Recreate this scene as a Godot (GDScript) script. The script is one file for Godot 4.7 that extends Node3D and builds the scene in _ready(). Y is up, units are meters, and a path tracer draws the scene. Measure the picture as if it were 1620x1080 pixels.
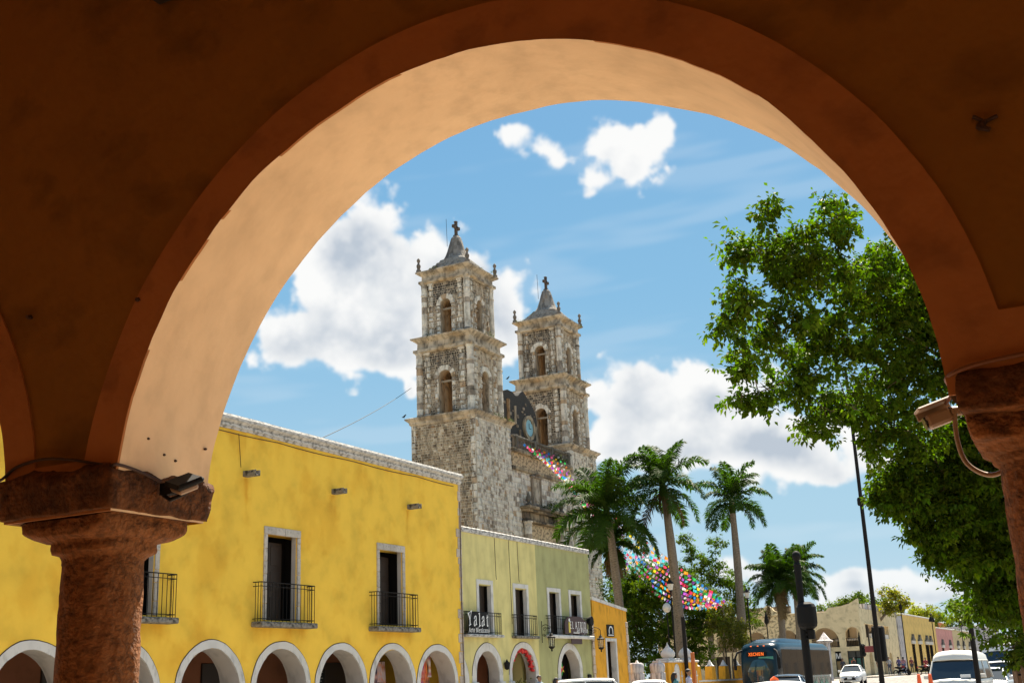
extends Node3D
# A plaza seen through the arch of an arcade: street along -z, facades on the plane x = FX.

const FX := -25.64
var rng := RandomNumberGenerator.new()
var fn := FastNoiseLite.new()
var taken := {}
var placed_in_world := {}
var mats := {}

class MB:
	var v := PackedVector3Array()
	var n := PackedVector3Array()
	var c := PackedColorArray()
	var ix := PackedInt32Array()
	var col := Color(1, 1, 1)
	func tri(a: Vector3, b: Vector3, d: Vector3) -> void:
		var k := v.size()
		var nn := (b - a).cross(d - a).normalized()
		for p in [a, b, d]:
			v.append(p); n.append(nn); c.append(col)
		ix.append(k); ix.append(k + 2); ix.append(k + 1)
	func quad(a: Vector3, b: Vector3, d: Vector3, e: Vector3) -> void:
		var k := v.size()
		var nn := (d - a).cross(e - b).normalized()
		v.append(a); v.append(b); v.append(d); v.append(e)
		for i in 4:
			n.append(nn); c.append(col)
		ix.append(k); ix.append(k + 2); ix.append(k + 1); ix.append(k); ix.append(k + 3); ix.append(k + 2)
	func box(ce: Vector3, s: Vector3, b := Basis()) -> void:
		var x := b.x * s.x * 0.5
		var y := b.y * s.y * 0.5
		var z := b.z * s.z * 0.5
		quad(ce - x - y + z, ce + x - y + z, ce + x + y + z, ce - x + y + z)
		quad(ce + x - y - z, ce - x - y - z, ce - x + y - z, ce + x + y - z)
		quad(ce + x - y + z, ce + x - y - z, ce + x + y - z, ce + x + y + z)
		quad(ce - x - y - z, ce - x - y + z, ce - x + y + z, ce - x + y - z)
		quad(ce - x + y + z, ce + x + y + z, ce + x + y - z, ce - x + y - z)
		quad(ce - x - y - z, ce + x - y - z, ce + x - y + z, ce - x - y + z)
	# a box with chamfered edges
	func bbox(ce: Vector3, s: Vector3, r: float, b := Basis()) -> void:
		var prof := [[-s.y / 2, r], [-s.y / 2 + r, 0.0], [s.y / 2 - r, 0.0], [s.y / 2, r]]
		var g := []
		for p in prof:
			var hx: float = s.x / 2 - p[1]
			var hz: float = s.z / 2 - p[1]
			var q: float = r if p[1] == 0.0 else 0.0
			var ring := PackedVector3Array()
			for m in [[hx, -hz + q], [hx, hz - q], [hx - q, hz], [-hx + q, hz], [-hx, hz - q], [-hx, -hz + q], [-hx + q, -hz], [hx - q, -hz]]:
				ring.append(ce + b * Vector3(m[0], p[0], m[1]))
			g.append(ring)
		for j in 3:
			for k in 8:
				var a: Vector3 = g[j][k]
				var d: Vector3 = g[j][(k + 1) % 8]
				quad(d, a, g[j + 1][k], g[j + 1][(k + 1) % 8])
		quad(g[3][0], g[3][5], g[3][3], g[3][1])
		quad(g[0][1], g[0][3], g[0][5], g[0][0])
	# rows of points; smooth; (along a row) x (to the next row) points outwards
	func grid(rows: Array, closed := true, caps := false) -> void:
		var m: int = rows[0].size()
		var k0 := v.size()
		var last := rows.size() - 1
		for r in rows.size():
			for k in m:
				var a: int = k - 1 if k > 0 else (m - 1 if closed else 0)
				var b: int = k + 1 if k < m - 1 else (0 if closed else m - 1)
				var du: Vector3 = rows[r][b] - rows[r][a]
				var dv: Vector3 = rows[mini(r + 1, last)][k] - rows[maxi(r - 1, 0)][k]
				var nn := du.cross(dv)
				if nn.length_squared() < 1e-14:
					var r2 := clampi(r, 1, last - 1) if last > 1 else r
					du = rows[r2][b] - rows[r2][a]
					nn = du.cross(dv)
				v.append(rows[r][k]); n.append(nn.normalized() if nn.length_squared() > 1e-16 else Vector3.UP); c.append(col)
		for r in last:
			for k in (m if closed else m - 1):
				var k1 := (k + 1) % m
				var a := k0 + r * m + k
				var b := k0 + r * m + k1
				var d := b + m
				var e := a + m
				ix.append(a); ix.append(d); ix.append(b); ix.append(a); ix.append(e); ix.append(d)
		if caps:
			cap(rows[0], true); cap(rows[last], false)
	func cap(ring: PackedVector3Array, flip: bool) -> void:
		for k in range(1, ring.size() - 1):
			if flip:
				tri(ring[0], ring[k + 1], ring[k])
			else:
				tri(ring[0], ring[k], ring[k + 1])
	func tube(pts: Array, radii, sides := 8, caps := true) -> void:
		var rows := []
		var x := Vector3.ZERO
		for i in pts.size():
			var t: Vector3 = (pts[mini(i + 1, pts.size() - 1)] - pts[maxi(i - 1, 0)]).normalized()
			if x == Vector3.ZERO:
				x = (Vector3.RIGHT if absf(t.x) < 0.8 else Vector3.BACK)
			x = (x - t * x.dot(t)).normalized()
			var y := t.cross(x)
			var r: float = radii[i] if radii is Array else radii
			var ring := PackedVector3Array()
			for k in sides:
				var a := TAU * k / sides
				ring.append(pts[i] + (x * cos(a) + y * sin(a)) * r)
			rows.append(ring)
		grid(rows, true, caps)
	func bend(pts: Array, radius, sides := 8) -> void:   # a tube along a smooth curve through the points
		var out := []
		for i in pts.size() - 1:
			var a: Vector3 = pts[maxi(i - 1, 0)]
			var d: Vector3 = pts[mini(i + 2, pts.size() - 1)]
			for k in 5:
				out.append((pts[i] as Vector3).cubic_interpolate(pts[i + 1], a, d, k / 5.0))
		out.append(pts[-1])
		tube(out, radius, sides)
	# profile of (radius, height); flat bands unless smooth
	func lathe(prof: Array, sides: int, at: Vector3, smooth := false, square := 0.0, turn := 0.0) -> void:
		var rows := []
		for p in prof:
			var ring := PackedVector3Array()
			for k in sides:
				var a := TAU * k / sides + turn
				var r: float = p[0]
				if square > 0.0:
					r /= pow(pow(absf(cos(a - turn)), square) + pow(absf(sin(a - turn)), square), 1.0 / square)
				var q := Vector3(cos(a) * r, p[1], -sin(a) * r)
				ring.append(at + q)
			rows.append(ring)
		if smooth:
			grid(rows, true, true)
		else:
			for j in rows.size() - 1:
				grid([rows[j], rows[j + 1]], true, false)
			cap(rows[0], true); cap(rows[-1], false)
	# a flat outline with thickness: front at z = 0 of xf, back at z = -depth
	func plate(poly: PackedVector2Array, xf: Transform3D, depth: float, back := true, sides := true) -> void:
		var p := poly.duplicate()
		if Geometry2D.is_polygon_clockwise(p):
			p.reverse()
		var t := Geometry2D.triangulate_polygon(p)
		for j in range(0, t.size(), 3):
			var a := p[t[j]]
			var b := p[t[j + 1]]
			var d := p[t[j + 2]]
			if (b - a).cross(d - a) < 0:
				var s := b
				b = d
				d = s
			tri(xf * Vector3(a.x, a.y, 0), xf * Vector3(b.x, b.y, 0), xf * Vector3(d.x, d.y, 0))
			if back:
				tri(xf * Vector3(a.x, a.y, -depth), xf * Vector3(d.x, d.y, -depth), xf * Vector3(b.x, b.y, -depth))
		if sides:
			for j in p.size():
				var a := p[j]
				var b := p[(j + 1) % p.size()]
				quad(xf * Vector3(a.x, a.y, -depth), xf * Vector3(b.x, b.y, -depth), xf * Vector3(b.x, b.y, 0), xf * Vector3(a.x, a.y, 0))
	func rect(x0: float, y0: float, x1: float, y1: float, xf: Transform3D, depth: float) -> void:
		plate(PackedVector2Array([Vector2(x0, y0), Vector2(x1, y0), Vector2(x1, y1), Vector2(x0, y1)]), xf, depth)
	func add(m: MB, xf := Transform3D()) -> void:
		var k := v.size()
		for j in m.v.size():
			v.append(xf * m.v[j]); n.append((xf.basis * m.n[j]).normalized()); c.append(m.c[j])
		for j in m.ix:
			ix.append(k + j)
	func mesh() -> ArrayMesh:
		var a := []
		a.resize(Mesh.ARRAY_MAX)
		a[Mesh.ARRAY_VERTEX] = v; a[Mesh.ARRAY_NORMAL] = n; a[Mesh.ARRAY_COLOR] = c; a[Mesh.ARRAY_INDEX] = ix
		var m := ArrayMesh.new()
		m.add_surface_from_arrays(Mesh.PRIMITIVE_TRIANGLES, a)
		return m

# ---------------------------------------------------------------- nodes
func numbered(called: String) -> String:
	var k: int = taken.get(called, 0)
	taken[called] = k + 1
	return called if k == 0 else "%s_%03d" % [called, k]

func tag(o: Node3D, label: String, category: String, group := "") -> void:
	o.set_meta("label", label); o.set_meta("category", category)
	if group:
		o.set_meta("group", group)

func thing(called: String, label: String, category: String, at := Vector3.ZERO, group := "", turn := 0.0, in_world := false) -> Node3D:
	var o := Node3D.new()
	o.name = numbered(called)
	o.position = at
	o.rotation.y = turn
	add_child(o)
	tag(o, label, category, group)
	placed_in_world[o] = in_world
	return o

# a part (or a sub-part); shapes of a thing made "in_world" are given in world coordinates
func part(parent: Node3D, called: String, shape, m: Material, stuff := false, label := "") -> MeshInstance3D:
	var o := MeshInstance3D.new()
	o.name = called
	o.mesh = shape.mesh() if shape is MB else shape
	o.material_override = m
	if placed_in_world.get(parent, false):
		o.position = -parent.position
	parent.add_child(o, true)
	if stuff:
		o.set_meta("kind", "stuff")
	if label:
		o.set_meta("label", label)
	return o

func solo(called: String, shape, m: Material, label: String, category: String, group := "") -> MeshInstance3D:
	var o := MeshInstance3D.new()
	o.name = numbered(called)
	o.mesh = shape.mesh() if shape is MB else shape
	o.material_override = m
	add_child(o)
	tag(o, label, category, group)
	return o

func ground_piece(called: String, shape, m: Material) -> MeshInstance3D:
	var o := MeshInstance3D.new()
	o.name = numbered(called)
	o.mesh = shape.mesh() if shape is MB else shape
	o.material_override = m
	add_child(o)
	o.set_meta("kind", "structure")
	return o

func copy(o: Node3D, at: Vector3, turn: float, label: String, grow := 1.0) -> Node3D:
	var r: Node3D = o.duplicate()
	r.name = numbered(String(o.name).rstrip("_0123456789"))
	add_child(r)
	r.position = at
	r.rotation.y = turn
	r.scale = Vector3.ONE * grow
	r.set_meta("label", label)
	return r

# ---------------------------------------------------------------- materials
func lin(r: float, g: float, b: float) -> Color:
	return Color(r, g, b).linear_to_srgb()

var noise_cache := {}
func noise_tex(key: String, kind: int, freq: float, octaves: int, stops: Array, size := 512, warp := 0.0) -> NoiseTexture2D:
	if noise_cache.has(key):
		return noise_cache[key]
	var f := FastNoiseLite.new()
	f.noise_type = kind as FastNoiseLite.NoiseType
	f.seed = key.hash() % 9999
	f.frequency = freq
	f.fractal_octaves = octaves
	f.fractal_type = FastNoiseLite.FRACTAL_FBM if octaves > 1 else FastNoiseLite.FRACTAL_NONE
	if warp > 0.0:
		f.domain_warp_enabled = true
		f.domain_warp_amplitude = warp
		f.domain_warp_frequency = freq
	if kind == FastNoiseLite.TYPE_CELLULAR:
		f.cellular_return_type = FastNoiseLite.RETURN_CELL_VALUE if key.contains("cell") else FastNoiseLite.RETURN_DISTANCE2_SUB
	var t := NoiseTexture2D.new()
	t.width = size
	t.height = size
	t.seamless = true
	t.seamless_blend_skirt = 0.2
	t.noise = f
	var g := Gradient.new()
	var off := PackedFloat32Array()
	var cs := PackedColorArray()
	for s in stops:
		off.append(s[0])
		cs.append(Color(s[1], s[1], s[1]) if not s[1] is Color else s[1])
	g.offsets = off
	g.colors = cs
	t.color_ramp = g
	noise_cache[key] = t
	return t

# surface with a large mottle, a second layer of stains and a fine relief, all projected in world space
func M(key: String, c: Color, rough := 0.85, mottle = null, msize := 5.0, stain = null, ssize := Vector3(2, 2, 2), relief = null, rsize := 1.0, rcm := 1.0) -> StandardMaterial3D:
	if mats.has(key):
		return mats[key]
	var m := StandardMaterial3D.new()
	m.resource_name = key
	m.albedo_color = c
	m.roughness = rough
	m.metallic_specular = 0.35
	m.vertex_color_use_as_albedo = true
	if mottle:
		m.albedo_texture = mottle
		m.uv1_triplanar = true
		m.uv1_world_triplanar = true
		m.uv1_scale = Vector3.ONE / msize
	if stain:
		m.detail_enabled = true
		m.detail_albedo = stain
		m.detail_blend_mode = BaseMaterial3D.BLEND_MODE_MUL
		m.detail_uv_layer = BaseMaterial3D.DETAIL_UV_2
		m.uv2_triplanar = true
		m.uv2_world_triplanar = true
		m.uv2_scale = Vector3.ONE / ssize
	if relief:
		m.heightmap_enabled = true
		m.heightmap_texture = relief
		m.heightmap_scale = rcm
		if not mottle:
			m.uv1_triplanar = true
			m.uv1_world_triplanar = true
			m.uv1_scale = Vector3.ONE / rsize
	mats[key] = m
	return m

func P(key: String, c: Color, rough := 0.5, metal := 0.0, spec := 0.5) -> StandardMaterial3D:
	if mats.has(key):
		return mats[key]
	var m := StandardMaterial3D.new()
	m.resource_name = key
	m.albedo_color = c
	m.roughness = rough
	m.metallic = metal
	m.metallic_specular = spec
	m.vertex_color_use_as_albedo = true
	mats[key] = m
	return m

func fac(u := 0.0, y := 0.0, out := 0.0) -> Transform3D:  # on the street facades: x = along the street, y = up, z = out of the wall
	return Transform3D(Basis(Vector3(0, 0, -1), Vector3(0, 1, 0), Vector3(1, 0, 0)), Vector3(FX + out, y, -u))

func front(x := 0.0, y := 0.0, z := 0.0) -> Transform3D:  # faces +z
	return Transform3D(Basis(), Vector3(x, y, z))

func ground(z: float) -> float:
	return 0.9 * smoothstep(60.0, 125.0, -z)

# outline of a wall with arched notches cut from its lower edge: notches of [centre, half width, spring height above y0]
func arched(u0: float, y0: float, u1: float, y1: float, notches: Array, wob := 0.0, from_spring := 0.0) -> PackedVector2Array:
	var p := PackedVector2Array([Vector2(u0, y1), Vector2(u0, y0)])
	for a in notches:
		var c: float = a[0]
		var r: float = a[1]
		var s: float = a[2]
		if from_spring == 0.0 and s > y0:
			p.append(Vector2(c - r, y0))
		var t0 := asin(clampf((y0 - s) / r, -1, 1)) if s < y0 else 0.0
		for k in 41:
			var t := PI - t0 - (PI - 2 * t0) * k / 40.0
			var q := r + wob * fn.get_noise_2d(c * 40 + t * 60, r * 90)
			p.append(Vector2(c + q * cos(t), s + q * sin(t)))
		if from_spring == 0.0 and s > y0:
			p.append(Vector2(c + r, y0))
	p.append(Vector2(u1, y0)); p.append(Vector2(u1, y1))
	return p

func ring(c: Vector2, r0: float, r1: float, t0: float, t1: float, foot := 0.0, wob := 0.0, steps := 32) -> PackedVector2Array:
	var p := PackedVector2Array()
	if foot > 0:
		p.append(Vector2(c.x + r1 * cos(t0), c.y - foot))
	for k in steps + 1:
		var t := lerpf(t0, t1, k / float(steps))
		var q := r1 + wob * fn.get_noise_2d(c.x * 30 + t * 50, 7)
		p.append(c + Vector2(cos(t), sin(t)) * q)
	if foot > 0:
		p.append(Vector2(c.x + r1 * cos(t1), c.y - foot)); p.append(Vector2(c.x + r0 * cos(t1), c.y - foot))
	for k in steps + 1:
		var t := lerpf(t1, t0, k / float(steps))
		var q := r0 + wob * fn.get_noise_2d(c.x * 30 + t * 60, 3)
		p.append(c + Vector2(cos(t), sin(t)) * q)
	if foot > 0:
		p.append(Vector2(c.x + r0 * cos(t0), c.y - foot))
	return p

func text(parent: Node3D, called: String, words: String, font_name: String, bold: int, height: float, xf: Transform3D, m: Material, skew := 0.0, thick := 0.01, stretch := 1.0) -> void:
	var f := SystemFont.new()
	f.font_names = PackedStringArray([font_name])
	f.font_weight = bold
	var fv := FontVariation.new()
	fv.base_font = f
	fv.variation_transform = Transform2D(Vector2(stretch, skew), Vector2(0, 1), Vector2.ZERO) if skew == 0.0 else Transform2D(Vector2(stretch, 0), Vector2(skew, 1), Vector2.ZERO)
	var t := TextMesh.new()
	t.text = words
	t.font = fv
	t.font_size = 48
	t.pixel_size = height / 35.0
	t.depth = thick
	var o := MeshInstance3D.new()
	o.name = called
	o.mesh = t
	o.material_override = m
	o.transform = xf
	parent.add_child(o, true)

# ---------------------------------------------------------------- sky
const EXPOSURE := 3.4
const SUN_AZ := -8.0
const SUN_EL := 57.0
# cumulus of the photograph: azimuth from -z (left is negative), elevation, half width, half height, all in degrees
const CLOUDS := [[-34.9,21.6,1.29,1.29],[-36.3,20.6,1.47,1.17],[-34.1,20.0,2.15,1.84],[-36.6,18.4,1.84,1.53],[-38.8,16.3,1.29,1.04],[-36.0,16.3,2.76,1.23],[-33.1,17.5,1.84,1.84],[-31.2,19.9,1.23,1.07],[-32.8,15.7,1.84,0.77],[-28.6,18.4,1.23,1.53],[-27.7,16.8,0.92,1.38],[-29.4,19.6,0.92,0.77],
	[-26.6,26.3,1.0,0.40,0.68],[-25.3,25.4,1.0,0.58,0.68],[-24.5,24.7,0.5,0.36,0.68],[-22.9,23.7,0.8,0.4,0.68],[-22.0,25.2,0.85,0.9,0.68],[-20.3,25.2,1.25,0.85,0.68],[-19.1,25.8,0.7,0.6,0.68],[-20.8,24.0,0.95,0.7,0.68],[-23.1,23.1,0.43,0.25,0.68],
	[-21.2,14.2,1.23,0.86],[-22.1,12.8,1.23,1.07],[-19.8,12.4,2.15,1.38],[-17.3,12.5,1.84,1.38],[-17.5,13.4,0.92,0.61],[-15.6,10.9,1.84,1.17],[-22.6,11.0,1.23,0.80],[-19.3,10.5,2.45,0.92],[-13.7,9.7,1.69,0.86],[-12.3,8.8,1.07,0.55],[-14.4,10.8,1.53,0.77],[-10.2,9.2,0.77,0.61],[-11.0,10.0,0.77,0.46],
	[-12.2,3.9,1.23,0.43],[-10.6,3.9,1.07,0.37],[-9.3,3.4,1.38,0.49],[-10.7,3.1,2.15,0.55],[-12.9,3.1,0.77,0.31],[-8.0,3.2,1.23,0.43],[-17.2,4.8,0.86,0.61],[-16.1,4.3,0.61,0.43],[-23.6,13.4,0.43,0.49],[-32.6,14.0,0.31,0.43],[-12.0,4.3,0.55,0.28],[-6.3,4.1,1.23,0.61]]

func paint_clouds(w: int, h: int, x0: int, y0: int, cw: int, ch: int, list: Array) -> PackedFloat32Array:
	var d := PackedFloat32Array()
	d.resize(cw * ch)
	for b in list:
		var cx: float = fposmod(b[0] / 360.0, 1.0) * w - x0
		var cy: float = (0.5 - b[1] / 180.0) * h - y0
		var sx: float = 1.12 * b[2] / 360.0 * w / maxf(cos(deg_to_rad(b[1])), 0.2)
		var sy: float = 1.12 * b[3] / 180.0 * h
		for y in range(maxi(0, int(cy - 2.2 * sy)), mini(ch, int(cy + 2.2 * sy) + 1)):
			var qy: float = (y - cy) / sy
			for x in range(maxi(0, int(cx - 2.2 * sx)), mini(cw, int(cx + 2.2 * sx) + 1)):
				var qx: float = (x - cx) / sx
				var e: float = exp(-1.1 * (qx * qx + qy * qy)) * (b[4] if b.size() > 4 else 1.0)
				var k := y * cw + x
				d[k] = d[k] + e * (1.0 - 0.45 * minf(d[k], 1.6))
	return d

func sky_block(w: int, h: int, x0: int, y0: int, cw: int, ch: int, list: Array) -> PackedFloat32Array:
	var d := paint_clouds(w, h, x0, y0, cw, ch, list)
	var out := PackedFloat32Array()
	out.resize(cw * ch * 3)
	var nz := FastNoiseLite.new()
	nz.noise_type = FastNoiseLite.TYPE_SIMPLEX_SMOOTH
	nz.seed = 11
	nz.frequency = 16.0
	nz.fractal_type = FastNoiseLite.FRACTAL_FBM
	nz.fractal_octaves = 6
	nz.fractal_gain = 0.62
	var puff := FastNoiseLite.new()
	puff.noise_type = FastNoiseLite.TYPE_CELLULAR
	puff.cellular_return_type = FastNoiseLite.RETURN_DISTANCE
	puff.seed = 8
	puff.frequency = 30.0
	puff.fractal_type = FastNoiseLite.FRACTAL_FBM
	puff.fractal_octaves = 3
	var big := FastNoiseLite.new()
	big.seed = 5
	big.frequency = 9.0
	big.fractal_octaves = 3
	var sun := Vector3(sin(deg_to_rad(SUN_AZ)) * cos(deg_to_rad(SUN_EL)), sin(deg_to_rad(SUN_EL)), -cos(deg_to_rad(SUN_AZ)) * cos(deg_to_rad(SUN_EL)))
	var up := maxi(1, int(h / 180.0 * 0.6))
	for y in ch:
		var el := PI * (0.5 - (y + y0 + 0.5) / h)
		var ey := rad_to_deg(el)
		var t := clampf(ey, 0.0, 90.0)
		var base := Color(0.62, 0.76, 0.84).lerp(Color(0.44, 0.67, 0.82), smoothstep(0, 7, t)).lerp(Color(0.26, 0.53, 0.78), smoothstep(5, 19, t)).lerp(Color(0.145, 0.40, 0.71), smoothstep(14, 33, t)).lerp(Color(0.09, 0.28, 0.6), smoothstep(30, 80, t))
		if ey < 0.0:
			base = Color(0.62, 0.76, 0.84).lerp(Color(0.45, 0.44, 0.4), smoothstep(0, -4, ey))
		for x in cw:
			var az := TAU * (x + x0 + 0.5) / w
			var dir := Vector3(sin(az) * cos(el), sin(el), -cos(az) * cos(el))
			var c := base
			var toward := maxf(dir.dot(sun), 0.0)
			c = c.lerp(Color(1.0, 1.02, 1.04), 0.55 * pow(toward, 14.0))
			var glow := 2.2 * pow(toward, 60.0)
			c = Color(c.r + glow, c.g + glow, c.b + glow * 0.95)
			if ey > -0.5:
				# thin high streaks
				var ci := big.get_noise_3d(dir.x * 0.5 + dir.y * 0.4, dir.y * 3.2 - dir.x * 0.35, dir.z * 0.5)
				c = c.lerp(Color(0.80, 0.88, 0.94), 0.15 * smoothstep(-0.02, 0.42, ci))
				var k := y * cw + x
				var v := d[k]
				if v > 0.03:
					var nn := nz.get_noise_3dv(dir)
					var bl := -puff.get_noise_3d(dir.x + nn * 0.012, dir.y - nn * 0.012, dir.z) - 0.45
					var a := v + nn * 0.80 + bl * 0.85
					var cover := smoothstep(0.27, 0.64, a)
					if cover > 0.0:
						var above := d[maxi(y - up, 0) * cw + x]
						var n2 := nz.get_noise_3d(dir.x * 0.8 + 3.1, dir.y * 0.8, dir.z * 0.8)
						var thick := clampf((v - 0.5) * 1.1, 0.0, 1.0)
						var shade := clampf(thick * (0.10 + 0.85 * clampf(above - v * 0.35, 0.0, 1.0)) + n2 * 0.9 * thick - nn * 0.5 * (0.4 + thick) - bl * 0.8 * thick, 0.0, 1.0)
						var lit := Color(0.99, 0.985, 0.97).lerp(Color(0.47, 0.54, 0.63), shade * 0.9)
						lit = lit.lerp(Color(0.80, 0.88, 0.93), 0.45 * (1.0 - smoothstep(1.0, 8.0, ey)))
						c = c.lerp(lit, cover * 0.97)
			var o := (y * cw + x) * 3
			out[o] = c.r / EXPOSURE; out[o + 1] = c.g / EXPOSURE; out[o + 2] = c.b / EXPOSURE
	return out

func make_sky() -> ImageTexture:
	var r := RandomNumberGenerator.new()
	r.seed = 77
	var list := CLOUDS.duplicate()
	for i in 62:
		var az := r.randf_range(-180, 180)
		var el := 3.0 + 52.0 * pow(r.randf(), 1.5)
		if az > -57 and az < 6 and el < 46:
			continue
		var s := r.randf_range(1.5, 5.0)
		for j in r.randi_range(4, 9):
			list.append([az + r.randf_range(-2.2, 2.2) * s, el + r.randf_range(-0.5, 0.7) * s, s * r.randf_range(0.5, 1.0), s * r.randf_range(0.35, 0.7)])
	var low := Image.create_from_data(1024, 512, false, Image.FORMAT_RGBF, sky_block(1024, 512, 0, 0, 1024, 512, list).to_byte_array())
	low.resize(4096, 2048, Image.INTERPOLATE_BILINEAR)
	var x0 := 3436
	var y0 := 500
	var hi := Image.create_from_data(659, 560, false, Image.FORMAT_RGBF, sky_block(4096, 2048, x0, y0, 659, 560, list).to_byte_array())
	low.blit_rect(hi, Rect2i(0, 0, 659, 560), Vector2i(x0, y0))
	return ImageTexture.create_from_image(low)

# what rain, damp and old repairs left on the long yellow wall: one picture for the whole wall, 30 m by 10.4 m
func facade_stains() -> Image:
	var w := 768
	var h := 320
	var r := RandomNumberGenerator.new()
	r.seed = 61
	var n := FastNoiseLite.new()
	n.seed = 9
	n.frequency = 0.012
	n.fractal_octaves = 5
	var a := PackedFloat32Array()
	a.resize(w * h)
	for y in h:
		var up := 10.4 * (1.0 - y / float(h))
		for x in w:
			var k := n.get_noise_2d(x, y * 0.7)
			var d := 0.55 * smoothstep(0.10, 0.5, k) + 0.25 * smoothstep(0.15, 0.45, n.get_noise_2d(x * 3.0, y * 2.4 + 500.0))
			d += 0.9 * smoothstep(1.5 + 1.4 * k, 0.3, up)
			a[y * w + x] = d
	# streaks: [metres along the wall, top, length, width, strength]
	var runs := []
	for u in [23.6, 30.0, 34.85, 39.9]:
		for j in 4:
			runs.append([u + r.randf_range(-0.2, 0.25), 8.4, r.randf_range(0.5, 2.2), r.randf_range(0.05, 0.16), r.randf_range(0.35, 0.9)])
	for c in [18.65, 25.3, 31.96, 38.55]:
		for j in 9:
			runs.append([c + r.randf_range(-1.5, 1.5), 3.65, r.randf_range(0.25, 1.0), r.randf_range(0.05, 0.22), r.randf_range(0.3, 0.9)])
		for j in 3:
			runs.append([c + [-1.0, 1.0, 1.05][j] + r.randf_range(-0.08, 0.08), 6.9, r.randf_range(0.5, 1.8), r.randf_range(0.04, 0.1), r.randf_range(0.15, 0.4)])
	for j in 60:
		runs.append([r.randf_range(14.0, 44.0), 9.95, r.randf_range(0.2, 1.6), r.randf_range(0.04, 0.2), r.randf_range(0.15, 0.6)])
	for e in runs:
		var px: float = fposmod(e[0] / 30.0, 1.0) * w
		var pw: float = e[3] / 30.0 * w + 0.6
		var y0 := int((1.0 - e[1] / 10.4) * h)
		var l: float = e[2] / 10.4 * h
		for y in range(maxi(y0, 0), mini(h, int(y0 + l))):
			var t: float = (y - y0) / l
			for x in range(int(px - pw * 2), int(px + pw * 2) + 1):
				var q: float = (x - px + 1.2 * n.get_noise_2d(y * 6.0, px)) / pw
				var k := y * w + posmod(x, w)
				a[k] = a[k] + e[4] * exp(-q * q) * (1.0 - t) * (0.6 + 0.8 * n.get_noise_2d(x * 9.0, y * 3.0))
	var im := Image.create(w, h, false, Image.FORMAT_RGB8)
	for y in h:
		for x in w:
			im.set_pixel(x, y, Color(1, 1, 1).lerp(Color(0.84, 0.70, 0.46), clampf(a[y * w + x], 0.0, 1.3) * 0.42))
	return im

# ---------------------------------------------------------------- scene
func _ready() -> void:
	rng.seed = 4242
	fn.seed = 3
	fn.frequency = 0.02
	var cam := Camera3D.new()
	cam.name = "camera"
	cam.fov = rad_to_deg(2.0 * atan(540.0 / 1867.0))
	cam.position = Vector3(0, 1.6, 0)
	cam.rotation_degrees = Vector3(16.16, 27.41, -2.27)
	cam.near = 0.05
	cam.far = 2500.0
	add_child(cam)
	cam.current = true
	var env := Environment.new()
	env.background_mode = Environment.BG_SKY
	var sm := PanoramaSkyMaterial.new()
	sm.panorama = make_sky()
	env.sky = Sky.new()
	env.sky.sky_material = sm
	env.tonemap_mode = Environment.TONE_MAPPER_LINEAR
	env.tonemap_exposure = EXPOSURE
	env.sdfgi_enabled = true
	env.ssao_enabled = true
	env.ssil_enabled = true
	var we := WorldEnvironment.new()
	we.name = "world_environment"
	we.environment = env
	add_child(we)
	var sun := DirectionalLight3D.new()
	sun.name = "sun"
	sun.light_energy = 1.6
	sun.light_color = Color(1.0, 0.955, 0.88)
	sun.light_angular_distance = 0.5
	sun.shadow_enabled = true
	sun.rotation_degrees = Vector3(-SUN_EL, 180.0 - SUN_AZ, 0)
	add_child(sun)
	make_materials()
	build_ground()
	build_arcade()
	build_yellow_house()
	build_green_houses()
	build_ochre_house()
	build_church()
	build_atrium_wall()
	build_corner_building()
	build_far_street()
	build_trees()
	build_palms()
	build_bunting()
	build_street_furniture()
	build_vehicles()
	build_people()
	build_right_side()
	build_arcade_details()

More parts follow.
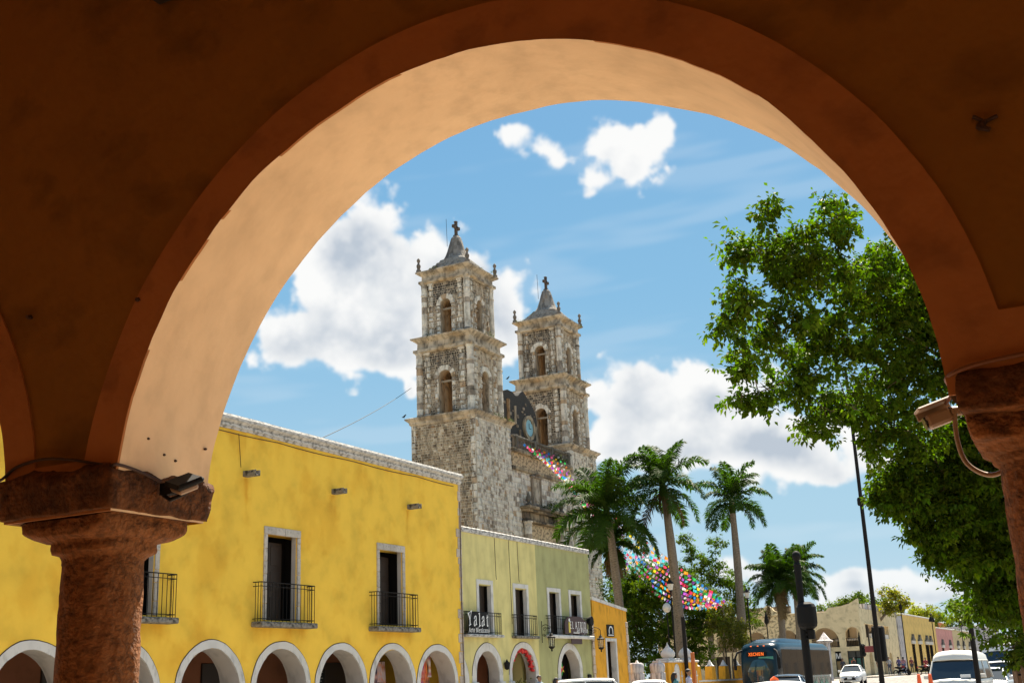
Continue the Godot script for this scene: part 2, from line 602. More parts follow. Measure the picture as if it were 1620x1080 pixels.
func make_materials() -> void:
	var S := FastNoiseLite.TYPE_SIMPLEX_SMOOTH
	var mottle := noise_tex("mottle", S, 0.008, 5, [[0.0, 0.88], [0.45, 0.96], [1.0, 1.0]])
	var soft := noise_tex("soft", S, 0.006, 4, [[0.0, 0.92], [0.5, 0.98], [1.0, 1.0]])
	var stain := noise_tex("stain", S, 0.009, 5, [[0.0, 0.80], [0.28, 0.93], [0.42, 1.0], [1.0, 1.0]], 512, 30.0)
	var blotch := noise_tex("blotch", S, 0.010, 5, [[0.0, 0.3], [0.34, 0.55], [0.52, 0.85], [1.0, 1.0]], 512, 40.0)
	var grime := noise_tex("grime", S, 0.012, 5, [[0.0, 0.5], [0.36, 0.8], [0.55, 1.0], [1.0, 1.0]], 512, 20.0)
	var relief := noise_tex("relief", S, 0.02, 4, [[0.0, 0.0], [1.0, 1.0]])
	var rough := noise_tex("rough", S, 0.035, 5, [[0.0, 0.0], [1.0, 1.0]])
	var warm := noise_tex("warm", S, 0.007, 5, [[0.0, Color(0.94, 0.82, 0.60)], [0.22, Color(0.975, 0.93, 0.82)], [0.40, Color(1, 1, 1)], [1.0, Color(1, 1, 1)]], 512, 30.0)
	M("plaster_yellow", lin(0.92, 0.575, 0.066), 0.9, mottle, 7.0, ImageTexture.create_from_image(facade_stains()), Vector3(30.0, 10.4, 30.0), relief, 1.0, 1.2)
	M("plaster_white", lin(0.62, 0.60, 0.56), 0.85, soft, 3.0, stain, Vector3(1.7, 4.0, 1.7), relief, 1.0, 0.6)
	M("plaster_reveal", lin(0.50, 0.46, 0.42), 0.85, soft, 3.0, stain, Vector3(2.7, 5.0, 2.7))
	M("cornice_white", lin(0.58, 0.555, 0.51), 0.9, mottle, 3.0, grime, Vector3(1.6, 0.9, 1.6), rough, 1.0, 2.0)
	M("plaster_lime", lin(0.72, 0.625, 0.255), 0.9, mottle, 6.0, soft, Vector3(1.3, 8.0, 1.3), relief, 1.0, 1.0)
	M("plaster_olive", lin(0.42, 0.41, 0.185), 0.9, mottle, 6.0, soft, Vector3(1.3, 8.0, 1.3), relief, 1.0, 1.0)
	M("plaster_ochre", lin(0.74, 0.36, 0.03), 0.9, mottle, 5.0, stain, Vector3(2.1, 6.0, 2.1), relief, 1.0, 1.0)
	M("plaster_cream", lin(0.72, 0.60, 0.37), 0.9, mottle, 6.0, stain, Vector3(3.4, 3.4, 3.4), relief, 1.0, 0.8)
	M("plaster_cream_worn", lin(0.74, 0.60, 0.36), 0.9, mottle, 3.0, grime, Vector3(2.6, 2.2, 2.6), rough, 1.0, 2.0)
	M("plaster_far_yellow", lin(0.76, 0.53, 0.17), 0.9, mottle, 6.0, stain, Vector3(2.4, 5.0, 2.4))
	M("plaster_pink", lin(0.62, 0.30, 0.27), 0.9, mottle, 6.0, stain, Vector3(2.4, 5.0, 2.4))
	M("plaster_sand", lin(0.60, 0.48, 0.27), 0.9, mottle, 6.0, stain, Vector3(2.4, 5.0, 2.4))
	M("plaster_orange", lin(0.50, 0.17, 0.05), 0.9, mottle, 6.0)
	M("plaster_grey", lin(0.55, 0.52, 0.52), 0.9, mottle, 6.0, grime, Vector3(1.2, 6.0, 1.2))
	M("inner_brown", lin(0.30, 0.12, 0.06), 0.9, mottle, 4.0)
	M("inner_plaster", lin(0.66, 0.56, 0.44), 0.9, mottle, 4.0)
	# the arcade
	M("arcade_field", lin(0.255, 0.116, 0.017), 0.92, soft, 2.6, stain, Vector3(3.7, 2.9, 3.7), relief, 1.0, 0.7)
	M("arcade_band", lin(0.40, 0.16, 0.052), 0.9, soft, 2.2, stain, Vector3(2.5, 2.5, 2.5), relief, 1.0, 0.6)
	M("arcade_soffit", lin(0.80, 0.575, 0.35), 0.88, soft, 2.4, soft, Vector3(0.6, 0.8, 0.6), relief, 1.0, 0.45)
	M("gallery_plaster", lin(0.62, 0.36, 0.16), 0.9, mottle, 4.0)
	M("floor_tile", lin(0.36, 0.24, 0.16), 0.6, mottle, 3.0, grime, Vector3(2, 2, 2))
	# the church
	M("church_stone", Color(1, 1, 1), 0.95, noise_tex("grain", S, 0.05, 5, [[0.0, 0.75], [0.45, 0.95], [1.0, 1.0]]), 1.6, noise_tex("streaks", S, 0.010, 5, [[0.0, 0.55], [0.34, 0.80], [0.54, 1.0], [1.0, 1.0]], 512, 30.0), Vector3(2.6, 6.5, 2.6), rough, 1.0, 3.0)
	M("church_core", lin(0.36, 0.29, 0.20), 0.95, noise_cache["grain"], 1.6, blotch, Vector3(2.6, 3.2, 2.6), rough, 1.0, 3.0)
	M("church_dark", lin(0.055, 0.052, 0.048), 0.95, mottle, 1.5, null, Vector3.ONE, rough, 1.0, 3.0)
	M("church_plaster", lin(0.58, 0.44, 0.27), 0.95, mottle, 3.0, grime, Vector3(2.6, 2.0, 2.6), rough, 1.0, 2.0)
	M("column_stone", lin(0.25, 0.096, 0.030), 0.95, noise_tex("pitted", S, 0.016, 5, [[0.0, 0.55], [0.40, 0.78], [0.60, 0.96], [1.0, 1.0]]), 0.6, noise_cache["grain"], Vector3(0.33, 0.33, 0.33), rough, 1.0, 1.5)
	# ground
	M("paving", lin(0.44, 0.40, 0.34), 0.9, mottle, 6.0, grime, Vector3(2, 2, 2))
	M("asphalt", lin(0.24, 0.225, 0.205), 0.9, mottle, 7.0, grime, Vector3(3, 3, 3))
	M("earth", lin(0.16, 0.13, 0.08), 0.95, mottle, 6.0)
	M("kerb", lin(0.42, 0.40, 0.36), 0.9, mottle, 3.0)
	M("road_paint", lin(0.70, 0.68, 0.62), 0.8)
	# wood, iron and so on
	M("old_stone", lin(0.34, 0.31, 0.26), 0.95, mottle, 1.0, blotch, Vector3(1.1, 1.1, 1.1), rough, 1.0, 1.5)
	M("frame_stone", Color(1, 1, 1), 0.9, soft, 1.2, stain, Vector3(1, 1, 1), rough, 1.0, 1.0)
	P("iron", lin(0.012, 0.010, 0.009), 0.7, 0.0, 0.3)
	P("shade_black", lin(0.012, 0.010, 0.009), 0.9)  # near-black stand-in for the shade inside unlit rooms
	P("dark_wood", lin(0.030, 0.018, 0.011), 0.55)
	P("black", lin(0.010, 0.010, 0.010), 0.75, 0.0, 0.3)
	P("white", lin(0.72, 0.72, 0.70), 0.6)
	P("sign_brown", lin(0.050, 0.020, 0.018), 0.6)
	P("beige_plastic", lin(0.27, 0.18, 0.115), 0.5)
	P("lens", lin(0.01, 0.01, 0.012), 0.15)
	P("cable", lin(0.045, 0.02, 0.012), 0.7)
	P("red", lin(0.60, 0.03, 0.03), 0.6)
	P("orange", lin(0.85, 0.12, 0.02), 0.5)
	P("lamp_glass", lin(0.55, 0.54, 0.48), 0.3)
	P("tint", Color(1, 1, 1), 0.7)

# ---------------------------------------------------------------- ground
func strip(x0: float, x1: float, z0: float, z1: float, lift: float, step := 4.0, thick := 0.0) -> MB:
	var mb := MB.new()
	var k := ceili(absf(z1 - z0) / step)
	for j in k:
		var a := lerpf(z0, z1, j / float(k))
		var b := lerpf(z0, z1, (j + 1) / float(k))
		var ya := ground(a) + lift
		var yb := ground(b) + lift
		mb.quad(Vector3(x0, ya, a), Vector3(x1, ya, a), Vector3(x1, yb, b), Vector3(x0, yb, b))
		if thick > 0.0:
			mb.quad(Vector3(x1, ya - thick, a), Vector3(x1, yb - thick, b), Vector3(x1, yb, b), Vector3(x1, ya, a))
			mb.quad(Vector3(x0, yb - thick, b), Vector3(x0, ya - thick, a), Vector3(x0, ya, a), Vector3(x0, yb, b))
	if thick > 0.0:
		var ya := ground(z0) + lift
		var yb := ground(z1) + lift
		mb.quad(Vector3(x0, ya - thick, z0), Vector3(x1, ya - thick, z0), Vector3(x1, ya, z0), Vector3(x0, ya, z0))
		mb.quad(Vector3(x1, yb - thick, z1), Vector3(x0, yb - thick, z1), Vector3(x0, yb, z1), Vector3(x1, yb, z1))
	return mb

func build_ground() -> void:
	ground_piece("ground", strip(-900, 900, 200, -1500, -0.004, 10.0), mats.earth)
	ground_piece("plaza", strip(-90, 60, -5.7, -330, 0.0, 5.0), mats.paving)
	ground_piece("road", strip(-21.8, -3.6, -9.5, -330, 0.004, 5.0), mats.asphalt)
	ground_piece("cross_road", strip(-90, -21.8, -105.0, -114.5, 0.004, 2.0), mats.asphalt)
	var paint := MB.new()
	for j in 34:
		var z := -14.0 - j * 6.0
		paint.quad(Vector3(-12.78, ground(z) + 0.008, z), Vector3(-12.64, ground(z) + 0.008, z), Vector3(-12.64, ground(z - 3) + 0.008, z - 3), Vector3(-12.78, ground(z - 3) + 0.008, z - 3))
	ground_piece("road_marking", paint, mats.road_paint)
	ground_piece("pavement", strip(FX, -22.4, -14.0, -103.0, 0.15, 4.0, 0.16), mats.paving)
	ground_piece("kerb", strip(-22.4, -22.22, -14.0, -103.0, 0.14, 4.0, 0.15), mats.kerb)
	ground_piece("pavement", strip(FX, -23.4, -116.0, -300.0, 0.15, 4.0, 0.16), mats.paving)
	ground_piece("pavement", strip(-48, FX, -117.0, -121.5, 0.15, 4.0, 0.16), mats.paving)
	ground_piece("pavement", strip(-3.2, 14, -9.5, -300.0, 0.15, 4.0, 0.16), mats.paving)
	ground_piece("kerb", strip(-3.4, -3.2, -9.5, -300.0, 0.14, 4.0, 0.15), mats.kerb)

# ---------------------------------------------------------------- the arcade the photographer stands in
const BAY := 5.369
const AX := -2.818
const AR := 2.258
const AS := 2.526
const AZ := -4.8
const AT := 0.76
const AY := 2.62

func edge(k: int, t: float, far: bool) -> Vector2:
	var q := AR + 0.016 * fn.get_noise_2d(t * 95.0 + k * 300.0, 50.0 if far else 10.0) + 0.006 * fn.get_noise_2d(t * 420.0, 90.0 if far else 130.0)
	return Vector2(AX + BAY * k + q * cos(t), AS + q * sin(t))

func edge_run(k: int, far: bool, steps := 96) -> PackedVector2Array:
	var t0 := asin((AY - AS) / AR)
	var p := PackedVector2Array()
	for j in steps + 1:
		p.append(edge(k, PI - t0 - (PI - 2 * t0) * j / steps, far))
	return p

func build_arcade() -> void:
	var a := thing("arcade_building", "orange plastered arcade framing the whole view with its round arch and stone columns", "arcade", Vector3(AX, 0, AZ - AT / 2), "", 0.0, true)
	var x0 := AX - BAY * 1.5
	var x1 := AX + BAY * 2.5
	var top := 7.4
	# the darker field, set back a little behind the bands
	var notches := []
	for k in range(-1, 3):
		notches.append([AX + BAY * k, AR + 0.04, AS])
	var field := MB.new()
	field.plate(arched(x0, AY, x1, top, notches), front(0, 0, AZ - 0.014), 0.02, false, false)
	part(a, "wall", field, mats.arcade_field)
	var back := MB.new()
	var bp := PackedVector2Array([Vector2(x0, top), Vector2(x0, AY)])
	for k in range(-1, 3):
		bp.append_array(edge_run(k, true))
	bp.append(Vector2(x1, AY)); bp.append(Vector2(x1, top))
	for j in bp.size():
		bp[j] = Vector2(-bp[j].x, bp[j].y)
	back.plate(bp, Transform3D(Basis(Vector3(-1, 0, 0), Vector3.UP, Vector3(0, 0, -1)), Vector3(0, 0, AZ - AT)), 0.02, false, false)
	part(a, "outer_wall", back, mats.plaster_ochre)
	# bands round the arches and on the piers below them
	for k in range(-1, 3):
		var band := MB.new()
		var c := AX + BAY * k
		var ta := asin(0.404 / 2.51)
		var p := edge_run(k, false)
		var outer := PackedVector2Array()
		for j in 61:
			var t := ta + (PI - 2 * ta) * j / 60.0
			outer.append(Vector2(c + (2.51 + 0.012 * fn.get_noise_2d(t * 80.0, k * 55.0)) * cos(t), AS + (2.51 + 0.012 * fn.get_noise_2d(t * 80.0, k * 55.0)) * sin(t)))
		var q := PackedVector2Array([Vector2(c - BAY / 2 + 0.0005, AS + 0.404), Vector2(c - BAY / 2 + 0.0005, AY)])
		q.append_array(p)
		q.append(Vector2(c + BAY / 2 - 0.0005, AY)); q.append(Vector2(c + BAY / 2 - 0.0005, AS + 0.404))
		q.append_array(outer)
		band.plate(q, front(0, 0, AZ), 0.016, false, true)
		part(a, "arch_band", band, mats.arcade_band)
		var rows := []
		var t0 := asin((AY - AS) / AR)
		for j in 97:
			var t := t0 + (PI - 2 * t0) * j / 96.0
			var e0 := edge(k, t, true)
			var e1 := edge(k, t, false)
			var row := PackedVector3Array()
			for m in 9:
				var s := m / 8.0
				var e := e0.lerp(e1, s)
				var bulge := 0.010 * fn.get_noise_3d(e.x * 55.0, e.y * 55.0, s * 40.0) * sin(s * PI)
				e += (e - Vector2(c, AS)).normalized() * bulge
				row.append(Vector3(e.x, e.y, lerpf(AZ - AT, AZ, s)))
			rows.append(row)
		var sof := MB.new()
		sof.grid(rows, false)
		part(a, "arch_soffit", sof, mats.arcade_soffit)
	# piers: capital and column
	for k in range(-1, 2):
		var px := AX + BAY * (k + 0.5)
		var at := Vector3(px - (0.09 if k == 0 else 0.0), 0, AZ - AT / 2)
		var nz := FastNoiseLite.new()
		nz.seed = 40 + k
		nz.frequency = 5.0
		nz.fractal_octaves = 4
		var worn := func(q: Vector3) -> Vector3:
			var d := nz.get_noise_3d(q.x, q.y * 1.6, q.z) * (0.014 if k != 0 else 0.007) + nz.get_noise_3d(q.x * 3, q.y * 3, q.z * 3) * 0.007
			var out := Vector3(q.x, 0, q.z)
			return q + out.normalized() * d + Vector3(0, nz.get_noise_3d(q.z * 0.8, q.x * 0.8, 7.0) * (0.014 if q.y < 2.75 else 0.05), 0)
		var cap := MB.new()
		var prof := []
		var key := [[0.40, 2.90], [0.466, 2.855], [0.470, 2.80], [0.452, 2.66], [0.444, 2.632], [0.352, 2.626], [0.346, 2.61], [0.346, 2.56], [0.334, 2.525], [0.300, 2.508], [0.272, 2.504], [0.266, 2.49], [0.266, 2.46], [0.256, 2.43], [0.240, 2.418], [0.232, 2.40], [0.232, 2.37]]
		if k == 0:   # the right one is plastered down to its mouldings
			key = [[0.30, 2.72], [0.318, 2.70], [0.322, 2.66], [0.322, 2.565], [0.314, 2.548], [0.306, 2.542], [0.306, 2.52], [0.302, 2.46], [0.292, 2.425], [0.268, 2.408], [0.256, 2.404], [0.254, 2.395], [0.248, 2.378], [0.236, 2.37], [0.230, 2.36], [0.230, 2.33]]
		for j in key.size() - 1:
			for m in 3:
				prof.append([lerpf(key[j][0], key[j + 1][0], m / 3.0), lerpf(key[j][1], key[j + 1][1], m / 3.0)])
		prof.append(key[-1])
		prof.reverse()
		var rows := []
		for e in prof:
			var sq := lerpf(3.2, 36.0, smoothstep(2.5, 2.66, e[1] + (0.10 if k == 0 else 0.0)))
			if e[1] < 2.44:
				sq = 2.0
			var rg := PackedVector3Array()
			for j in 96:
				var t := TAU * j / 96
				var r: float = e[0] / pow(pow(absf(cos(t)), sq) + pow(absf(sin(t)), sq), 1.0 / sq)
				rg.append(at + worn.call(Vector3(cos(t) * r, e[1], -sin(t) * r * (0.92 if e[1] > 2.62 and k != 0 else (1.22 if k == 0 and e[1] > 2.545 else 1.0)))))
			rows.append(rg)
		cap.grid(rows, true, true)
		for j in cap.v.size():   # black crust on the upper block, ochre showing where it has worn off
			var q := cap.v[j]
			var crust := smoothstep(2.585, 2.65, q.y) if k != 0 else smoothstep(2.53, 2.56, q.y)
			crust *= 0.55 + 0.45 * smoothstep(-0.25, 0.3, nz.get_noise_3d(q.x * 1.1, q.y * 1.4, q.z * 1.1))
			var worn2 := smoothstep(0.05, 0.5, nz.get_noise_3d(q.x * 0.8 + 9.0, q.y * 4.0, q.z * 0.8))
			cap.c[j] = Color(1, 1, 1).lerp(Color(0.30, 0.30, 0.34), crust * 0.85).lerp(Color(1.9, 1.6, 1.0), worn2 * (1.0 - crust) * 0.6)
		part(a, "capital", cap, mats.column_stone)
		var shaft := MB.new()
		rows = []
		for j in 41:
			var y := lerpf(0.30, 2.40, j / 40.0)
			var rg := PackedVector3Array()
			for m in 56:
				var t := TAU * m / 56
				var q := Vector3(cos(t), y, -sin(t))
				var r := 0.243 - 0.012 * (j / 40.0) + nz.get_noise_3d(q.x * 0.7, y, q.z * 0.7) * 0.014
				rg.append(at + Vector3(q.x * r, y, q.z * r))
			rows.append(rg)
		shaft.grid(rows, true, true)
		part(a, "column", shaft, mats.column_stone)
		var foot := MB.new()
		foot.bbox(at + Vector3(0, 0.21, 0), Vector3(0.66, 0.2, 0.66), 0.03)
		part(a, "column_base", foot, mats.column_stone)
	# the gallery behind the photographer
	var g := MB.new()
	g.box(Vector3((x0 + x1) / 2, 3.7, 1.75), Vector3(x1 - x0, 7.4, 0.4))
	g.box(Vector3(x0 - 0.2, 3.7, -1.8), Vector3(0.4, 7.4, 7.5))  # unseen left end wall, set close in to dim that side
	g.box(Vector3(x1 + 0.2, 3.7, -1.8), Vector3(0.4, 7.4, 7.5))
	part(a, "gallery_wall", g, mats.gallery_plaster)
	var roof := MB.new()
	roof.box(Vector3((x0 + x1) / 2, 7.0, -1.83), Vector3(x1 - x0, 0.5, 6.7))
	part(a, "ceiling", roof, mats.gallery_plaster)
	var fl := MB.new()
	fl.box(Vector3((x0 + x1) / 2, 0.055, -2.2), Vector3(x1 - x0 + 0.8, 0.13, 7.6))
	part(a, "floor", fl, mats.floor_tile)
	var beam := MB.new()
	beam.bbox(Vector3(-4.78, 5.86, AZ + 0.16), Vector3(0.26, 0.16, 0.36), 0.02)
	part(a, "beam_end", beam, mats.dark_wood)

func build_arcade_details() -> void:
	# floodlight on the left jamb, with its wire along the pier
	var f := thing("floodlight", "small dark floodlight fixed above the left column capital", "floodlight", Vector3(-4.95, 2.80, -5.14))
	var b := Basis.from_euler(Vector3(0.42, -0.55, -0.30))
	var mb := MB.new()
	mb.bbox(Vector3(0.10, 0.0, 0), Vector3(0.22, 0.035, 0.17), 0.012, b)
	part(f, "housing", mb, mats.black)
	mb = MB.new()
	mb.bbox(Vector3(0.10, -0.035, 0.0), Vector3(0.17, 0.035, 0.12), 0.01, b)
	part(f, "glass", mb, mats.beige_plastic)
	mb = MB.new()
	mb.tube([Vector3(-0.06, -0.06, 0), Vector3(0.02, -0.10, 0.02), Vector3(0.10, -0.085, 0.03), Vector3(0.16, -0.06, 0.02)], 0.012, 6)
	mb.box(Vector3(-0.02, -0.03, 0), Vector3(0.09, 0.07, 0.05))
	part(f, "bracket", mb, mats.iron)
	var w := MB.new()
	var pts := []
	for p in [[-6.40, 2.84], [-6.24, 2.90], [-6.0, 2.885], [-5.86, 2.95], [-5.66, 2.975], [-5.45, 2.955], [-5.2, 2.90], [-5.075, 2.87]]:
		pts.append(Vector3(p[0], p[1], AZ + 0.012))
	pts.append(Vector3(-5.035, 2.875, AZ + 0.01)); pts.append(Vector3(-5.02, 2.86, AZ - 0.12)); pts.append(Vector3(-4.99, 2.81, AZ - 0.30))
	w.bend(Array(pts), 0.009, 6)
	solo("cable", w, mats.cable, "thin dark cable running along the plaster above the left capital", "cable")
	# camera on the right jamb
	var s := thing("security_camera", "weathered beige security camera on the right side of the arch", "camera", Vector3(-0.60, 2.755, -5.46))
	var d := Vector3(-0.86, -0.30, 0.30).normalized()
	var side := d.cross(Vector3.UP).normalized()
	b = Basis(d, side.cross(d), side)
	mb = MB.new()
	mb.bbox(Vector3(-0.115, -0.035, 0.03), Vector3(0.165, 0.014, 0.105), 0.006, b)
	mb.bbox(Vector3(-0.115, -0.035, 0.03) - b.y * 0.022 + b.z * 0.046, Vector3(0.16, 0.04, 0.010), 0.004, b)
	part(s, "sun_hood", mb, mats.beige_plastic)
	mb = MB.new()
	mb.bbox(Vector3(-0.10, -0.10, 0.03), Vector3(0.115, 0.062, 0.075), 0.012, b)
	part(s, "housing", mb, mats.beige_plastic)
	mb = MB.new()
	mb.tube([Vector3(-0.10, -0.10, 0.03) + d * 0.055, Vector3(-0.10, -0.10, 0.03) + d * 0.066], 0.03, 14)
	part(s, "lens", mb, mats.lens)
	mb = MB.new()
	mb.tube([Vector3(-0.05, -0.075, 0.03), Vector3(0.0, -0.07, 0.0), Vector3(0.055, -0.08, 0.0)], 0.022, 8)
	mb.bbox(Vector3(0.045, -0.11, 0.0), Vector3(0.03, 0.17, 0.07), 0.006)
	part(s, "bracket", mb, mats.beige_plastic)
	mb = MB.new()
	mb.bend([Vector3(-0.03, -0.08, 0.03), Vector3(-0.035, -0.20, 0.03), Vector3(-0.01, -0.31, 0.03), Vector3(0.07, -0.37, 0.03), Vector3(0.15, -0.35, 0.03), Vector3(0.21, -0.28, 0.03), Vector3(0.24, -0.24, 0.02)], 0.011, 7)
	part(s, "cable", mb, mats.beige_plastic)
	w = MB.new()
	w.bend([Vector3(-0.66, 2.72, -5.43), Vector3(-0.60, 2.73, -5.25), Vector3(-0.58, 2.69, -4.95), Vector3(-0.55, 2.70, AZ + 0.010), Vector3(-0.35, 2.735, AZ + 0.010), Vector3(0.3, 2.76, AZ + 0.010), Vector3(0.7, 2.75, AZ + 0.010)], 0.009, 6)
	solo("cable", w, P("brown_cable", lin(0.16, 0.06, 0.025), 0.6), "brown cable leading from the security camera over the right capital", "cable")
	# small holes and knocks in the plaster of the arch
	var arc: Node3D = find_child("arcade_building", false, false)
	for p in [[-5.00, 3.05, -5.0], [-5.02, 2.98, -5.15], [-5.03, 2.96, -5.25], [-4.99, 3.06, -5.48]]:
		var q := Vector2(p[0], p[1]) - Vector2(AX, AS)
		q = q.normalized() * (AR - 0.004)
		var hb := MB.new()
		hb.lathe([[0.002, -0.008], [0.011, -0.004], [0.011, 0.004], [0.002, 0.008]], 7, Vector3(AX + q.x, AS + q.y, p[2]), true)
		part(arc, "plaster_hole", hb, mats.cable)
	# old fixings left in the plaster
	for p in [[1.2, 3.0, "rusty hook in the plaster at the upper right of the arch"], [-5.86, 3.90, "small rusty bolt in the plaster left of the arch"], [-4.94, 3.84, "rusty nail stub on the left edge of the arch"]]:
		var nb := MB.new()
		var q := Vector3(p[0], p[1], AZ - 0.014)
		if p[0] > 0:
			q = Vector3(-0.28, 3.73, AZ - 0.014)
			nb.tube([q, q + Vector3(-0.02, -0.03, 0.03), q + Vector3(0.015, -0.055, 0.035)], [0.014, 0.018, 0.01], 6)
			nb.tube([q + Vector3(-0.04, 0.03, 0.008), q + Vector3(0.0, -0.005, 0.014), q + Vector3(0.05, 0.01, 0.008)], 0.009, 5)
		else:
			nb.tube([q, q + Vector3(0.0, -0.004, 0.03)], [0.016, 0.012], 6)
			nb.tube([q + Vector3(-0.018, 0.006, 0.006), q + Vector3(0.02, -0.01, 0.008)], 0.008, 5)
		solo("wall_hook", nb, mats.cable, p[2], "hook")

# ---------------------------------------------------------------- houses on the street
func stone_tint(a: float, warm := 0.0) -> Color:
	var r := rng.randf_range(1.0 - a, 1.0)
	return Color(0.57 * r + warm * 0.06, 0.51 * r, (0.435 - warm * 0.04) * r)

# wall with arches below and openings above: windows are [u0, u1, y0, y1]
func house_wall(mb: MB, u0: float, u1: float, top: float, arches: Array, wins: Array, out := 0.0, thick := 0.75, floor_y := 0.0, upper := 0.2) -> void:
	var xf := fac(0, 0, out)
	if wins.is_empty():
		mb.plate(arched(u0, floor_y, u1, top, arches, 0.03), xf, thick)
		return
	var ya: float = wins[0][2]
	var yb: float = wins[0][3]
	mb.plate(arched(u0, floor_y, u1, ya, arches, 0.03), xf, thick)
	var u := u0
	for w in wins:
		mb.rect(u, ya, w[0], yb, xf, upper)
		u = w[1]
	mb.rect(u, ya, u1, yb, xf, upper)
	mb.rect(u0, yb, u1, top, xf, thick)

func house_shell(h: Node3D, u0: float, u1: float, top: float, depth: float, mid: float, inner: Material, outer: Material, out := 0.0) -> void:
	var x0 := FX - depth
	var x1 := FX - 0.75 + out
	var mb := MB.new()
	mb.box(Vector3((x0 + x1) / 2, top - 0.35, -(u0 + u1) / 2), Vector3(x1 - x0, 0.3, u1 - u0 - 0.02))
	part(h, "roof", mb, mats.kerb)
	mb = MB.new()
	mb.box(Vector3(x0 - 0.2, top / 2, -(u0 + u1) / 2), Vector3(0.4, top, u1 - u0))
	mb.box(Vector3((x0 + x1) / 2, top / 2 - 0.1, -u0 - 0.2), Vector3(x1 - x0, top - 0.2, 0.4))
	mb.box(Vector3((x0 + x1) / 2, top / 2 - 0.1, -u1 + 0.2), Vector3(x1 - x0, top - 0.2, 0.4))
	part(h, "side_wall", mb, outer)
	mb = MB.new()
	if mid > 0.0:
		mb.box(Vector3((x0 + x1) / 2, mid - 0.12, -(u0 + u1) / 2), Vector3(x1 - x0 - 0.02, 0.2, u1 - u0 - 0.82))
	mb.box(Vector3(FX - 4.2, (top - 0.5) / 2, -(u0 + u1) / 2), Vector3(0.3, top - 0.5, u1 - u0 - 0.82))
	part(h, "inner_wall", mb, inner)

func stone_frame(h: Node3D, u0: float, u1: float, y0: float, y1: float, w: float, blocks: bool, m: Material, out := 0.0) -> Node3D:
	var win := Node3D.new()
	win.name = "window"
	win.position = -h.position if placed_in_world.get(h, false) else Vector3.ZERO
	h.add_child(win, true)
	if not blocks:
		var mb := MB.new()
		mb.col = Color(1, 1, 1)
		var xf := fac(0, 0, out + 0.03)
		mb.rect(u0, y0, u0 + w, y1, xf, 0.2)
		mb.rect(u1 - w, y0, u1, y1, xf, 0.2)
		mb.rect(u0 + w, y1 - w * 0.95, u1 - w, y1, xf, 0.2)
		part(win, "frame", mb, m)
		return win
	for side in 2:
		var y := y0
		while y < y1 - 0.3:
			var hh := minf(rng.randf_range(0.36, 0.62), y1 - 0.26 - y)
			if y1 - 0.26 - (y + hh) < 0.2:
				hh = y1 - 0.26 - y
			var mb := MB.new()
			mb.col = stone_tint(0.22)
			var ua := u0 if side == 0 else u1 - w
			mb.bbox(Vector3(FX + 0.0 + rng.randf_range(-0.004, 0.006), y + hh / 2, -(ua + w / 2)), Vector3(0.09, hh - 0.012, w - 0.01), 0.012)
			part(win, "frame_stone", mb, m)
			y += hh
	var u := u0
	while u < u1 - 0.05:
		var ww := rng.randf_range(0.38, 0.6)
		if u1 - u - ww < 0.3:
			ww = u1 - u
		var mb := MB.new()
		mb.col = stone_tint(0.2)
		mb.bbox(Vector3(FX + rng.randf_range(-0.004, 0.006), y1 - 0.13, -(u + ww / 2)), Vector3(0.09, 0.25, ww - 0.012), 0.012)
		part(win, "frame_stone", mb, m)
		u += ww
	return win

func balcony(h: Node3D, u0: float, u1: float, y0: float, y1: float, top: float, p: float, n: int, slab_m: Material, ornate := false) -> Node3D:
	var b := Node3D.new()
	b.name = "balcony"
	b.position = -h.position
	h.add_child(b, true)
	var mb := MB.new()
	mb.bbox(Vector3(FX + p / 2 + 0.05, (y0 + y1) / 2, -(u0 + u1) / 2), Vector3(p + 0.14, y1 - y0, u1 - u0 + 0.12), 0.03)
	part(b, "slab", mb, slab_m)
	mb = MB.new()
	for y in [y1 + 0.09, top, top - 0.13]:
		mb.tube([Vector3(FX - 0.02, y, -u0), Vector3(FX + p, y, -u0), Vector3(FX + p, y, -u1), Vector3(FX - 0.02, y, -u1)], 0.018 if y == top else 0.012, 5)
	part(b, "rail", mb, mats.iron)
	var bar := MB.new()
	bar.tube([Vector3(0, y1 + 0.0, 0), Vector3(0, top, 0)], 0.0115, 5)
	if ornate:
		bar.tube([Vector3(0, y1 + 0.25, 0), Vector3(0, y1 + 0.30, 0), Vector3(0, y1 + 0.35, 0)], [0.012, 0.028, 0.012], 5)
	var bm := bar.mesh()
	for k in n + 1:
		var o := part(b, "baluster", bm, mats.iron)
		o.position = Vector3(FX + p, 0, -lerpf(u0, u1, k / float(n)))
	for u in [u0, u1]:
		for k in range(1, 3):
			var o := part(b, "baluster", bm, mats.iron)
			o.position = Vector3(FX + p * (1.0 - k / 3.0), 0, -u)
	return b

func arch_trim(h: Node3D, c: float, cy: float, r0: float, r1: float, out: float, clip_u := -1.0, foot := 1.2) -> void:
	var poly := ring(Vector2(c, cy), r0, r1, 0.0, PI, foot, 0.05)
	if clip_u > 0:
		var parts := Geometry2D.intersect_polygons(poly, PackedVector2Array([Vector2(clip_u, -1), Vector2(clip_u + 5, -1), Vector2(clip_u + 5, 9), Vector2(clip_u, 9)]))
		poly = parts[0]
	var mb := MB.new()
	mb.plate(poly, fac(0, 0, out + 0.022), 0.06, false)
	part(h, "arch_trim", mb, mats.plaster_white)
	var line := MB.new()
	var pts := []
	for k in 33:
		var t := PI * k / 32.0
		var q := r1 + 0.012 + 0.05 * fn.get_noise_2d(c * 30 + t * 50, 7)
		var uu := c + q * cos(t)
		if clip_u < 0 or uu > clip_u:
			pts.append(Vector3(FX + out + 0.008, cy + q * sin(t), -uu))
	line.tube(pts, 0.013, 4)
	part(h, "arch_groove", line, mats.cable)

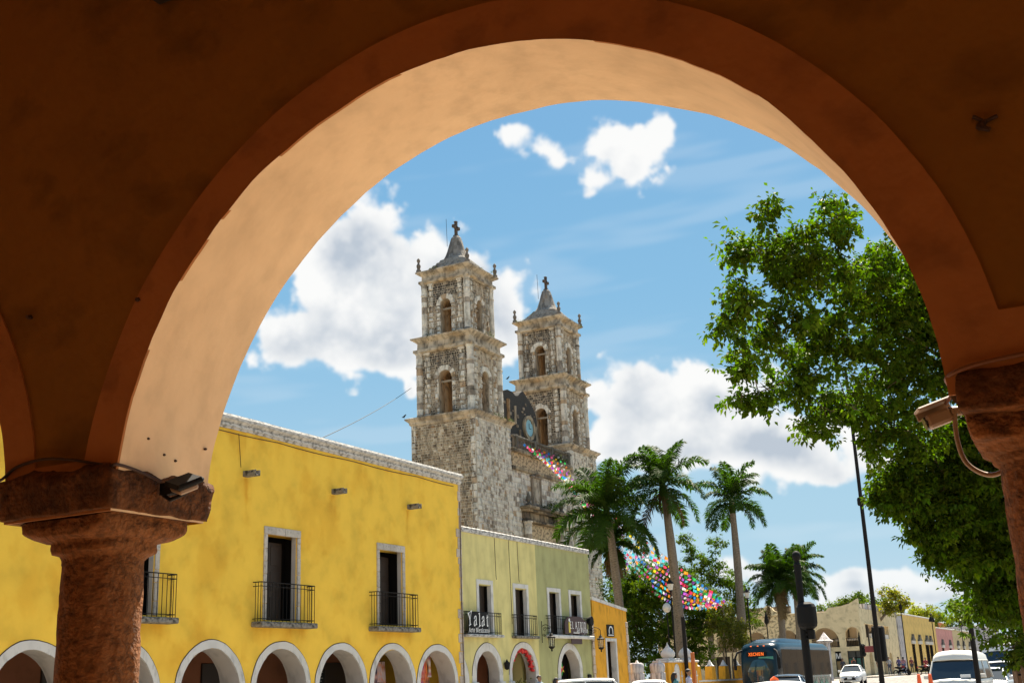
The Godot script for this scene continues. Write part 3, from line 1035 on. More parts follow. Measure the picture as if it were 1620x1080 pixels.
func build_yellow_house() -> void:
	var h := thing("yellow_house", "large two-storey yellow house with white-trimmed arcade and iron balconies", "house", Vector3(FX - 6, 0, -29), "", 0.0, true)
	var arches := []
	for c in [15.9, 18.9, 21.95, 25.05, 28.65, 32.03, 35.37, 38.65, 41.85]:
		arches.append([c, 1.33 if c > 27 else 1.25, 1.67])
	var wins := []
	for c in [18.65, 25.3, 31.96, 38.55]:
		wins.append([c - 0.78, c + 0.78, 3.9, 6.76])
	var mb := MB.new()
	house_wall(mb, 14.0, 43.97, 9.95, arches, wins)
	part(h, "wall", mb, mats.plaster_yellow)
	house_shell(h, 14.0, 43.97, 9.9, 13.0, 3.86, mats.inner_brown, mats.plaster_yellow)
	# pale lining of the arches
	for a in arches:
		var lining := MB.new()
		var rows := []
		for k in 41:
			var t := PI * k / 40.0
			var q: float = a[1] - 0.004 + 0.03 * fn.get_noise_2d(a[0] * 40 + (PI - t) * 60, a[1] * 90)
			var p := Vector2(a[0] - q * cos(t), a[2] + q * sin(t))
			rows.append(PackedVector3Array([Vector3(FX + 0.02, p.y, -p.x), Vector3(FX - 0.76, p.y, -p.x)]))
		rows.push_front(PackedVector3Array([Vector3(FX + 0.02, 0, -(a[0] - a[1] + 0.004)), Vector3(FX - 0.76, 0, -(a[0] - a[1] + 0.004))]))
		rows.push_back(PackedVector3Array([Vector3(FX + 0.02, 0, -(a[0] + a[1] - 0.004)), Vector3(FX - 0.76, 0, -(a[0] + a[1] - 0.004))]))
		lining.grid(rows, false)
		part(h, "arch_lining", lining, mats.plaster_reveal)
		arch_trim(h, a[0], a[2], a[1] - 0.002, a[1] + 0.235, 0.0)
	# moulded cornice
	mb = MB.new()
	var prof := PackedVector2Array([Vector2(-0.3, 9.945), Vector2(0.04, 9.945), Vector2(0.05, 9.99), Vector2(0.10, 10.02), Vector2(0.11, 10.10), Vector2(0.08, 10.13), Vector2(0.15, 10.19), Vector2(0.20, 10.22), Vector2(0.21, 10.32), Vector2(0.17, 10.34), Vector2(0.15, 10.40), Vector2(-0.3, 10.40)])
	for k in 30:
		var ua := 14.0 + k
		var sag := 0.02 * fn.get_noise_1d(k * 40.0)
		mb.plate(prof, Transform3D(Basis(), Vector3(FX, sag, -ua)), 0.999 if k < 29 else 0.97)
	part(h, "cornice", mb, mats.cornice_white)
	mb = MB.new()
	var pts := []
	for k in 31:
		pts.append(Vector3(FX + 0.03, 9.86 - 0.05 * absf(sin(k * 0.7)), -14.0 - k * 0.98))
	mb.tube(pts, 0.014, 4)
	mb.tube([Vector3(FX + 0.02, 9.85, -29.6), Vector3(FX + 0.02, 8.75, -29.75)], 0.010, 4)
	mb.tube([Vector3(FX + 0.05, 9.2, -43.86), Vector3(FX + 0.06, 5.0, -43.8), Vector3(FX + 0.05, 1.0, -43.87)], 0.018, 4)
	part(h, "cable", mb, mats.cable)
	# windows, doors, balconies
	for c in [18.65, 25.3, 31.96, 38.55]:
		var win := stone_frame(h, c - 0.97, c + 0.97, 3.9, 6.96, 0.18, true, mats.frame_stone)
		var d := MB.new()
		d.bbox(Vector3(FX - 0.62, 5.2, -(c + 0.36)), Vector3(0.06, 2.7, 0.72), 0.01)
		for j in 3:
			d.bbox(Vector3(FX - 0.58, 4.4 + j * 0.85, -(c + 0.36)), Vector3(0.03, 0.65, 0.5), 0.01)
		part(win, "shutter", d, mats.dark_wood)
		d = MB.new()
		d.bbox(Vector3(FX - 0.62, 5.3, -(c - 0.5)), Vector3(0.06, 2.9, 0.5), 0.01)
		part(win, "shutter", d, mats.dark_wood)
		d = MB.new()
		d.box(Vector3(FX - 1.2, 5.35, -c), Vector3(0.1, 3.6, 3.4))
		d.box(Vector3(FX - 0.74, 5.35, -(c - 1.65)), Vector3(0.9, 3.6, 0.1))
		d.box(Vector3(FX - 0.74, 5.35, -(c + 1.65)), Vector3(0.9, 3.6, 0.1))
		d.box(Vector3(FX - 0.74, 7.1, -c), Vector3(0.9, 0.1, 3.3))
		part(win, "room_shade", d, mats.shade_black)  # black box, the unlit interior's shade put into its colour
		d = MB.new()
		d.box(Vector3(FX - 0.12, 5.33, -(c - 0.772)), Vector3(0.17, 2.86, 0.02))
		d.box(Vector3(FX - 0.12, 5.33, -(c + 0.772)), Vector3(0.17, 2.86, 0.02))
		d.box(Vector3(FX - 0.12, 6.752, -c), Vector3(0.17, 0.02, 1.52))
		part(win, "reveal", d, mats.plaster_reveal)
		balcony(h, c - 1.45, c + 1.38, 3.66, 3.83, 5.08, 0.33, 15, mats.old_stone)
	# stone rain spouts
	for u in [23.6, 30.0, 34.85, 39.9]:
		mb = MB.new()
		for s in [-1, 1]:
			mb.bbox(Vector3(FX + 0.22, 8.56, -u + s * 0.10), Vector3(0.62, 0.17, 0.05), 0.012)
		mb.bbox(Vector3(FX + 0.22, 8.48, -u), Vector3(0.62, 0.05, 0.25), 0.012)
		part(h, "rain_spout", mb, mats.old_stone)
	# stones of the corner
	var y := 0.2
	var k := 0
	while y < 9.85:
		var hh := rng.randf_range(0.28, 0.62)
		var w := 0.42 if k % 2 == 0 else 0.30
		if y > 4.4 and y < 6.2 or y > 7.8:
			w *= 0.55
		mb = MB.new()
		mb.col = stone_tint(0.25, 0.5)
		mb.bbox(Vector3(FX - 0.02 + rng.randf_range(0, 0.008), y + hh / 2, -(43.975 - w / 2)), Vector3(0.09, hh - 0.02, w), 0.012)
		part(h, "quoin_stone", mb, mats.frame_stone)
		y += hh
		k += 1
	# piers' impost stones
	for u in [30.33, 33.7, 37.0, 40.25, 43.4]:
		mb = MB.new()
		mb.bbox(Vector3(FX - 0.33, 1.60, -u), Vector3(0.82, 0.18, 0.46), 0.02)
		part(h, "impost", mb, mats.cornice_white)
	# doors of the gallery
	for u in [20.5, 26.5, 33.4, 40.4, 43.0]:
		mb = MB.new()
		mb.bbox(Vector3(FX - 4.02, 1.35, -u), Vector3(0.1, 2.7, 1.5), 0.02)
		part(h, "door", mb, mats.dark_wood)
	# what hangs in the gallery
	for lu in [[28.2, "dark hanging lantern inside the first wide arch of the yellow house"], [35.9, "dark hanging lantern inside the middle arch of the yellow house"]]:
		var hl := thing("hanging_lantern", lu[1], "lantern", Vector3(FX - 1.9, 2.35, -lu[0]), "lanterns of the yellow gallery")
		mb = MB.new()
		mb.lathe([[0.03, 0.55], [0.05, 0.5], [0.16, 0.42], [0.14, 0.38]], 6, Vector3.ZERO)
		mb.lathe([[0.04, -0.05], [0.12, 0.0], [0.12, 0.03]], 6, Vector3.ZERO)
		for k2 in 6:
			mb.tube([Vector3(cos(TAU * k2 / 6) * 0.13, 0.4, sin(TAU * k2 / 6) * 0.13), Vector3(cos(TAU * k2 / 6) * 0.11, 0.02, sin(TAU * k2 / 6) * 0.11)], 0.012, 4)
		part(hl, "cage", mb, mats.iron)
		mb = MB.new()
		mb.tube([Vector3(0, 0.55, 0), Vector3(0, 1.35, 0)], 0.012, 4)
		part(hl, "chain", mb, mats.iron)
		mb = MB.new()
		mb.lathe([[0.10, 0.04], [0.125, 0.38]], 6, Vector3.ZERO)
		part(hl, "lamp_glass", mb, glass_mat())
	mb = MB.new()
	mb.bbox(Vector3(FX - 2.6, 2.12, -37.2), Vector3(0.06, 0.62, 1.3), 0.02)
	var pl := thing("notice_board", "dark notice board hanging inside the third arch of the yellow house", "sign", Vector3(FX - 2.6, 2.0, -37.2), "", 0.0, true)
	part(pl, "board", mb, mats.black)
	mb = MB.new()
	for j in 4:
		mb.box(Vector3(FX - 2.55, 2.30 - j * 0.11, -37.2), Vector3(0.02, 0.035, 0.95 - 0.13 * (j % 2)))
	part(pl, "line", mb, P("faint", lin(0.16, 0.16, 0.14)))
	mb = MB.new()
	for q in [-0.5, 0.5]:
		mb.tube([Vector3(FX - 2.6, 2.4, -37.2 + q), Vector3(FX - 2.6, 3.75, -37.2 + q)], 0.01, 4)
	part(pl, "chain", mb, mats.iron)
	hung_clothes(Vector3(FX - 1.35, 2.62, -39.4), 5, [Color(0.55, 0.42, 0.45), Color(0.6, 0.5, 0.52), Color(0.10, 0.07, 0.10)], "pale embroidered blouses hanging inside the fourth yellow arch")
	hung_clothes(Vector3(FX - 0.95, 2.85, -42.15), 9, [Color(0.55, 0.03, 0.03), Color(0.7, 0.2, 0.02), Color(0.03, 0.02, 0.03), Color(0.6, 0.55, 0.5), Color(0.3, 0.05, 0.2)], "colourful embroidered dresses hanging inside the last yellow arch")

func hung_clothes(at: Vector3, n: int, cols: Array, label: String) -> void:
	var t := thing("hanging_clothes", label, "clothes", at, "", 0.0, false)
	var bar := MB.new()
	bar.tube([Vector3(0, 0.03, 0.7), Vector3(0, 0.03, -0.7)], 0.015, 5)
	part(t, "rail", bar, mats.iron)
	for k in n:
		var mb := MB.new()
		var z := lerpf(0.55, -0.55, k / float(maxi(n - 1, 1)))
		var len := rng.randf_range(0.7, 1.5)
		var rows := []
		for j in 8:
			var s := j / 7.0
			var row := PackedVector3Array()
			for m in 9:
				var q := m / 8.0 - 0.5
				row.append(Vector3(0.05 * sin(m * 2.1 + k) * s + 0.02, -s * len, z - q * (0.22 + 0.16 * s)))
			rows.append(row)
		var base: Color = cols[k % cols.size()]
		mb.col = base
		mb.grid(rows, false)
		for m in mb.c.size():
			var row: int = m / 9
			if row in [1, 4, 6]:
				mb.c[m] = cols[(k + row) % cols.size()].lerp(Color(0.7, 0.25, 0.1), rng.randf())
		part(t, "garment", mb, mats.tint)
		mb = MB.new()

func build_green_houses() -> void:
	var a := thing("lime_house", "pale yellow-green house with two balcony doors and a banner reading Yalat", "house", Vector3(FX - 6, 0, -47.5), "", 0.0, true)
	var mb := MB.new()
	house_wall(mb, 44.0, 51.05, 7.97, [[46.03, 1.02, 1.99], [49.43, 1.18, 1.98]], [[45.42, 46.52, 3.67, 5.80], [48.8, 49.95, 3.67, 5.80]], -0.04, 0.5, 0.0, 0.1)
	part(a, "wall", mb, mats.plaster_lime)
	house_shell(a, 44.0, 51.05, 7.9, 13.0, 3.6, mats.inner_brown, mats.plaster_lime, -0.04)
	arch_trim(a, 43.0, 1.8, 1.04, 1.36, -0.04, 43.99)
	var b := thing("olive_house", "olive green house with two white-framed balcony doors and restaurant sign", "house", Vector3(FX - 6, 0, -54), "", 0.0, true)
	mb = MB.new()
	house_wall(mb, 51.052, 57.2, 7.97, [[54.35, 1.12, 1.98]], [[52.32, 53.44, 3.78, 5.80], [54.75, 55.88, 3.78, 5.80]], -0.045, 0.5, 0.0, 0.1)
	part(b, "wall", mb, mats.plaster_olive)
	house_shell(b, 51.06, 57.2, 7.9, 13.0, 3.6, mats.inner_brown, mats.plaster_olive, -0.045)
	for s in [[a, 46.03, 1.99, 1.02, 1.35], [a, 49.43, 1.98, 1.18, 1.45], [b, 54.35, 1.98, 1.12, 1.42]]:
		arch_trim(s[0], s[1], s[2], s[3] - 0.002, s[4], -0.04)
		var lining := MB.new()
		var rows := []
		for k in 35:
			var t := PI * (k - 1) / 32.0
			var q: float = s[3] - 0.004 + 0.03 * fn.get_noise_2d(s[1] * 40 + (PI - t) * 60, s[3] * 90)
			var p := Vector2(s[1] - q * cos(t), s[2] + q * sin(t))
			if k == 0:
				p = Vector2(s[1] - s[3] + 0.004, 0)
			if k == 34:
				p = Vector2(s[1] + s[3] - 0.004, 0)
			rows.append(PackedVector3Array([Vector3(FX - 0.03, p.y, -p.x), Vector3(FX - 0.55, p.y, -p.x)]))
		lining.grid(rows, false)
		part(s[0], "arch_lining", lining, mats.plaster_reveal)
		mb = MB.new()
		mb.box(Vector3(FX - 2.3, 1.75, -s[1]), Vector3(0.1, 3.4, 3.0))
		mb.box(Vector3(FX - 1.6, 1.75, -(s[1] - 1.5)), Vector3(1.4, 3.4, 0.1))
		mb.box(Vector3(FX - 1.6, 1.75, -(s[1] + 1.5)), Vector3(1.4, 3.4, 0.1))
		part(s[0], "shop_backing", mb, mats.inner_brown if s[1] == 46.03 else mats.shade_black)  # backing boxes; the near-black ones paint in the shade inside
		for q in [-1, 1]:
			mb = MB.new()
			mb.bbox(Vector3(FX + 0.0, 1.66, -(s[1] + q * (s[3] + s[4]) / 2)), Vector3(0.16, 0.12, s[4] - s[3] + 0.12), 0.015)
			part(s[0], "impost", mb, mats.plaster_white)
	for s in [[a, 44.0, 51.05], [b, 51.055, 57.22]]:
		mb = MB.new()
		mb.plate(PackedVector2Array([Vector2(-0.5, 7.96), Vector2(0.02, 7.96), Vector2(0.035, 8.0), Vector2(0.035, 8.16), Vector2(0.0, 8.2), Vector2(-0.5, 8.2)]), Transform3D(Basis(), Vector3(FX, 0, -s[1])), s[2] - s[1])
		part(s[0], "coping", mb, mats.cornice_white)
	stone_frame(a, 45.23, 46.70, 3.67, 6.02, 0.20, false, mats.plaster_white, -0.04)
	stone_frame(a, 48.60, 50.13, 3.67, 6.02, 0.20, false, mats.plaster_white, -0.04)
	stone_frame(b, 52.12, 53.62, 3.78, 6.01, 0.20, false, mats.plaster_white, -0.04)
	stone_frame(b, 54.55, 56.06, 3.78, 6.01, 0.20, false, mats.plaster_white, -0.04)
	for s in [[a, 45.97], [a, 49.37], [b, 52.88], [b, 55.31]]:
		mb = MB.new()
		mb.bbox(Vector3(FX - 0.40, 4.75, -(s[1] + 0.3)), Vector3(0.06, 2.1, 0.52), 0.01)
		var sh := part(s[0], "shutter", mb, mats.dark_wood)
		mb = MB.new()
		mb.box(Vector3(FX - 1.1, 4.75, -s[1]), Vector3(0.1, 2.4, 2.0))
		mb.box(Vector3(FX - 0.72, 4.75, -(s[1] - 0.85)), Vector3(0.7, 2.4, 0.1))
		mb.box(Vector3(FX - 0.72, 4.75, -(s[1] + 0.85)), Vector3(0.7, 2.4, 0.1))
		mb.box(Vector3(FX - 0.72, 5.9, -s[1]), Vector3(0.7, 0.1, 1.6))
		part(sh, "room_shade", mb, mats.shade_black)  # black box painting the shade behind the balcony door
	balcony(a, 44.02, 47.05, 3.56, 3.68, 4.6, 0.16, 15, mats.cornice_white)
	balcony(a, 48.38, 50.55, 3.56, 3.68, 4.6, 0.16, 11, mats.old_stone)
	balcony(b, 51.85, 56.75, 3.62, 3.78, 4.66, 0.16, 24, mats.plaster_white, true)
	# cables down the lime wall
	mb = MB.new()
	for s in [[47.0, 0.02], [48.35, 0.0], [49.2, 0.0]]:
		mb.tube([Vector3(FX - 0.03, 7.95, -s[0]), Vector3(FX - 0.03, 6.2, -s[0] - 0.05), Vector3(FX - 0.03, 4.2 if s[0] < 48.5 and s[0] > 48 else 6.1, -s[0] - 0.08)], 0.012, 4)
	part(a, "cable", mb, mats.cable)
	# banner
	var y := thing("banner", "black banner lettered Yalat on the pale green house's balcony rail", "banner", Vector3(FX + 0.235, 3.66, -44.85), "", PI / 2)
	mb = MB.new()
	mb.box(Vector3(0, 0.46, 0), Vector3(1.66, 0.94, 0.02))
	part(y, "cloth", mb, mats.black)
	text(y, "lettering", "Yalat", "Droid Serif", 400, 0.56, front(0.02, 0.56, 0.016), mats.white, 0.28, 0.008, 0.72)
	text(y, "lettering", "Arte Mexicano", "Droid Serif", 400, 0.19, front(0.05, 0.17, 0.016), mats.white, 0.1, 0.006, 0.95)
	# restaurant sign
	var e := thing("restaurant_sign", "dark brown board lettered EL ATRIO on the olive balcony rail", "sign", Vector3(FX + 0.235, 3.84, -54.65), "", PI / 2)
	mb = MB.new()
	mb.plate(PackedVector2Array([Vector2(-1.28, 0.0), Vector2(1.25, 0.0), Vector2(1.28, 0.62), Vector2(0.9, 0.72), Vector2(0.5, 0.86), Vector2(-0.5, 0.84), Vector2(-0.95, 0.80), Vector2(-1.28, 0.55)]), front(0, 0, 0.02), 0.04)
	part(e, "board", mb, mats.sign_brown)
	mb = MB.new()
	mb.rect(-0.86, 0.06, -0.68, 0.56, front(0, 0, 0.03), 0.015)
	part(e, "emblem", mb, P("yellow_paint", lin(0.62, 0.5, 0.05)))
	mb = MB.new()
	mb.plate(ring(Vector2(-0.77, 0.66), 0.0, 0.085, 0.0, TAU, 0.0, 0.0, 12), front(0, 0, 0.03), 0.015)
	part(e, "emblem", mb, mats.white)
	text(e, "lettering", "EL ATRIO", "Droid Sans", 400, 0.36, front(0.28, 0.42, 0.026), mats.white, 0.0, 0.01, 0.66)
	text(e, "lettering", "del Mayab", "Droid Serif", 400, 0.2, front(0.72, 0.16, 0.026), mats.white, 0.25, 0.01, 0.8)
	text(e, "lettering", "Restaurante", "Droid Sans", 400, 0.09, front(0.0, 0.07, 0.026), mats.white, 0.0, 0.01)
	var sg := thing("small_sign", "small dark board hanging under the olive house's balcony", "sign", Vector3(FX + 0.2, 3.38, -54.75), "", PI / 2)
	mb = MB.new()
	mb.box(Vector3(0, 0.12, 0), Vector3(1.25, 0.26, 0.03))
	part(sg, "board", mb, mats.sign_brown)
	mb = MB.new()
	for q in [-0.5, 0.5]:
		mb.box(Vector3(q, 0.27, 0), Vector3(0.02, 0.08, 0.02))
	part(sg, "chain", mb, mats.iron)
	var sp := thing("loudspeaker", "round black loudspeaker at the right end of the olive balcony", "loudspeaker", Vector3(FX + 0.22, 4.1, -56.45), "", PI / 2)
	mb = MB.new()
	mb.tube([Vector3(0, 0.42, -0.12), Vector3(0, 0.42, 0.06), Vector3(0, 0.42, 0.1)], [0.17, 0.25, 0.24], 14)
	part(sp, "horn", mb, mats.black)
	mb = MB.new()
	mb.tube([Vector3(0, -0.3, -0.05), Vector3(0, 0.3, -0.05)], 0.03, 6)
	part(sp, "stand", mb, mats.black)
	for l in [[51.3, "black iron wall lantern on the olive house left of its arch"], [57.02, "black iron wall lantern between the olive and ochre houses"]]:
		wall_lantern(l[0], l[1])
	# small things on the walls
	var nb := MB.new()
	nb.bbox(Vector3(FX + 0.0, 1.7, -56.5), Vector3(0.1, 0.42, 0.34), 0.02)
	solo("meter_box", nb, mats.black, "small black meter box on the olive wall right of the arch", "meter box")
	nb = MB.new()
	nb.bbox(Vector3(FX + 0.0, 1.35, -52.55), Vector3(0.08, 0.7, 0.5), 0.02)
	solo("info_board", nb, mats.plaster_grey, "grey notice panel on the olive wall left of the arch", "notice")
	nb = MB.new()
	nb.bbox(Vector3(FX + 0.02, 1.05, -56.35), Vector3(0.1, 0.75, 0.5), 0.02)
	solo("poster_board", nb, P("poster", lin(0.35, 0.13, 0.06)), "reddish poster board low on the olive wall by the stone corner", "poster")
	var sl := thing("small_lantern", "small dark lantern on the pale green wall between its arches", "lantern", Vector3(FX + 0.1, 2.2, -47.55))
	nb = MB.new()
	nb.lathe([[0.05, 0.0], [0.12, 0.05], [0.14, 0.30], [0.05, 0.38], [0.02, 0.45]], 6, Vector3.ZERO)
	part(sl, "body", nb, mats.iron)
	nb = MB.new()
	nb.box(Vector3(-0.06, 0.25, 0), Vector3(0.12, 0.04, 0.04))
	part(sl, "bracket", nb, mats.iron)
	var pp := thing("potted_plant", "small leafy plant against the pale green wall between its arches", "plant", Vector3(FX + 0.45, 0.15, -48.0))
	nb = MB.new()
	nb.lathe([[0.14, 0.0], [0.22, 0.4], [0.24, 0.42]], 12, Vector3.ZERO)
	part(pp, "pot", nb, mats.inner_brown)
	leaf_cloud(pp, "foliage", [[Vector3(0, 1.0, 0), Vector3(0.25, 0.75, 0.3)]], 70, 0.10, leaf_mat("leaf_dull", lin(0.07, 0.09, 0.04)), 9)
	# garland of red flowers round the second pale green arch, and a coloured lantern in the olive one
	var mm := MultiMesh.new()
	var fl := MB.new()
	fl.lathe([[0.02, -0.05], [0.06, 0.0], [0.03, 0.05]], 6, Vector3.ZERO, true)
	mm.transform_format = MultiMesh.TRANSFORM_3D
	mm.mesh = fl.mesh()
	var tr := []
	for k in 150:
		var t := rng.randf_range(0.05, 0.93) * PI
		if t > 2.35 and rng.randf() < 0.5:
			continue
		var r := 1.10 + rng.randf_range(-0.07, 0.07)
		tr.append(Transform3D(Basis.from_euler(Vector3(rng.randf() * 6, rng.randf() * 6, 0)).scaled(Vector3.ONE * rng.randf_range(0.7, 1.4)), Vector3(FX - 0.2 + rng.randf_range(-0.08, 0.1), 1.98 + r * sin(t), -49.43 - r * cos(t))))
	mm.instance_count = tr.size()
	for k in tr.size():
		mm.set_instance_transform(k, tr[k])
	var gl := MultiMeshInstance3D.new()
	gl.name = "flower_garland"
	gl.multimesh = mm
	gl.material_override = mats.red
	add_child(gl)
	tag(gl, "garland of red flowers round the middle pale green arch", "garland")
	gl.set_meta("kind", "stuff")
	var gr := thing("goods_rack", "rack of turquoise and white goods inside the garlanded arch", "rack", Vector3(FX - 1.6, 0.0, -49.9))
	nb = MB.new()
	for k in 5:
		nb.box(Vector3(0, 0.4 + k * 0.45, 0), Vector3(0.4, 0.03, 1.0))
	for q in [-0.5, 0.5]:
		nb.box(Vector3(0.0, 1.15, q), Vector3(0.4, 2.3, 0.03))
	part(gr, "shelf", nb, mats.dark_wood)
	for k in 24:
		nb = MB.new()
		nb.col = [Color(0.05, 0.32, 0.34), Color(0.55, 0.55, 0.5), Color(0.12, 0.3, 0.4), Color(0.4, 0.12, 0.1)][rng.randi() % 4]
		var hh := rng.randf_range(0.12, 0.3)
		nb.lathe([[0.05, 0.0], [0.075, hh * 0.4], [0.03, hh]], 8, Vector3(0.08, 0.415 + (k % 5) * 0.45, rng.randf_range(-0.42, 0.42)))
		part(gr, "pot", nb, mats.tint)
	var pn := thing("paper_star", "small red, yellow and green paper star hanging in the olive arch", "decoration", Vector3(FX - 0.5, 2.2, -54.3))
	for k in 7:
		nb = MB.new()
		nb.col = [Color(0.6, 0.02, 0.06), Color(0.75, 0.5, 0.02), Color(0.03, 0.35, 0.05)][k % 3]
		var d := Vector3(0, sin(k * TAU / 7), cos(k * TAU / 7))
		nb.tube([d * 0.05, d * 0.32], [0.09, 0.01], 6)
		part(pn, "ray", nb, mats.tint)
	nb = MB.new()
	nb.tube([Vector3(0, 0.2, 0), Vector3(0, 0.95, 0)], 0.006, 4)
	part(pn, "string", nb, mats.iron)

func wall_lantern(u: float, label: String) -> void:
	var l := thing("wall_lantern", label, "lantern", Vector3(FX, 3.4, -u), "iron wall lanterns")
	var mb := MB.new()
	mb.tube([Vector3(0.02, 0.0, 0), Vector3(0.02, 1.0, 0)], 0.018, 5)
	mb.bend([Vector3(0.02, 0.75, 0), Vector3(0.2, 0.82, 0), Vector3(0.40, 0.76, 0), Vector3(0.5, 0.66, 0), Vector3(0.5, 0.45, 0)], 0.016, 5)
	for s in [[0.17, 0.62, 0.11, 1.0], [0.12, 0.36, 0.08, -1.0]]:
		var pts := []
		for k in 15:
			var t := k / 14.0
			var ang: float = t * 9.0 * s[3]
			pts.append(Vector3(s[0] + cos(ang) * s[2] * (1 - t * 0.8), s[1] + sin(ang) * s[2] * (1 - t * 0.8), 0))
		mb.tube(pts, 0.013, 4)
	part(l, "bracket", mb, mats.iron)
	var ce := Vector3(0.5, 0, 0)
	mb = MB.new()
	mb.lathe([[0.02, 0.48], [0.03, 0.42], [0.09, 0.36], [0.12, 0.30], [0.20, 0.24], [0.20, 0.20], [0.16, 0.19]], 8, ce)
	mb.lathe([[0.02, -0.42], [0.05, -0.36], [0.035, -0.32], [0.10, -0.28], [0.16, -0.22], [0.16, -0.19]], 8, ce)
	for k in 8:
		var t := TAU * k / 8
		mb.tube([ce + Vector3(cos(t) * 0.155, 0.2, -sin(t) * 0.155), ce + Vector3(cos(t) * 0.125, -0.2, -sin(t) * 0.125)], 0.012, 4)
	part(l, "cage", mb, mats.iron)
	mb = MB.new()
	mb.lathe([[0.115, -0.2], [0.145, 0.2]], 8, ce)
	part(l, "lamp_glass", mb, glass_mat())

func glass_mat() -> StandardMaterial3D:
	if mats.has("pane"):
		return mats.pane
	var m := P("pane", Color(0.75, 0.75, 0.7, 0.22), 0.06)
	m.transparency = BaseMaterial3D.TRANSPARENCY_ALPHA
	return m

func build_ochre_house() -> void:
	var h := thing("ochre_house", "small ochre house with sloping white coping and one tall doorway", "house", Vector3(FX - 4, 0, -59.5), "", 0.0, true)
	var mb := MB.new()
	var xf := fac(0, 0, 0)
	mb.plate(PackedVector2Array([Vector2(57.3, 0), Vector2(58.88, 0), Vector2(58.88, 3.56), Vector2(60.03, 3.56), Vector2(60.03, 0), Vector2(61.8, 0), Vector2(61.8, 5.18), Vector2(57.3, 5.62)]), xf, 0.26)
	mb.box(Vector3(FX - 7.2, 2.5, -59.55), Vector3(0.4, 5.0, 4.5))
	mb.box(Vector3(FX - 3.8, 2.5, -61.6), Vector3(6.4, 5.0, 0.38))
	mb.box(Vector3(FX - 3.8, 2.5, -57.5), Vector3(6.4, 5.0, 0.38))
	part(h, "wall", mb, mats.plaster_ochre)
	mb = MB.new()
	mb.box(Vector3(FX - 3.8, 4.85, -59.55), Vector3(6.39, 0.2, 3.7))
	part(h, "roof", mb, mats.kerb)
	mb = MB.new()
	mb.plate(PackedVector2Array([Vector2(57.25, 5.63), Vector2(61.84, 5.18), Vector2(61.84, 5.33), Vector2(57.25, 5.79)]), fac(0, 0, 0.05), 0.7)
	part(h, "coping", mb, mats.plaster_white)
	mb = MB.new()
	var xd := fac(0, 0, 0.03)
	mb.rect(58.72, 0.15, 58.88, 3.72, xd, 0.1)
	mb.rect(60.03, 0.15, 60.2, 3.72, xd, 0.1)
	mb.rect(58.88, 3.56, 60.03, 3.72, xd, 0.1)
	var d := part(h, "door", mb, mats.plaster_white)
	mb = MB.new()
	mb.rect(58.885, 0.15, 58.9, 3.555, fac(0, 0, 0.0), 0.28)
	mb.rect(60.01, 0.15, 60.025, 3.555, fac(0, 0, 0.0), 0.28)
	part(d, "reveal", mb, mats.plaster_white)
	mb = MB.new()
	mb.box(Vector3(FX - 1.1, 1.9, -59.45), Vector3(0.08, 3.6, 3.0))
	mb.box(Vector3(FX - 0.7, 1.9, -60.5), Vector3(0.8, 3.6, 0.08))
	mb.box(Vector3(FX - 0.7, 3.72, -59.45), Vector3(0.8, 0.08, 2.2))
	part(d, "doorway_shade", mb, mats.dark_wood)  # dark box behind the doorway, interior shade put into its colour
	mb = MB.new()
	for k in 6:
		mb.tube([Vector3(FX - 0.1, 0.2, -59.5 - k * 0.1), Vector3(FX - 0.1, 1.35, -59.5 - k * 0.1)], 0.012, 4)
	mb.tube([Vector3(FX - 0.1, 1.35, -59.5), Vector3(FX - 0.1, 1.35, -60.02)], 0.016, 4)
	part(d, "grille", mb, mats.iron)
	var y := 0.2
	var k := 0
	while y < 5.1:
		var hh := rng.randf_range(0.3, 0.5)
		for s in [[57.15, 4.9], [61.72, 5.0]]:
			if y + hh < s[1]:
				mb = MB.new()
				mb.col = stone_tint(0.25, 0.7)
				var w := 0.30 if k % 2 == 0 else 0.2
				mb.bbox(Vector3(FX + 0.005, y + hh / 2, -s[0]), Vector3(0.08, hh - 0.02, w), 0.012)
				part(h, "quoin_stone", mb, mats.frame_stone)
		y += hh
		k += 1
	var s := thing("shop_sign", "square dark sign with a white arch over the ochre house's door", "sign", Vector3(FX + 0.02, 3.80, -59.43), "", PI / 2)
	mb = MB.new()
	mb.bbox(Vector3(0, 0.31, 0), Vector3(0.94, 0.62, 0.05), 0.01)
	part(s, "board", mb, mats.black)
	mb = MB.new()
	mb.plate(ring(Vector2(0.02, 0.27), 0.21, 0.28, 0, PI, 0.12), front(0, 0, 0.035), 0.012)
	part(s, "emblem", mb, mats.white)
	mb = MB.new()
	for j in 7:
		mb.rect(-0.33 + j * 0.1, 0.05, -0.26 + j * 0.1, 0.11, front(0, 0, 0.035), 0.012)
	part(s, "lettering", mb, mats.white)

# ---------------------------------------------------------------- the church
const CX := -48.65
var stain_noise: FastNoiseLite

func stone_col(p: Vector3, dark: float, light := 0.0) -> Color:
	var r := rng.randf()
	var b := Color(0.64, 0.555, 0.44).lerp(Color(0.78, 0.715, 0.61), clampf(rng.randf() + light, 0, 1))
	if r < 0.06:
		b = Color(0.54, 0.39, 0.25)
	elif r < 0.17:
		b = Color(0.42, 0.355, 0.28)
	elif r < 0.28 + light * 0.3:
		b = Color(0.82, 0.77, 0.66)
	var s := smoothstep(0.10, 0.60, stain_noise.get_noise_3d(p.x, p.y * 0.6, p.z) + dark + rng.randf_range(-0.12, 0.12))
	return b.lerp(Color(0.12, 0.105, 0.088), s * 0.8)

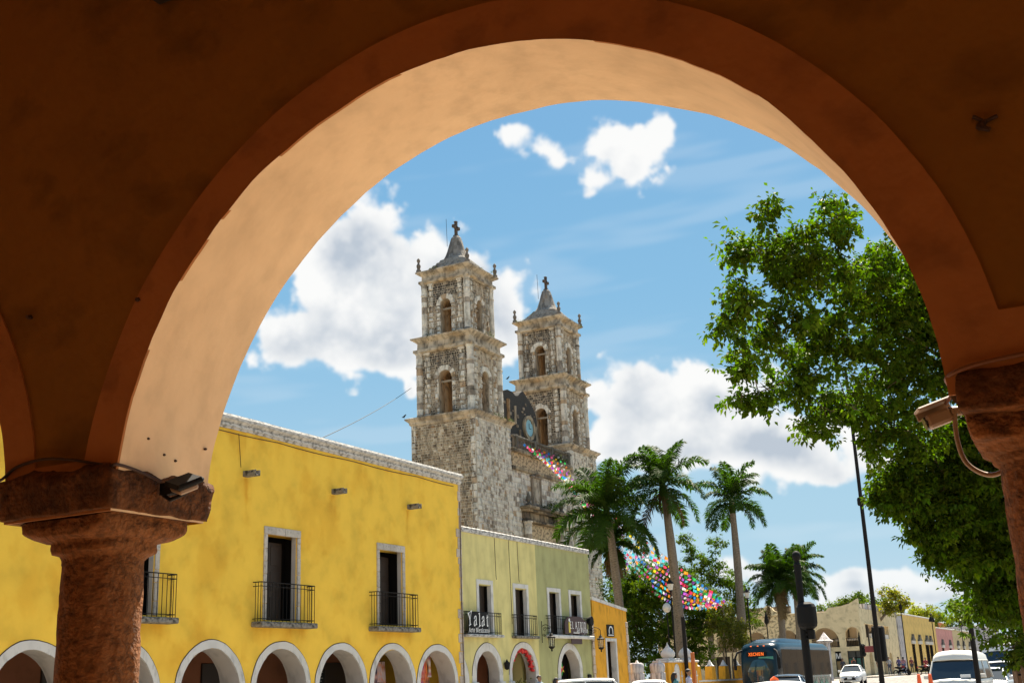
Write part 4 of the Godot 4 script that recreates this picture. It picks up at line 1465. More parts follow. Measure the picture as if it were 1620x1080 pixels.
# rows of separate stones laid against a wall: o = lower left corner, U and V along and up, the stones stand out along U x V
func masonry(mb: MB, o: Vector3, U: Vector3, w: float, h: float, ch: Vector2, bw: Vector2, proud: float, dark: float, light: float, skip = null) -> void:
	var N := U.cross(Vector3.UP)
	var y := 0.0
	while y < h - 0.05:
		var hh := minf(rng.randf_range(ch.x, ch.y), h - y)
		var x := -rng.randf() * bw.x
		while x < w - 0.04:
			var ww := rng.randf_range(bw.x, bw.y)
			var xa := maxf(x, 0.0)
			var xb := minf(x + ww, w)
			x += ww
			if xb - xa < 0.05:
				continue
			var ce := Vector2((xa + xb) / 2, y + hh / 2)
			if skip != null and skip.call(ce):
				continue
			var g := rng.randf_range(0.012, 0.03)
			var j := proud * 0.35
			var a := o + U * (xa + g) + Vector3.UP * (y + g)
			var b := o + U * (xb - g) + Vector3.UP * (y + g)
			var c := o + U * (xb - g) + Vector3.UP * (y + hh - g)
			var d := o + U * (xa + g) + Vector3.UP * (y + hh - g)
			var k := minf(minf(ww, hh) * 0.2, 0.06)
			var f := proud * rng.randf_range(0.55, 1.0)
			var q := func(p: Vector3, du: float, dv: float) -> Vector3:
				return p + U * (du * k + rng.randf_range(-0.4, 0.4) * k) + Vector3.UP * (dv * k + rng.randf_range(-0.4, 0.4) * k) + N * (f + rng.randf_range(-j, j))
			var a2: Vector3 = q.call(a, 1.0, 1.0)
			var b2: Vector3 = q.call(b, -1.0, 1.0)
			var c2: Vector3 = q.call(c, -1.0, -1.0)
			var d2: Vector3 = q.call(d, 1.0, -1.0)
			mb.col = stone_col(a, dark, light)
			mb.quad(a2, b2, c2, d2)
			mb.quad(a, b, b2, a2)
			mb.quad(b, c, c2, b2)
			mb.quad(c, d, d2, c2)
			mb.quad(d, a, a2, d2)
		y += hh

func square_ring(mb: MB, prof: Array, at: Vector3, dark := 0.0) -> void:
	var p := []
	for e in prof:
		p.append([e[0] * sqrt(2.0), e[1]])
	var k0 := mb.v.size()
	mb.col = Color(0.50, 0.40, 0.26)
	# cut each side into short lengths so that the weathering can change along it
	for s in 4:
		var b := Basis(Vector3.UP, s * PI / 2)
		for j in prof.size() - 1:
			for m in 14:
				var t0 := m / 14.0 * 2 - 1
				var t1 := (m + 1) / 14.0 * 2 - 1
				var r0: float = prof[j][0]
				var r1: float = prof[j + 1][0]
				mb.quad(at + b * Vector3(t0 * r0, prof[j][1], r0), at + b * Vector3(t1 * r0, prof[j][1], r0), at + b * Vector3(t1 * r1, prof[j + 1][1], r1), at + b * Vector3(t0 * r1, prof[j + 1][1], r1))
	var r: float = prof[-1][0]
	mb.quad(at + Vector3(-r, prof[-1][1], r), at + Vector3(r, prof[-1][1], r), at + Vector3(r, prof[-1][1], -r), at + Vector3(-r, prof[-1][1], -r))
	for k in range(k0, mb.v.size()):
		var q := mb.v[k]
		var up := 0.25 if mb.n[k].y > 0.3 else 0.0
		var s := smoothstep(-0.1, 0.45, stain_noise.get_noise_3d(q.x * 2, q.y * 1.2, q.z * 2) + dark + up)
		var warm := stain_noise.get_noise_3d(q.x + 50, q.y * 2, q.z)
		mb.c[k] = Color(0.61, 0.52, 0.395).lerp(Color(0.55, 0.40, 0.235), smoothstep(0.0, 0.5, warm)).lerp(Color(0.12, 0.10, 0.08), s * 0.7)

func drum_column(mb: MB, x: float, z: float, r: float, y0: float, y1: float) -> void:
	var at := Vector3(x, 0, z)
	var y := y0 + 0.28
	mb.col = stone_col(Vector3(x, y0, z), 0.25)
	mb.lathe([[r * 1.25, y0], [r * 1.28, y0 + 0.12], [r * 1.1, y0 + 0.2], [r, y0 + 0.28]], 12, at)
	while y < y1 - 0.5:
		var h := rng.randf_range(0.38, 0.62)
		if y1 - 0.42 - y < h + 0.2:
			h = y1 - 0.42 - y
		mb.col = stone_col(Vector3(x, y, z), -0.12, 0.5)
		var q := r * rng.randf_range(0.97, 1.03)
		mb.lathe([[q * 0.90, y], [q, y + 0.035], [q, y + h - 0.035], [q * 0.90, y + h]], 12, at)
		y += h
	mb.col = stone_col(Vector3(x, y1, z), 0.05)
	mb.lathe([[r, y], [r * 1.12, y + 0.05], [r, y + 0.1], [r * 1.02, y + 0.2], [r * 1.3, y + 0.34], [r * 1.32, y + 0.42]], 12, at)
	var yc := lerpf(y0, y1, 0.76)
	mb.col = stone_col(Vector3(x, yc, z), 0.2)
	mb.lathe([[r, yc], [r * 1.17, yc + 0.05], [r * 1.17, yc + 0.13], [r, yc + 0.18]], 12, at)

func tower_stage(t: Node3D, cz: float, half: float, cr: float, y0: float, y1: float, ow: float, crown: float, pw: float, po: float) -> void:
	var spring := crown - ow
	for s in 4:
		var xf := Transform3D(Basis(Vector3.UP, s * PI / 2), Vector3(CX, 0, cz))
		xf.origin += xf.basis.z * half
		var wall := MB.new()
		wall.col = Color(0.56, 0.48, 0.37)
		wall.plate(arched(-half + 0.003 * s, y0, half - 0.003 * s, y1, [[0.0, ow, spring]]), xf, 0.9)
		for k in wall.v.size():
			var p := wall.v[k]
			var l := xf.affine_inverse() * p
			wall.c[k] = Color(0.46, 0.28, 0.13) if l.z < -0.05 and absf(l.x) < ow + 0.01 else wall.c[k]
		part(t, "stage_wall", wall, mats.church_stone)
		if s > 1:
			continue
		var up: Vector3 = Vector3.UP
		var U := xf.basis.x
		# dark panel of small rubble over the arch
		var rub := MB.new()
		var dk := 0.22 if s == 0 else -0.02  # camera-side face starts darker: dirt plus painted-in shade
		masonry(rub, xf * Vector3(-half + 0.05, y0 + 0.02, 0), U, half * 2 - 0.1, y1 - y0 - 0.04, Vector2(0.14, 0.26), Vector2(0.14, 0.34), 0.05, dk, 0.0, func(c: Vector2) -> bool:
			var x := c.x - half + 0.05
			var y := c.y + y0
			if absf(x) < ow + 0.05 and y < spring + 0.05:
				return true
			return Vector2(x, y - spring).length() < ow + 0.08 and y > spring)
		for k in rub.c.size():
			rub.c[k] = rub.c[k] * (Color(0.56, 0.50, 0.43) if s == 0 else Color(0.80, 0.75, 0.68))  # less light on the camera-side face is put into the stone colour
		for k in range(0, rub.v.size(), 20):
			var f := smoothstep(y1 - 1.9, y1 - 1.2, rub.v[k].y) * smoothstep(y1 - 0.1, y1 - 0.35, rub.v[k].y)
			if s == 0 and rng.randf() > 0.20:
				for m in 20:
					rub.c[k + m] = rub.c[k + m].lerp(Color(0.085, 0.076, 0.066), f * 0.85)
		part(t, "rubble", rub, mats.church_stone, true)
		# pilasters beside the opening
		for q in [-1, 1]:
			var pil := MB.new()
			masonry(pil, xf * Vector3(q * po - pw / 2, y0 + 0.25, 0.0), U, pw, y1 - y0 - 0.3, Vector2(0.35, 0.6), Vector2(pw * 1.02, pw * 1.05), 0.18, -0.02, 0.5)
			pil.col = stone_col(xf.origin, 0.3)
			pil.bbox(xf * Vector3(q * po, y0 + 0.13, 0.1), Vector3(pw + 0.1, 0.24, 0.3), 0.03, xf.basis)
			pil.bbox(xf * Vector3(q * po, y1 - 0.14, 0.08), Vector3(pw + 0.08, 0.26, 0.28), 0.03, xf.basis)
			part(t, "pilaster", pil, mats.church_stone)
		# white stones round the opening
		var sur := MB.new()
		var n := 9
		for k in n:
			var a0 := PI * k / n + 0.012
			var a1 := PI * (k + 1) / n - 0.012
			sur.col = stone_col(xf.origin + up * (k * 0.7), -0.25, 0.7)
			sur.plate(ring(Vector2(0, spring), ow - 0.01, ow + rng.randf_range(0.33, 0.45), a0, a1, 0.0, 0.0, 3), Transform3D(xf.basis, xf * Vector3(0, 0, 0.11)), 0.13)
		for q in [-1, 1]:
			masonry(sur, xf * Vector3(q * (ow + 0.19) - 0.2, y0 + 0.02, 0.0), U, 0.4, spring - y0 - 0.03, Vector2(0.3, 0.55), Vector2(0.42, 0.44), 0.11, -0.08, 0.4)
		part(t, "arch_surround", sur, mats.church_stone)
		var beam := MB.new()
		beam.bbox(xf * Vector3(0, spring - 0.25, -0.45), Vector3(ow * 2, 0.16, 0.2), 0.02, xf.basis)
		part(t, "beam", beam, P("old_wood", lin(0.30, 0.25, 0.19), 0.9))
	for sx in [-1, 1]:
		for sz in [-1, 1]:
			if sx < 0 and sz < 0:
				continue
			var col := MB.new()
			drum_column(col, CX + sx * (half + 0.03), cz + sz * (half + 0.03), cr, y0, y1)
			part(t, "column", col, mats.church_stone)

func build_tower(c: Node3D, cz: float, seed_dark: float) -> void:
	var t := Node3D.new()
	t.name = "tower"
	t.position = -c.position
	c.add_child(t, true)
	var at := Vector3(CX, 0, cz)
	var base := MB.new()
	base.col = Color(0.62, 0.53, 0.40)
	base.box(Vector3(CX, 11.2, cz), Vector3(6.1, 22.4, 5.94))
	part(t, "base", base, mats.church_stone)
	var rub := MB.new()
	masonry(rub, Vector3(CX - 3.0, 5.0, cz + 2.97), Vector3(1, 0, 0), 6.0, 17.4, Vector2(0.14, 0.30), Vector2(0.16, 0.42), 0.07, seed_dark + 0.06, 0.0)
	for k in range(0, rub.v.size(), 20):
		var f := Color(0.60, 0.53, 0.43) if rng.randf() < 0.84 else Color(0.92, 0.88, 0.80)  # camera-side rubble toned down: dirt and the face's shade together
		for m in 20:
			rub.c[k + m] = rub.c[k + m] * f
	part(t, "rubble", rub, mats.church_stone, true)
	rub = MB.new()
	masonry(rub, Vector3(CX + 3.05, 3.0, cz + 2.93), Vector3(0, 0, -1), 5.86, 19.4, Vector2(0.16, 0.34), Vector2(0.18, 0.5), 0.045, seed_dark - 0.22, 0.3)  # street-side face paler, its stronger light painted into the stones
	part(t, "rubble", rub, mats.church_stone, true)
	for s in [[Vector3(CX + 2.55, 3.0, cz + 2.98), Vector3(1, 0, 0), 0.5], [Vector3(CX - 3.04, 3.0, cz + 2.98), Vector3(1, 0, 0), 0.45], [Vector3(CX + 3.06, 3.0, cz + 2.95), Vector3(0, 0, -1), 0.75], [Vector3(CX + 3.06, 3.0, cz - 2.2), Vector3(0, 0, -1), 0.75]]:
		var q := MB.new()
		masonry(q, s[0], s[1], s[2], 19.4, Vector2(0.38, 0.62), Vector2(s[2] * 1.02, s[2] * 1.05), 0.10, -0.18, 0.8)
		part(t, "quoins", q, mats.church_stone, true)
	var co := MB.new()
	square_ring(co, [[3.02, 22.3], [3.14, 22.42], [3.16, 22.58], [3.34, 22.74], [3.42, 22.8], [3.44, 22.92], [3.2, 23.0]], at, 0.05)
	part(t, "cornice", co, mats.church_stone)
	tower_stage(t, cz, 2.42, 0.30, 22.98, 28.62, 0.63, 26.85, 0.56, 1.68)
	co = MB.new()
	square_ring(co, [[2.55, 28.5], [2.80, 28.58], [2.86, 28.62], [2.86, 28.84], [2.60, 28.92], [2.58, 29.42], [2.70, 29.54], [2.92, 29.68], [3.02, 29.74], [3.04, 29.86], [2.8, 29.95], [2.4, 29.98]], at, -0.04)
	part(t, "cornice", co, mats.church_stone)
	tower_stage(t, cz, 2.06, 0.26, 29.96, 34.82, 0.53, 33.18, 0.46, 1.42)
	co = MB.new()
	square_ring(co, [[2.2, 34.7], [2.42, 34.78], [2.46, 34.82], [2.46, 35.02], [2.25, 35.08], [2.24, 35.46], [2.34, 35.54], [2.54, 35.66], [2.64, 35.72], [2.66, 35.84], [2.45, 35.9], [0.5, 35.95]], at, 0.0)
	part(t, "cornice", co, mats.church_stone)
	# concave spire of weathered masonry
	var d := MB.new()
	var prof := [[2.35, 35.88], [2.28, 36.12], [2.02, 36.2], [1.96, 36.42], [1.74, 36.5], [1.68, 36.72], [1.46, 36.8], [1.40, 37.02], [1.18, 37.10], [1.06, 37.3], [0.93, 37.6], [0.80, 38.0], [0.68, 38.4], [0.57, 38.8], [0.49, 39.1], [0.42, 39.3], [0.28, 39.45], [0.1, 39.5]]
	for j in prof.size() - 1:
		for k in 16:
			var a0 := TAU * (k + 0.5) / 16
			var a1 := TAU * (k + 1.5) / 16
			var f := func(a: float, e: Array) -> Vector3:
				var sq := lerpf(5.0, 2.2, smoothstep(36.0, 38.0, e[1]))
				var r: float = e[0] / pow(pow(absf(cos(a)), sq) + pow(absf(sin(a)), sq), 1.0 / sq)
				r += 0.05 * stain_noise.get_noise_3d(cos(a) * 20 + cz, e[1] * 9, sin(a) * 20)
				return at + Vector3(cos(a) * r, e[1], -sin(a) * r)
			d.col = stone_col(at + Vector3(cos(a0), prof[j][1], sin(a0)), 0.30).lerp(Color(0.17, 0.155, 0.14), 0.7)
			d.quad(f.call(a0, prof[j]), f.call(a1, prof[j]), f.call(a1, prof[j + 1]), f.call(a0, prof[j + 1]))
	part(t, "spire", d, mats.church_stone)
	var x := MB.new()
	x.col = Color(0.13, 0.10, 0.08)
	x.bbox(at + Vector3(0, 40.1, 0), Vector3(0.24, 1.45, 0.24), 0.03)
	x.bbox(at + Vector3(0, 40.32, 0), Vector3(0.24, 0.26, 0.86), 0.03)
	x.bbox(at + Vector3(0, 39.5, 0), Vector3(0.42, 0.2, 0.42), 0.04)
	for q in [Vector3(0, 40.84, 0), Vector3(0, 40.32, 0.46), Vector3(0, 40.32, -0.46)]:
		x.bbox(at + q, Vector3(0.27, 0.12 if q.z == 0 else 0.3, 0.12 if q.z != 0 else 0.3), 0.03)
	part(t, "cross", x, mats.church_stone)
	x = MB.new()
	x.tube([at + Vector3(-0.75, 38.6, 0.3), at + Vector3(-0.8, 41.2, 0.3)], 0.02, 4)
	part(t, "lightning_rod", x, mats.iron)
	for sx in [-1, 1]:
		for sz in [-1, 1]:
			x = MB.new()
			x.col = Color(0.22, 0.19, 0.16)
			x.lathe([[0.24, 35.86], [0.22, 36.08], [0.12, 36.16], [0.18, 36.38], [0.19, 36.5], [0.10, 36.68], [0.09, 36.78], [0.15, 36.9], [0.16, 37.0], [0.10, 37.1], [0.03, 37.18]], 9, at + Vector3(sx * 2.42, 0, sz * 2.42))
			part(t, "finial", x, mats.church_stone)
	# weeds that grow on the ledges
	var lobes := []
	for k in 16:
		var lv: Array = [[3.45, 23.0], [3.1, 29.95], [2.6, 35.9], [1.7, 36.5]][k % 4]
		var s := rng.randf_range(-0.9, 0.9)
		var p := Vector3(s * lv[0], lv[1], lv[0] - 0.15) if rng.randf() < 0.5 else Vector3(lv[0] - 0.15, lv[1], s * lv[0])
		lobes.append([at + p, Vector3.ONE * rng.randf_range(0.12, 0.3)])
	leaf_cloud(t, "weeds", lobes, 90, 0.10, leaf_mat("leaf_weed", lin(0.06, 0.085, 0.02)), 5)

func build_church() -> void:
	stain_noise = FastNoiseLite.new()
	stain_noise.seed = 21
	stain_noise.frequency = 0.42
	stain_noise.fractal_octaves = 4
	var c := thing("church", "old stone church with two square bell towers and a dark gable clock", "church", Vector3(-50, 0, -93), "", 0.0, true)
	build_tower(c, -83.95, 0.10)
	build_tower(c, -101.7, 0.0)
	var xc := -45.6
	var mb := MB.new()
	mb.col = Color(0.62, 0.54, 0.42)
	mb.box(Vector3(xc - 1.0, 10.2, -92.8), Vector3(1.9, 20.4, 11.9))
	part(c, "front_wall", mb, mats.church_stone)
	mb = MB.new()
	masonry(mb, Vector3(xc - 0.05, 3.0, -86.95), Vector3(0, 0, -1), 11.7, 15.95, Vector2(0.36, 0.5), Vector2(0.45, 0.95), 0.05, -0.22, 0.55)
	part(c, "ashlar", mb, mats.church_stone, true)
	mb = MB.new()
	for s in [[18.95, 19.25, 0.22], [20.42, 20.68, 0.42], [20.68, 20.82, 0.30]]:
		for k in 20:
			mb.col = Color(0.50, 0.40, 0.26).lerp(Color(0.12, 0.10, 0.08), clampf(0.45 + stain_noise.get_noise_2d(k * 2.0, s[0] * 9) * 1.4, 0, 0.9))
			mb.bbox(Vector3(xc - 0.05 + s[2] / 2, (s[0] + s[1]) / 2, -87.2 - k * 0.582), Vector3(s[2], s[1] - s[0], 0.575), 0.03)
	part(c, "moulding", mb, mats.church_stone)
	mb = MB.new()
	mb.box(Vector3(xc, 19.84, -92.8), Vector3(0.12, 1.16, 11.6))
	part(c, "frieze", mb, mats.church_plaster)
	# balustrade
	var br := Node3D.new()
	br.name = "balustrade"
	br.position = -c.position
	c.add_child(br, true)
	var bar := MB.new()
	bar.col = Color(0.20, 0.17, 0.14)
	bar.lathe([[0.10, 20.82], [0.07, 20.95], [0.11, 21.2], [0.06, 21.5], [0.10, 21.68]], 6, Vector3.ZERO)
	var bmesh := bar.mesh()
	for k in 34:
		var o := part(br, "baluster", bmesh, mats.church_stone)
		o.position = Vector3(xc + 0.12, 0, -87.2 - k * 0.335)
	mb = MB.new()
	mb.col = Color(0.17, 0.15, 0.12)
	mb.bbox(Vector3(xc + 0.12, 21.78, -92.8), Vector3(0.3, 0.2, 11.5), 0.04)
	for k in 4:
		mb.bbox(Vector3(xc + 0.12, 21.35, -87.6 - k * 3.45), Vector3(0.42, 1.15, 0.42), 0.04)
	part(br, "rail", mb, mats.church_stone)
	# gable with the clock, black with lichen
	var g := Node3D.new()
	g.name = "gable"
	g.position = -c.position
	c.add_child(g, true)
	mb = MB.new()
	mb.plate(PackedVector2Array([Vector2(87.6, 20.4), Vector2(87.6, 25.9), Vector2(88.3, 26.15), Vector2(89.0, 26.38), Vector2(89.9, 26.34), Vector2(90.5, 26.1), Vector2(91.0, 26.2), Vector2(91.5, 26.6), Vector2(91.95, 26.82), Vector2(92.35, 26.62), Vector2(92.75, 26.35), Vector2(93.3, 26.05), Vector2(93.8, 25.65), Vector2(94.3, 25.1), Vector2(94.55, 24.5), Vector2(94.4, 23.4), Vector2(94.45, 20.4)]), Transform3D(fac().basis, Vector3(-46.8, 0, 0)), 0.8)
	part(g, "gable_wall", mb, mats.church_dark)
	mb = MB.new()
	for s in [[88.9, 24.5, 0.34, 2.0], [90.2, 24.3, 0.24, 1.6], [94.2, 22.4, 0.2, 3.0], [91.0, 22.0, 0.22, 2.2]]:
		mb.col = stone_col(Vector3(-46.8, s[1], -s[0]), 0.1, 0.2) * Color(0.6, 0.55, 0.48)
		mb.lathe([[s[2] * 0.55, s[1] - s[3] / 2], [s[2] * 0.5, s[1]], [s[2] * 0.55, s[1] + s[3] / 2]], 8, Vector3(-46.75, 0, -s[0]))
	for k in 34:
		var p := Vector3(-46.78, rng.randf_range(21, 25.8), -rng.randf_range(87.8, 94.2))
		mb.col = stone_col(p, 0.1) * Color(0.5, 0.46, 0.42)
		mb.bbox(p, Vector3(0.14, rng.randf_range(0.1, 0.3), rng.randf_range(0.12, 0.4)), 0.03)
	part(g, "gable_stones", mb, mats.church_stone, true)
	mb = MB.new()
	mb.col = Color(0.42, 0.34, 0.23)
	mb.plate(ring(Vector2(92.75, 23.55), 0.78, 1.12, 0, TAU, 0.0, 0.0, 28), Transform3D(fac().basis, Vector3(-46.62, 0, 0)), 0.3)
	part(g, "clock_rim", mb, mats.church_stone)
	mb = MB.new()
	mb.plate(ring(Vector2(92.75, 23.55), 0.0, 0.80, 0, TAU, 0.0, 0.0, 28), Transform3D(fac().basis, Vector3(-46.72, 0, 0)), 0.05)
	part(g, "clock_face", mb, P("clock_blue", lin(0.22, 0.42, 0.48), 0.4))
	mb = MB.new()
	mb.box(Vector3(-46.70, 23.75, -92.75), Vector3(0.02, 0.45, 0.05))
	mb.box(Vector3(-46.70, 23.5, -92.95), Vector3(0.02, 0.05, 0.42))
	part(g, "clock_hand", mb, mats.black)
	# carved panel and the ledge of the portal
	mb = MB.new()
	mb.col = Color(0.50, 0.42, 0.31)
	mb.bbox(Vector3(xc + 0.05, 17.45, -91.25), Vector3(0.16, 2.5, 1.5), 0.05)
	for q in [-0.75, 0.75]:
		mb.col = Color(0.30, 0.25, 0.19)
		mb.bbox(Vector3(xc + 0.1, 17.45, -91.25 + q), Vector3(0.24, 2.7, 0.22), 0.06)
	mb.bbox(Vector3(xc + 0.12, 18.75, -91.25), Vector3(0.3, 0.26, 2.0), 0.08)
	mb.lathe([[0.1, 18.85], [0.5, 18.95], [0.3, 19.05]], 10, Vector3(xc, 0, -91.25))
	mb.bbox(Vector3(xc + 0.12, 16.25, -91.25), Vector3(0.3, 0.3, 1.8), 0.08)
	mb.col = Color(0.58, 0.50, 0.38)
	mb.bbox(Vector3(xc + 0.12, 17.45, -91.25), Vector3(0.14, 1.7, 0.8), 0.05)
	part(c, "carved_panel", mb, mats.church_stone)
	var po := Node3D.new()
	po.name = "portal"
	po.position = -c.position
	c.add_child(po, true)
	mb = MB.new()
	for s in [[15.85, 0.25, 0.95, 7.6], [15.62, 0.22, 0.75, 7.3], [15.2, 0.6, 0.35, 7.0], [14.75, 0.2, 0.55, 7.2]]:
		for k in 8:
			mb.col = Color(0.40, 0.31, 0.20).lerp(Color(0.09, 0.075, 0.06), clampf(0.5 + stain_noise.get_noise_2d(k * 3.0, s[0] * 9) * 1.6, 0, 0.95))
			mb.bbox(Vector3(xc + s[2] / 2, s[0], -92.0 + s[3] / 2 - (k + 0.5) * s[3] / 8), Vector3(s[2], s[1], s[3] / 8 - 0.006), 0.04)
	part(po, "entablature", mb, mats.church_stone)
	for z in [-88.85, -95.2]:
		mb = MB.new()
		drum_column(mb, xc + 0.35, z, 0.33, 2.0, 14.7)
		var pc := part(po, "column", mb, mats.church_stone)
		mb = MB.new()
		mb.col = Color(0.16, 0.14, 0.11)
		mb.lathe([[0.30, 15.95], [0.28, 16.15], [0.14, 16.25], [0.24, 16.5], [0.20, 16.75], [0.06, 17.1], [0.02, 17.25]], 9, Vector3(xc + 0.5, 0, z))
		part(po, "finial", mb, mats.church_stone)
	mb = MB.new()
	mb.col = Color(1, 1, 1)
	mb.box(Vector3(xc + 0.06, 8.8, -92.0), Vector3(0.14, 11.6, 5.6))
	part(po, "portal_wall", mb, mats.church_plaster)
	mb = MB.new()
	mb.box(Vector3(xc + 0.12, 3.5, -92.0), Vector3(0.12, 7.0, 3.0))
	part(po, "door", mb, mats.dark_wood)
	leaf_cloud(c, "weeds", [[Vector3(-45.0, 16.1, -91.6) - c.position, Vector3(0.5, 0.35, 0.8)], [Vector3(-45.0, 16.2, -93.6) - c.position, Vector3(0.5, 0.9, 0.6)], [Vector3(-45.3, 21.0, -95.8) - c.position, Vector3(0.3, 0.35, 1.4)], [Vector3(-45.3, 20.9, -90.6) - c.position, Vector3(0.3, 0.3, 1.0)], [Vector3(-45.4, 20.5, -103.2) - c.position, Vector3(0.25, 1.9, 0.3)]], 420, 0.13, leaf_mat("leaf_weed", lin(0.06, 0.085, 0.02)), 5)
	# the nave behind
	mb = MB.new()
	mb.col = Color(0.42, 0.35, 0.26)
	mb.box(Vector3(-66, 8.5, -92.8), Vector3(34, 17.0, 13.0))
	part(c, "nave", mb, mats.church_stone)
	# birds on the ledges
	for s in [[-52.1, 22.98, -80.5, "small black bird on the left end of the near tower's lowest ledge"], [-51.75, 29.98, -98.55, "small black bird on the left end of the far tower's middle ledge"]]:
		var b := MB.new()
		b.tube([Vector3(-0.22, 0.16, 0), Vector3(-0.12, 0.13, 0), Vector3(0.0, 0.16, 0), Vector3(0.10, 0.24, 0), Vector3(0.15, 0.31, 0), Vector3(0.20, 0.31, 0), Vector3(0.25, 0.30, 0)], [0.01, 0.04, 0.075, 0.06, 0.045, 0.035, 0.004], 7)
		for q in [-0.03, 0.03]:
			b.tube([Vector3(0.02, 0.0, q), Vector3(0.01, 0.12, q)], 0.008, 4)
		var o := solo("bird", b, mats.black, s[3], "bird", "birds on the church ledges")
		o.position = Vector3(s[0], s[1], s[2])

# ---------------------------------------------------------------- trees and palms
func leaf_mat(key: String, c: Color, back := Color(0.95, 1.0, 0.35), rough := 0.42) -> StandardMaterial3D:
	var m := P(key, c, rough, 0.0, 0.2)
	m.backlight_enabled = true
	m.backlight = back
	return m

var sprays := {}
func spray_mesh(size: float, per: int) -> ArrayMesh:
	var key := "%f_%d" % [size, per]
	if sprays.has(key):
		return sprays[key]
	var r := RandomNumberGenerator.new()
	r.seed = per * 31
	var mb := MB.new()
	for k in per:
		var dir := Vector3(r.randf_range(-1, 1), r.randf_range(-0.9, 0.35), r.randf_range(-1, 1)).normalized()
		var at := dir * size * r.randf_range(0.2, 1.6)
		var nn := Vector3(r.randf_range(-0.7, 0.7), 1.0, r.randf_range(-0.7, 0.7)).normalized()
		var side := dir.cross(nn).normalized()
		nn = side.cross(dir).normalized()
		var l := size * r.randf_range(0.8, 1.25)
		var w := l * r.randf_range(0.26, 0.36)
		var sh := r.randf_range(0.75, 1.15)
		mb.col = Color(sh, sh, sh * r.randf_range(0.7, 1.1))
		var b := at
		var m1 := at + dir * l * 0.45 - nn * l * 0.02
		var tip := at + dir * l - nn * l * 0.16
		mb.tri(b, m1 + side * w + nn * w * 0.4, tip)
		mb.tri(b, tip, m1 - side * w + nn * w * 0.4)
	sprays[key] = mb.mesh()
	return sprays[key]

# lobes: [centre, radii]; sprays of leaves gather in the outer part of each lobe, in clumps with gaps between them
func leaf_cloud(parent: Node3D, called: String, lobes: Array, n: int, size: float, m: Material, per := 7, gaps := 0.0, tint := Color(1, 1, 1), shell := 0.45) -> void:
	var nz := FastNoiseLite.new()
	nz.seed = lobes.size() * 7 + n
	nz.frequency = 0.9 / maxf(size * 6.0, 0.3)
	nz.fractal_octaves = 2
	var total := 0.0
	for l in lobes:
		total += pow(l[1].x * l[1].y * l[1].z, 0.667)
	var tr := []
	var cols := []
	for l in lobes:
		var want := int(ceil(n * pow(l[1].x * l[1].y * l[1].z, 0.667) / total))
		var made := 0
		var tries := 0
		while made < want and tries < want * 6:
			tries += 1
			var d := Vector3(rng.randfn(), rng.randfn(), rng.randfn()).normalized()
			var q: Vector3 = d * pow(rng.randf(), shell) * (1.0 + 0.32 * nz.get_noise_3d(d.x * 3 + l[0].x, d.y * 3, d.z * 3))
			var p: Vector3 = l[0] + q * l[1]
			if nz.get_noise_3dv(p) < gaps - 0.4 + 0.2 * rng.randf():
				continue
			made += 6
			var g := rng.randf_range(0.5, 1.4) * (1.0 + 0.35 * nz.get_noise_3d(p.x * 0.5, p.y * 0.5, p.z * 0.5))
			for s in 6:
				var pp := p + Vector3(rng.randfn() * 1.0, rng.randfn() * 0.7 - 0.3, rng.randfn() * 1.0) * size * 1.1
				var b := Basis.from_euler(Vector3(rng.randf_range(-0.7, 0.7), rng.randf() * TAU, rng.randf_range(-0.7, 0.7))).scaled(Vector3.ONE * rng.randf_range(0.7, 1.25))
				tr.append(Transform3D(b, pp))
				var h := g * rng.randf_range(0.8, 1.2)
				cols.append(Color(h * rng.randf_range(0.85, 1.25) * tint.r, h * tint.g, h * rng.randf_range(0.6, 1.1) * tint.b))
	var mm := MultiMesh.new()
	mm.transform_format = MultiMesh.TRANSFORM_3D
	mm.use_colors = true
	mm.mesh = spray_mesh(size, per)
	mm.instance_count = tr.size()
	for k in tr.size():
		mm.set_instance_transform(k, tr[k])
		mm.set_instance_color(k, cols[k])
	var o := MultiMeshInstance3D.new()
	o.name = called
	o.multimesh = mm
	o.material_override = m
	parent.add_child(o, true)
	o.set_meta("kind", "stuff")

func branch(mb: MB, a: Vector3, b: Vector3, r0: float, r1: float, bend: float, sides := 7) -> Vector3:
	var pts := []
	var rr := []
	var off := Vector3(rng.randf_range(-1, 1), rng.randf_range(-0.2, 1.0), rng.randf_range(-1, 1)) * bend
	for k in 7:
		var t := k / 6.0
		pts.append(a.lerp(b, t) + off * 4.0 * t * (1 - t) + Vector3(rng.randf_range(-1, 1), rng.randf_range(-1, 1), rng.randf_range(-1, 1)) * bend * 0.15 * sin(t * PI))
		rr.append(lerpf(r0, r1, t))
	mb.tube(pts, rr, sides)
	return pts[4]

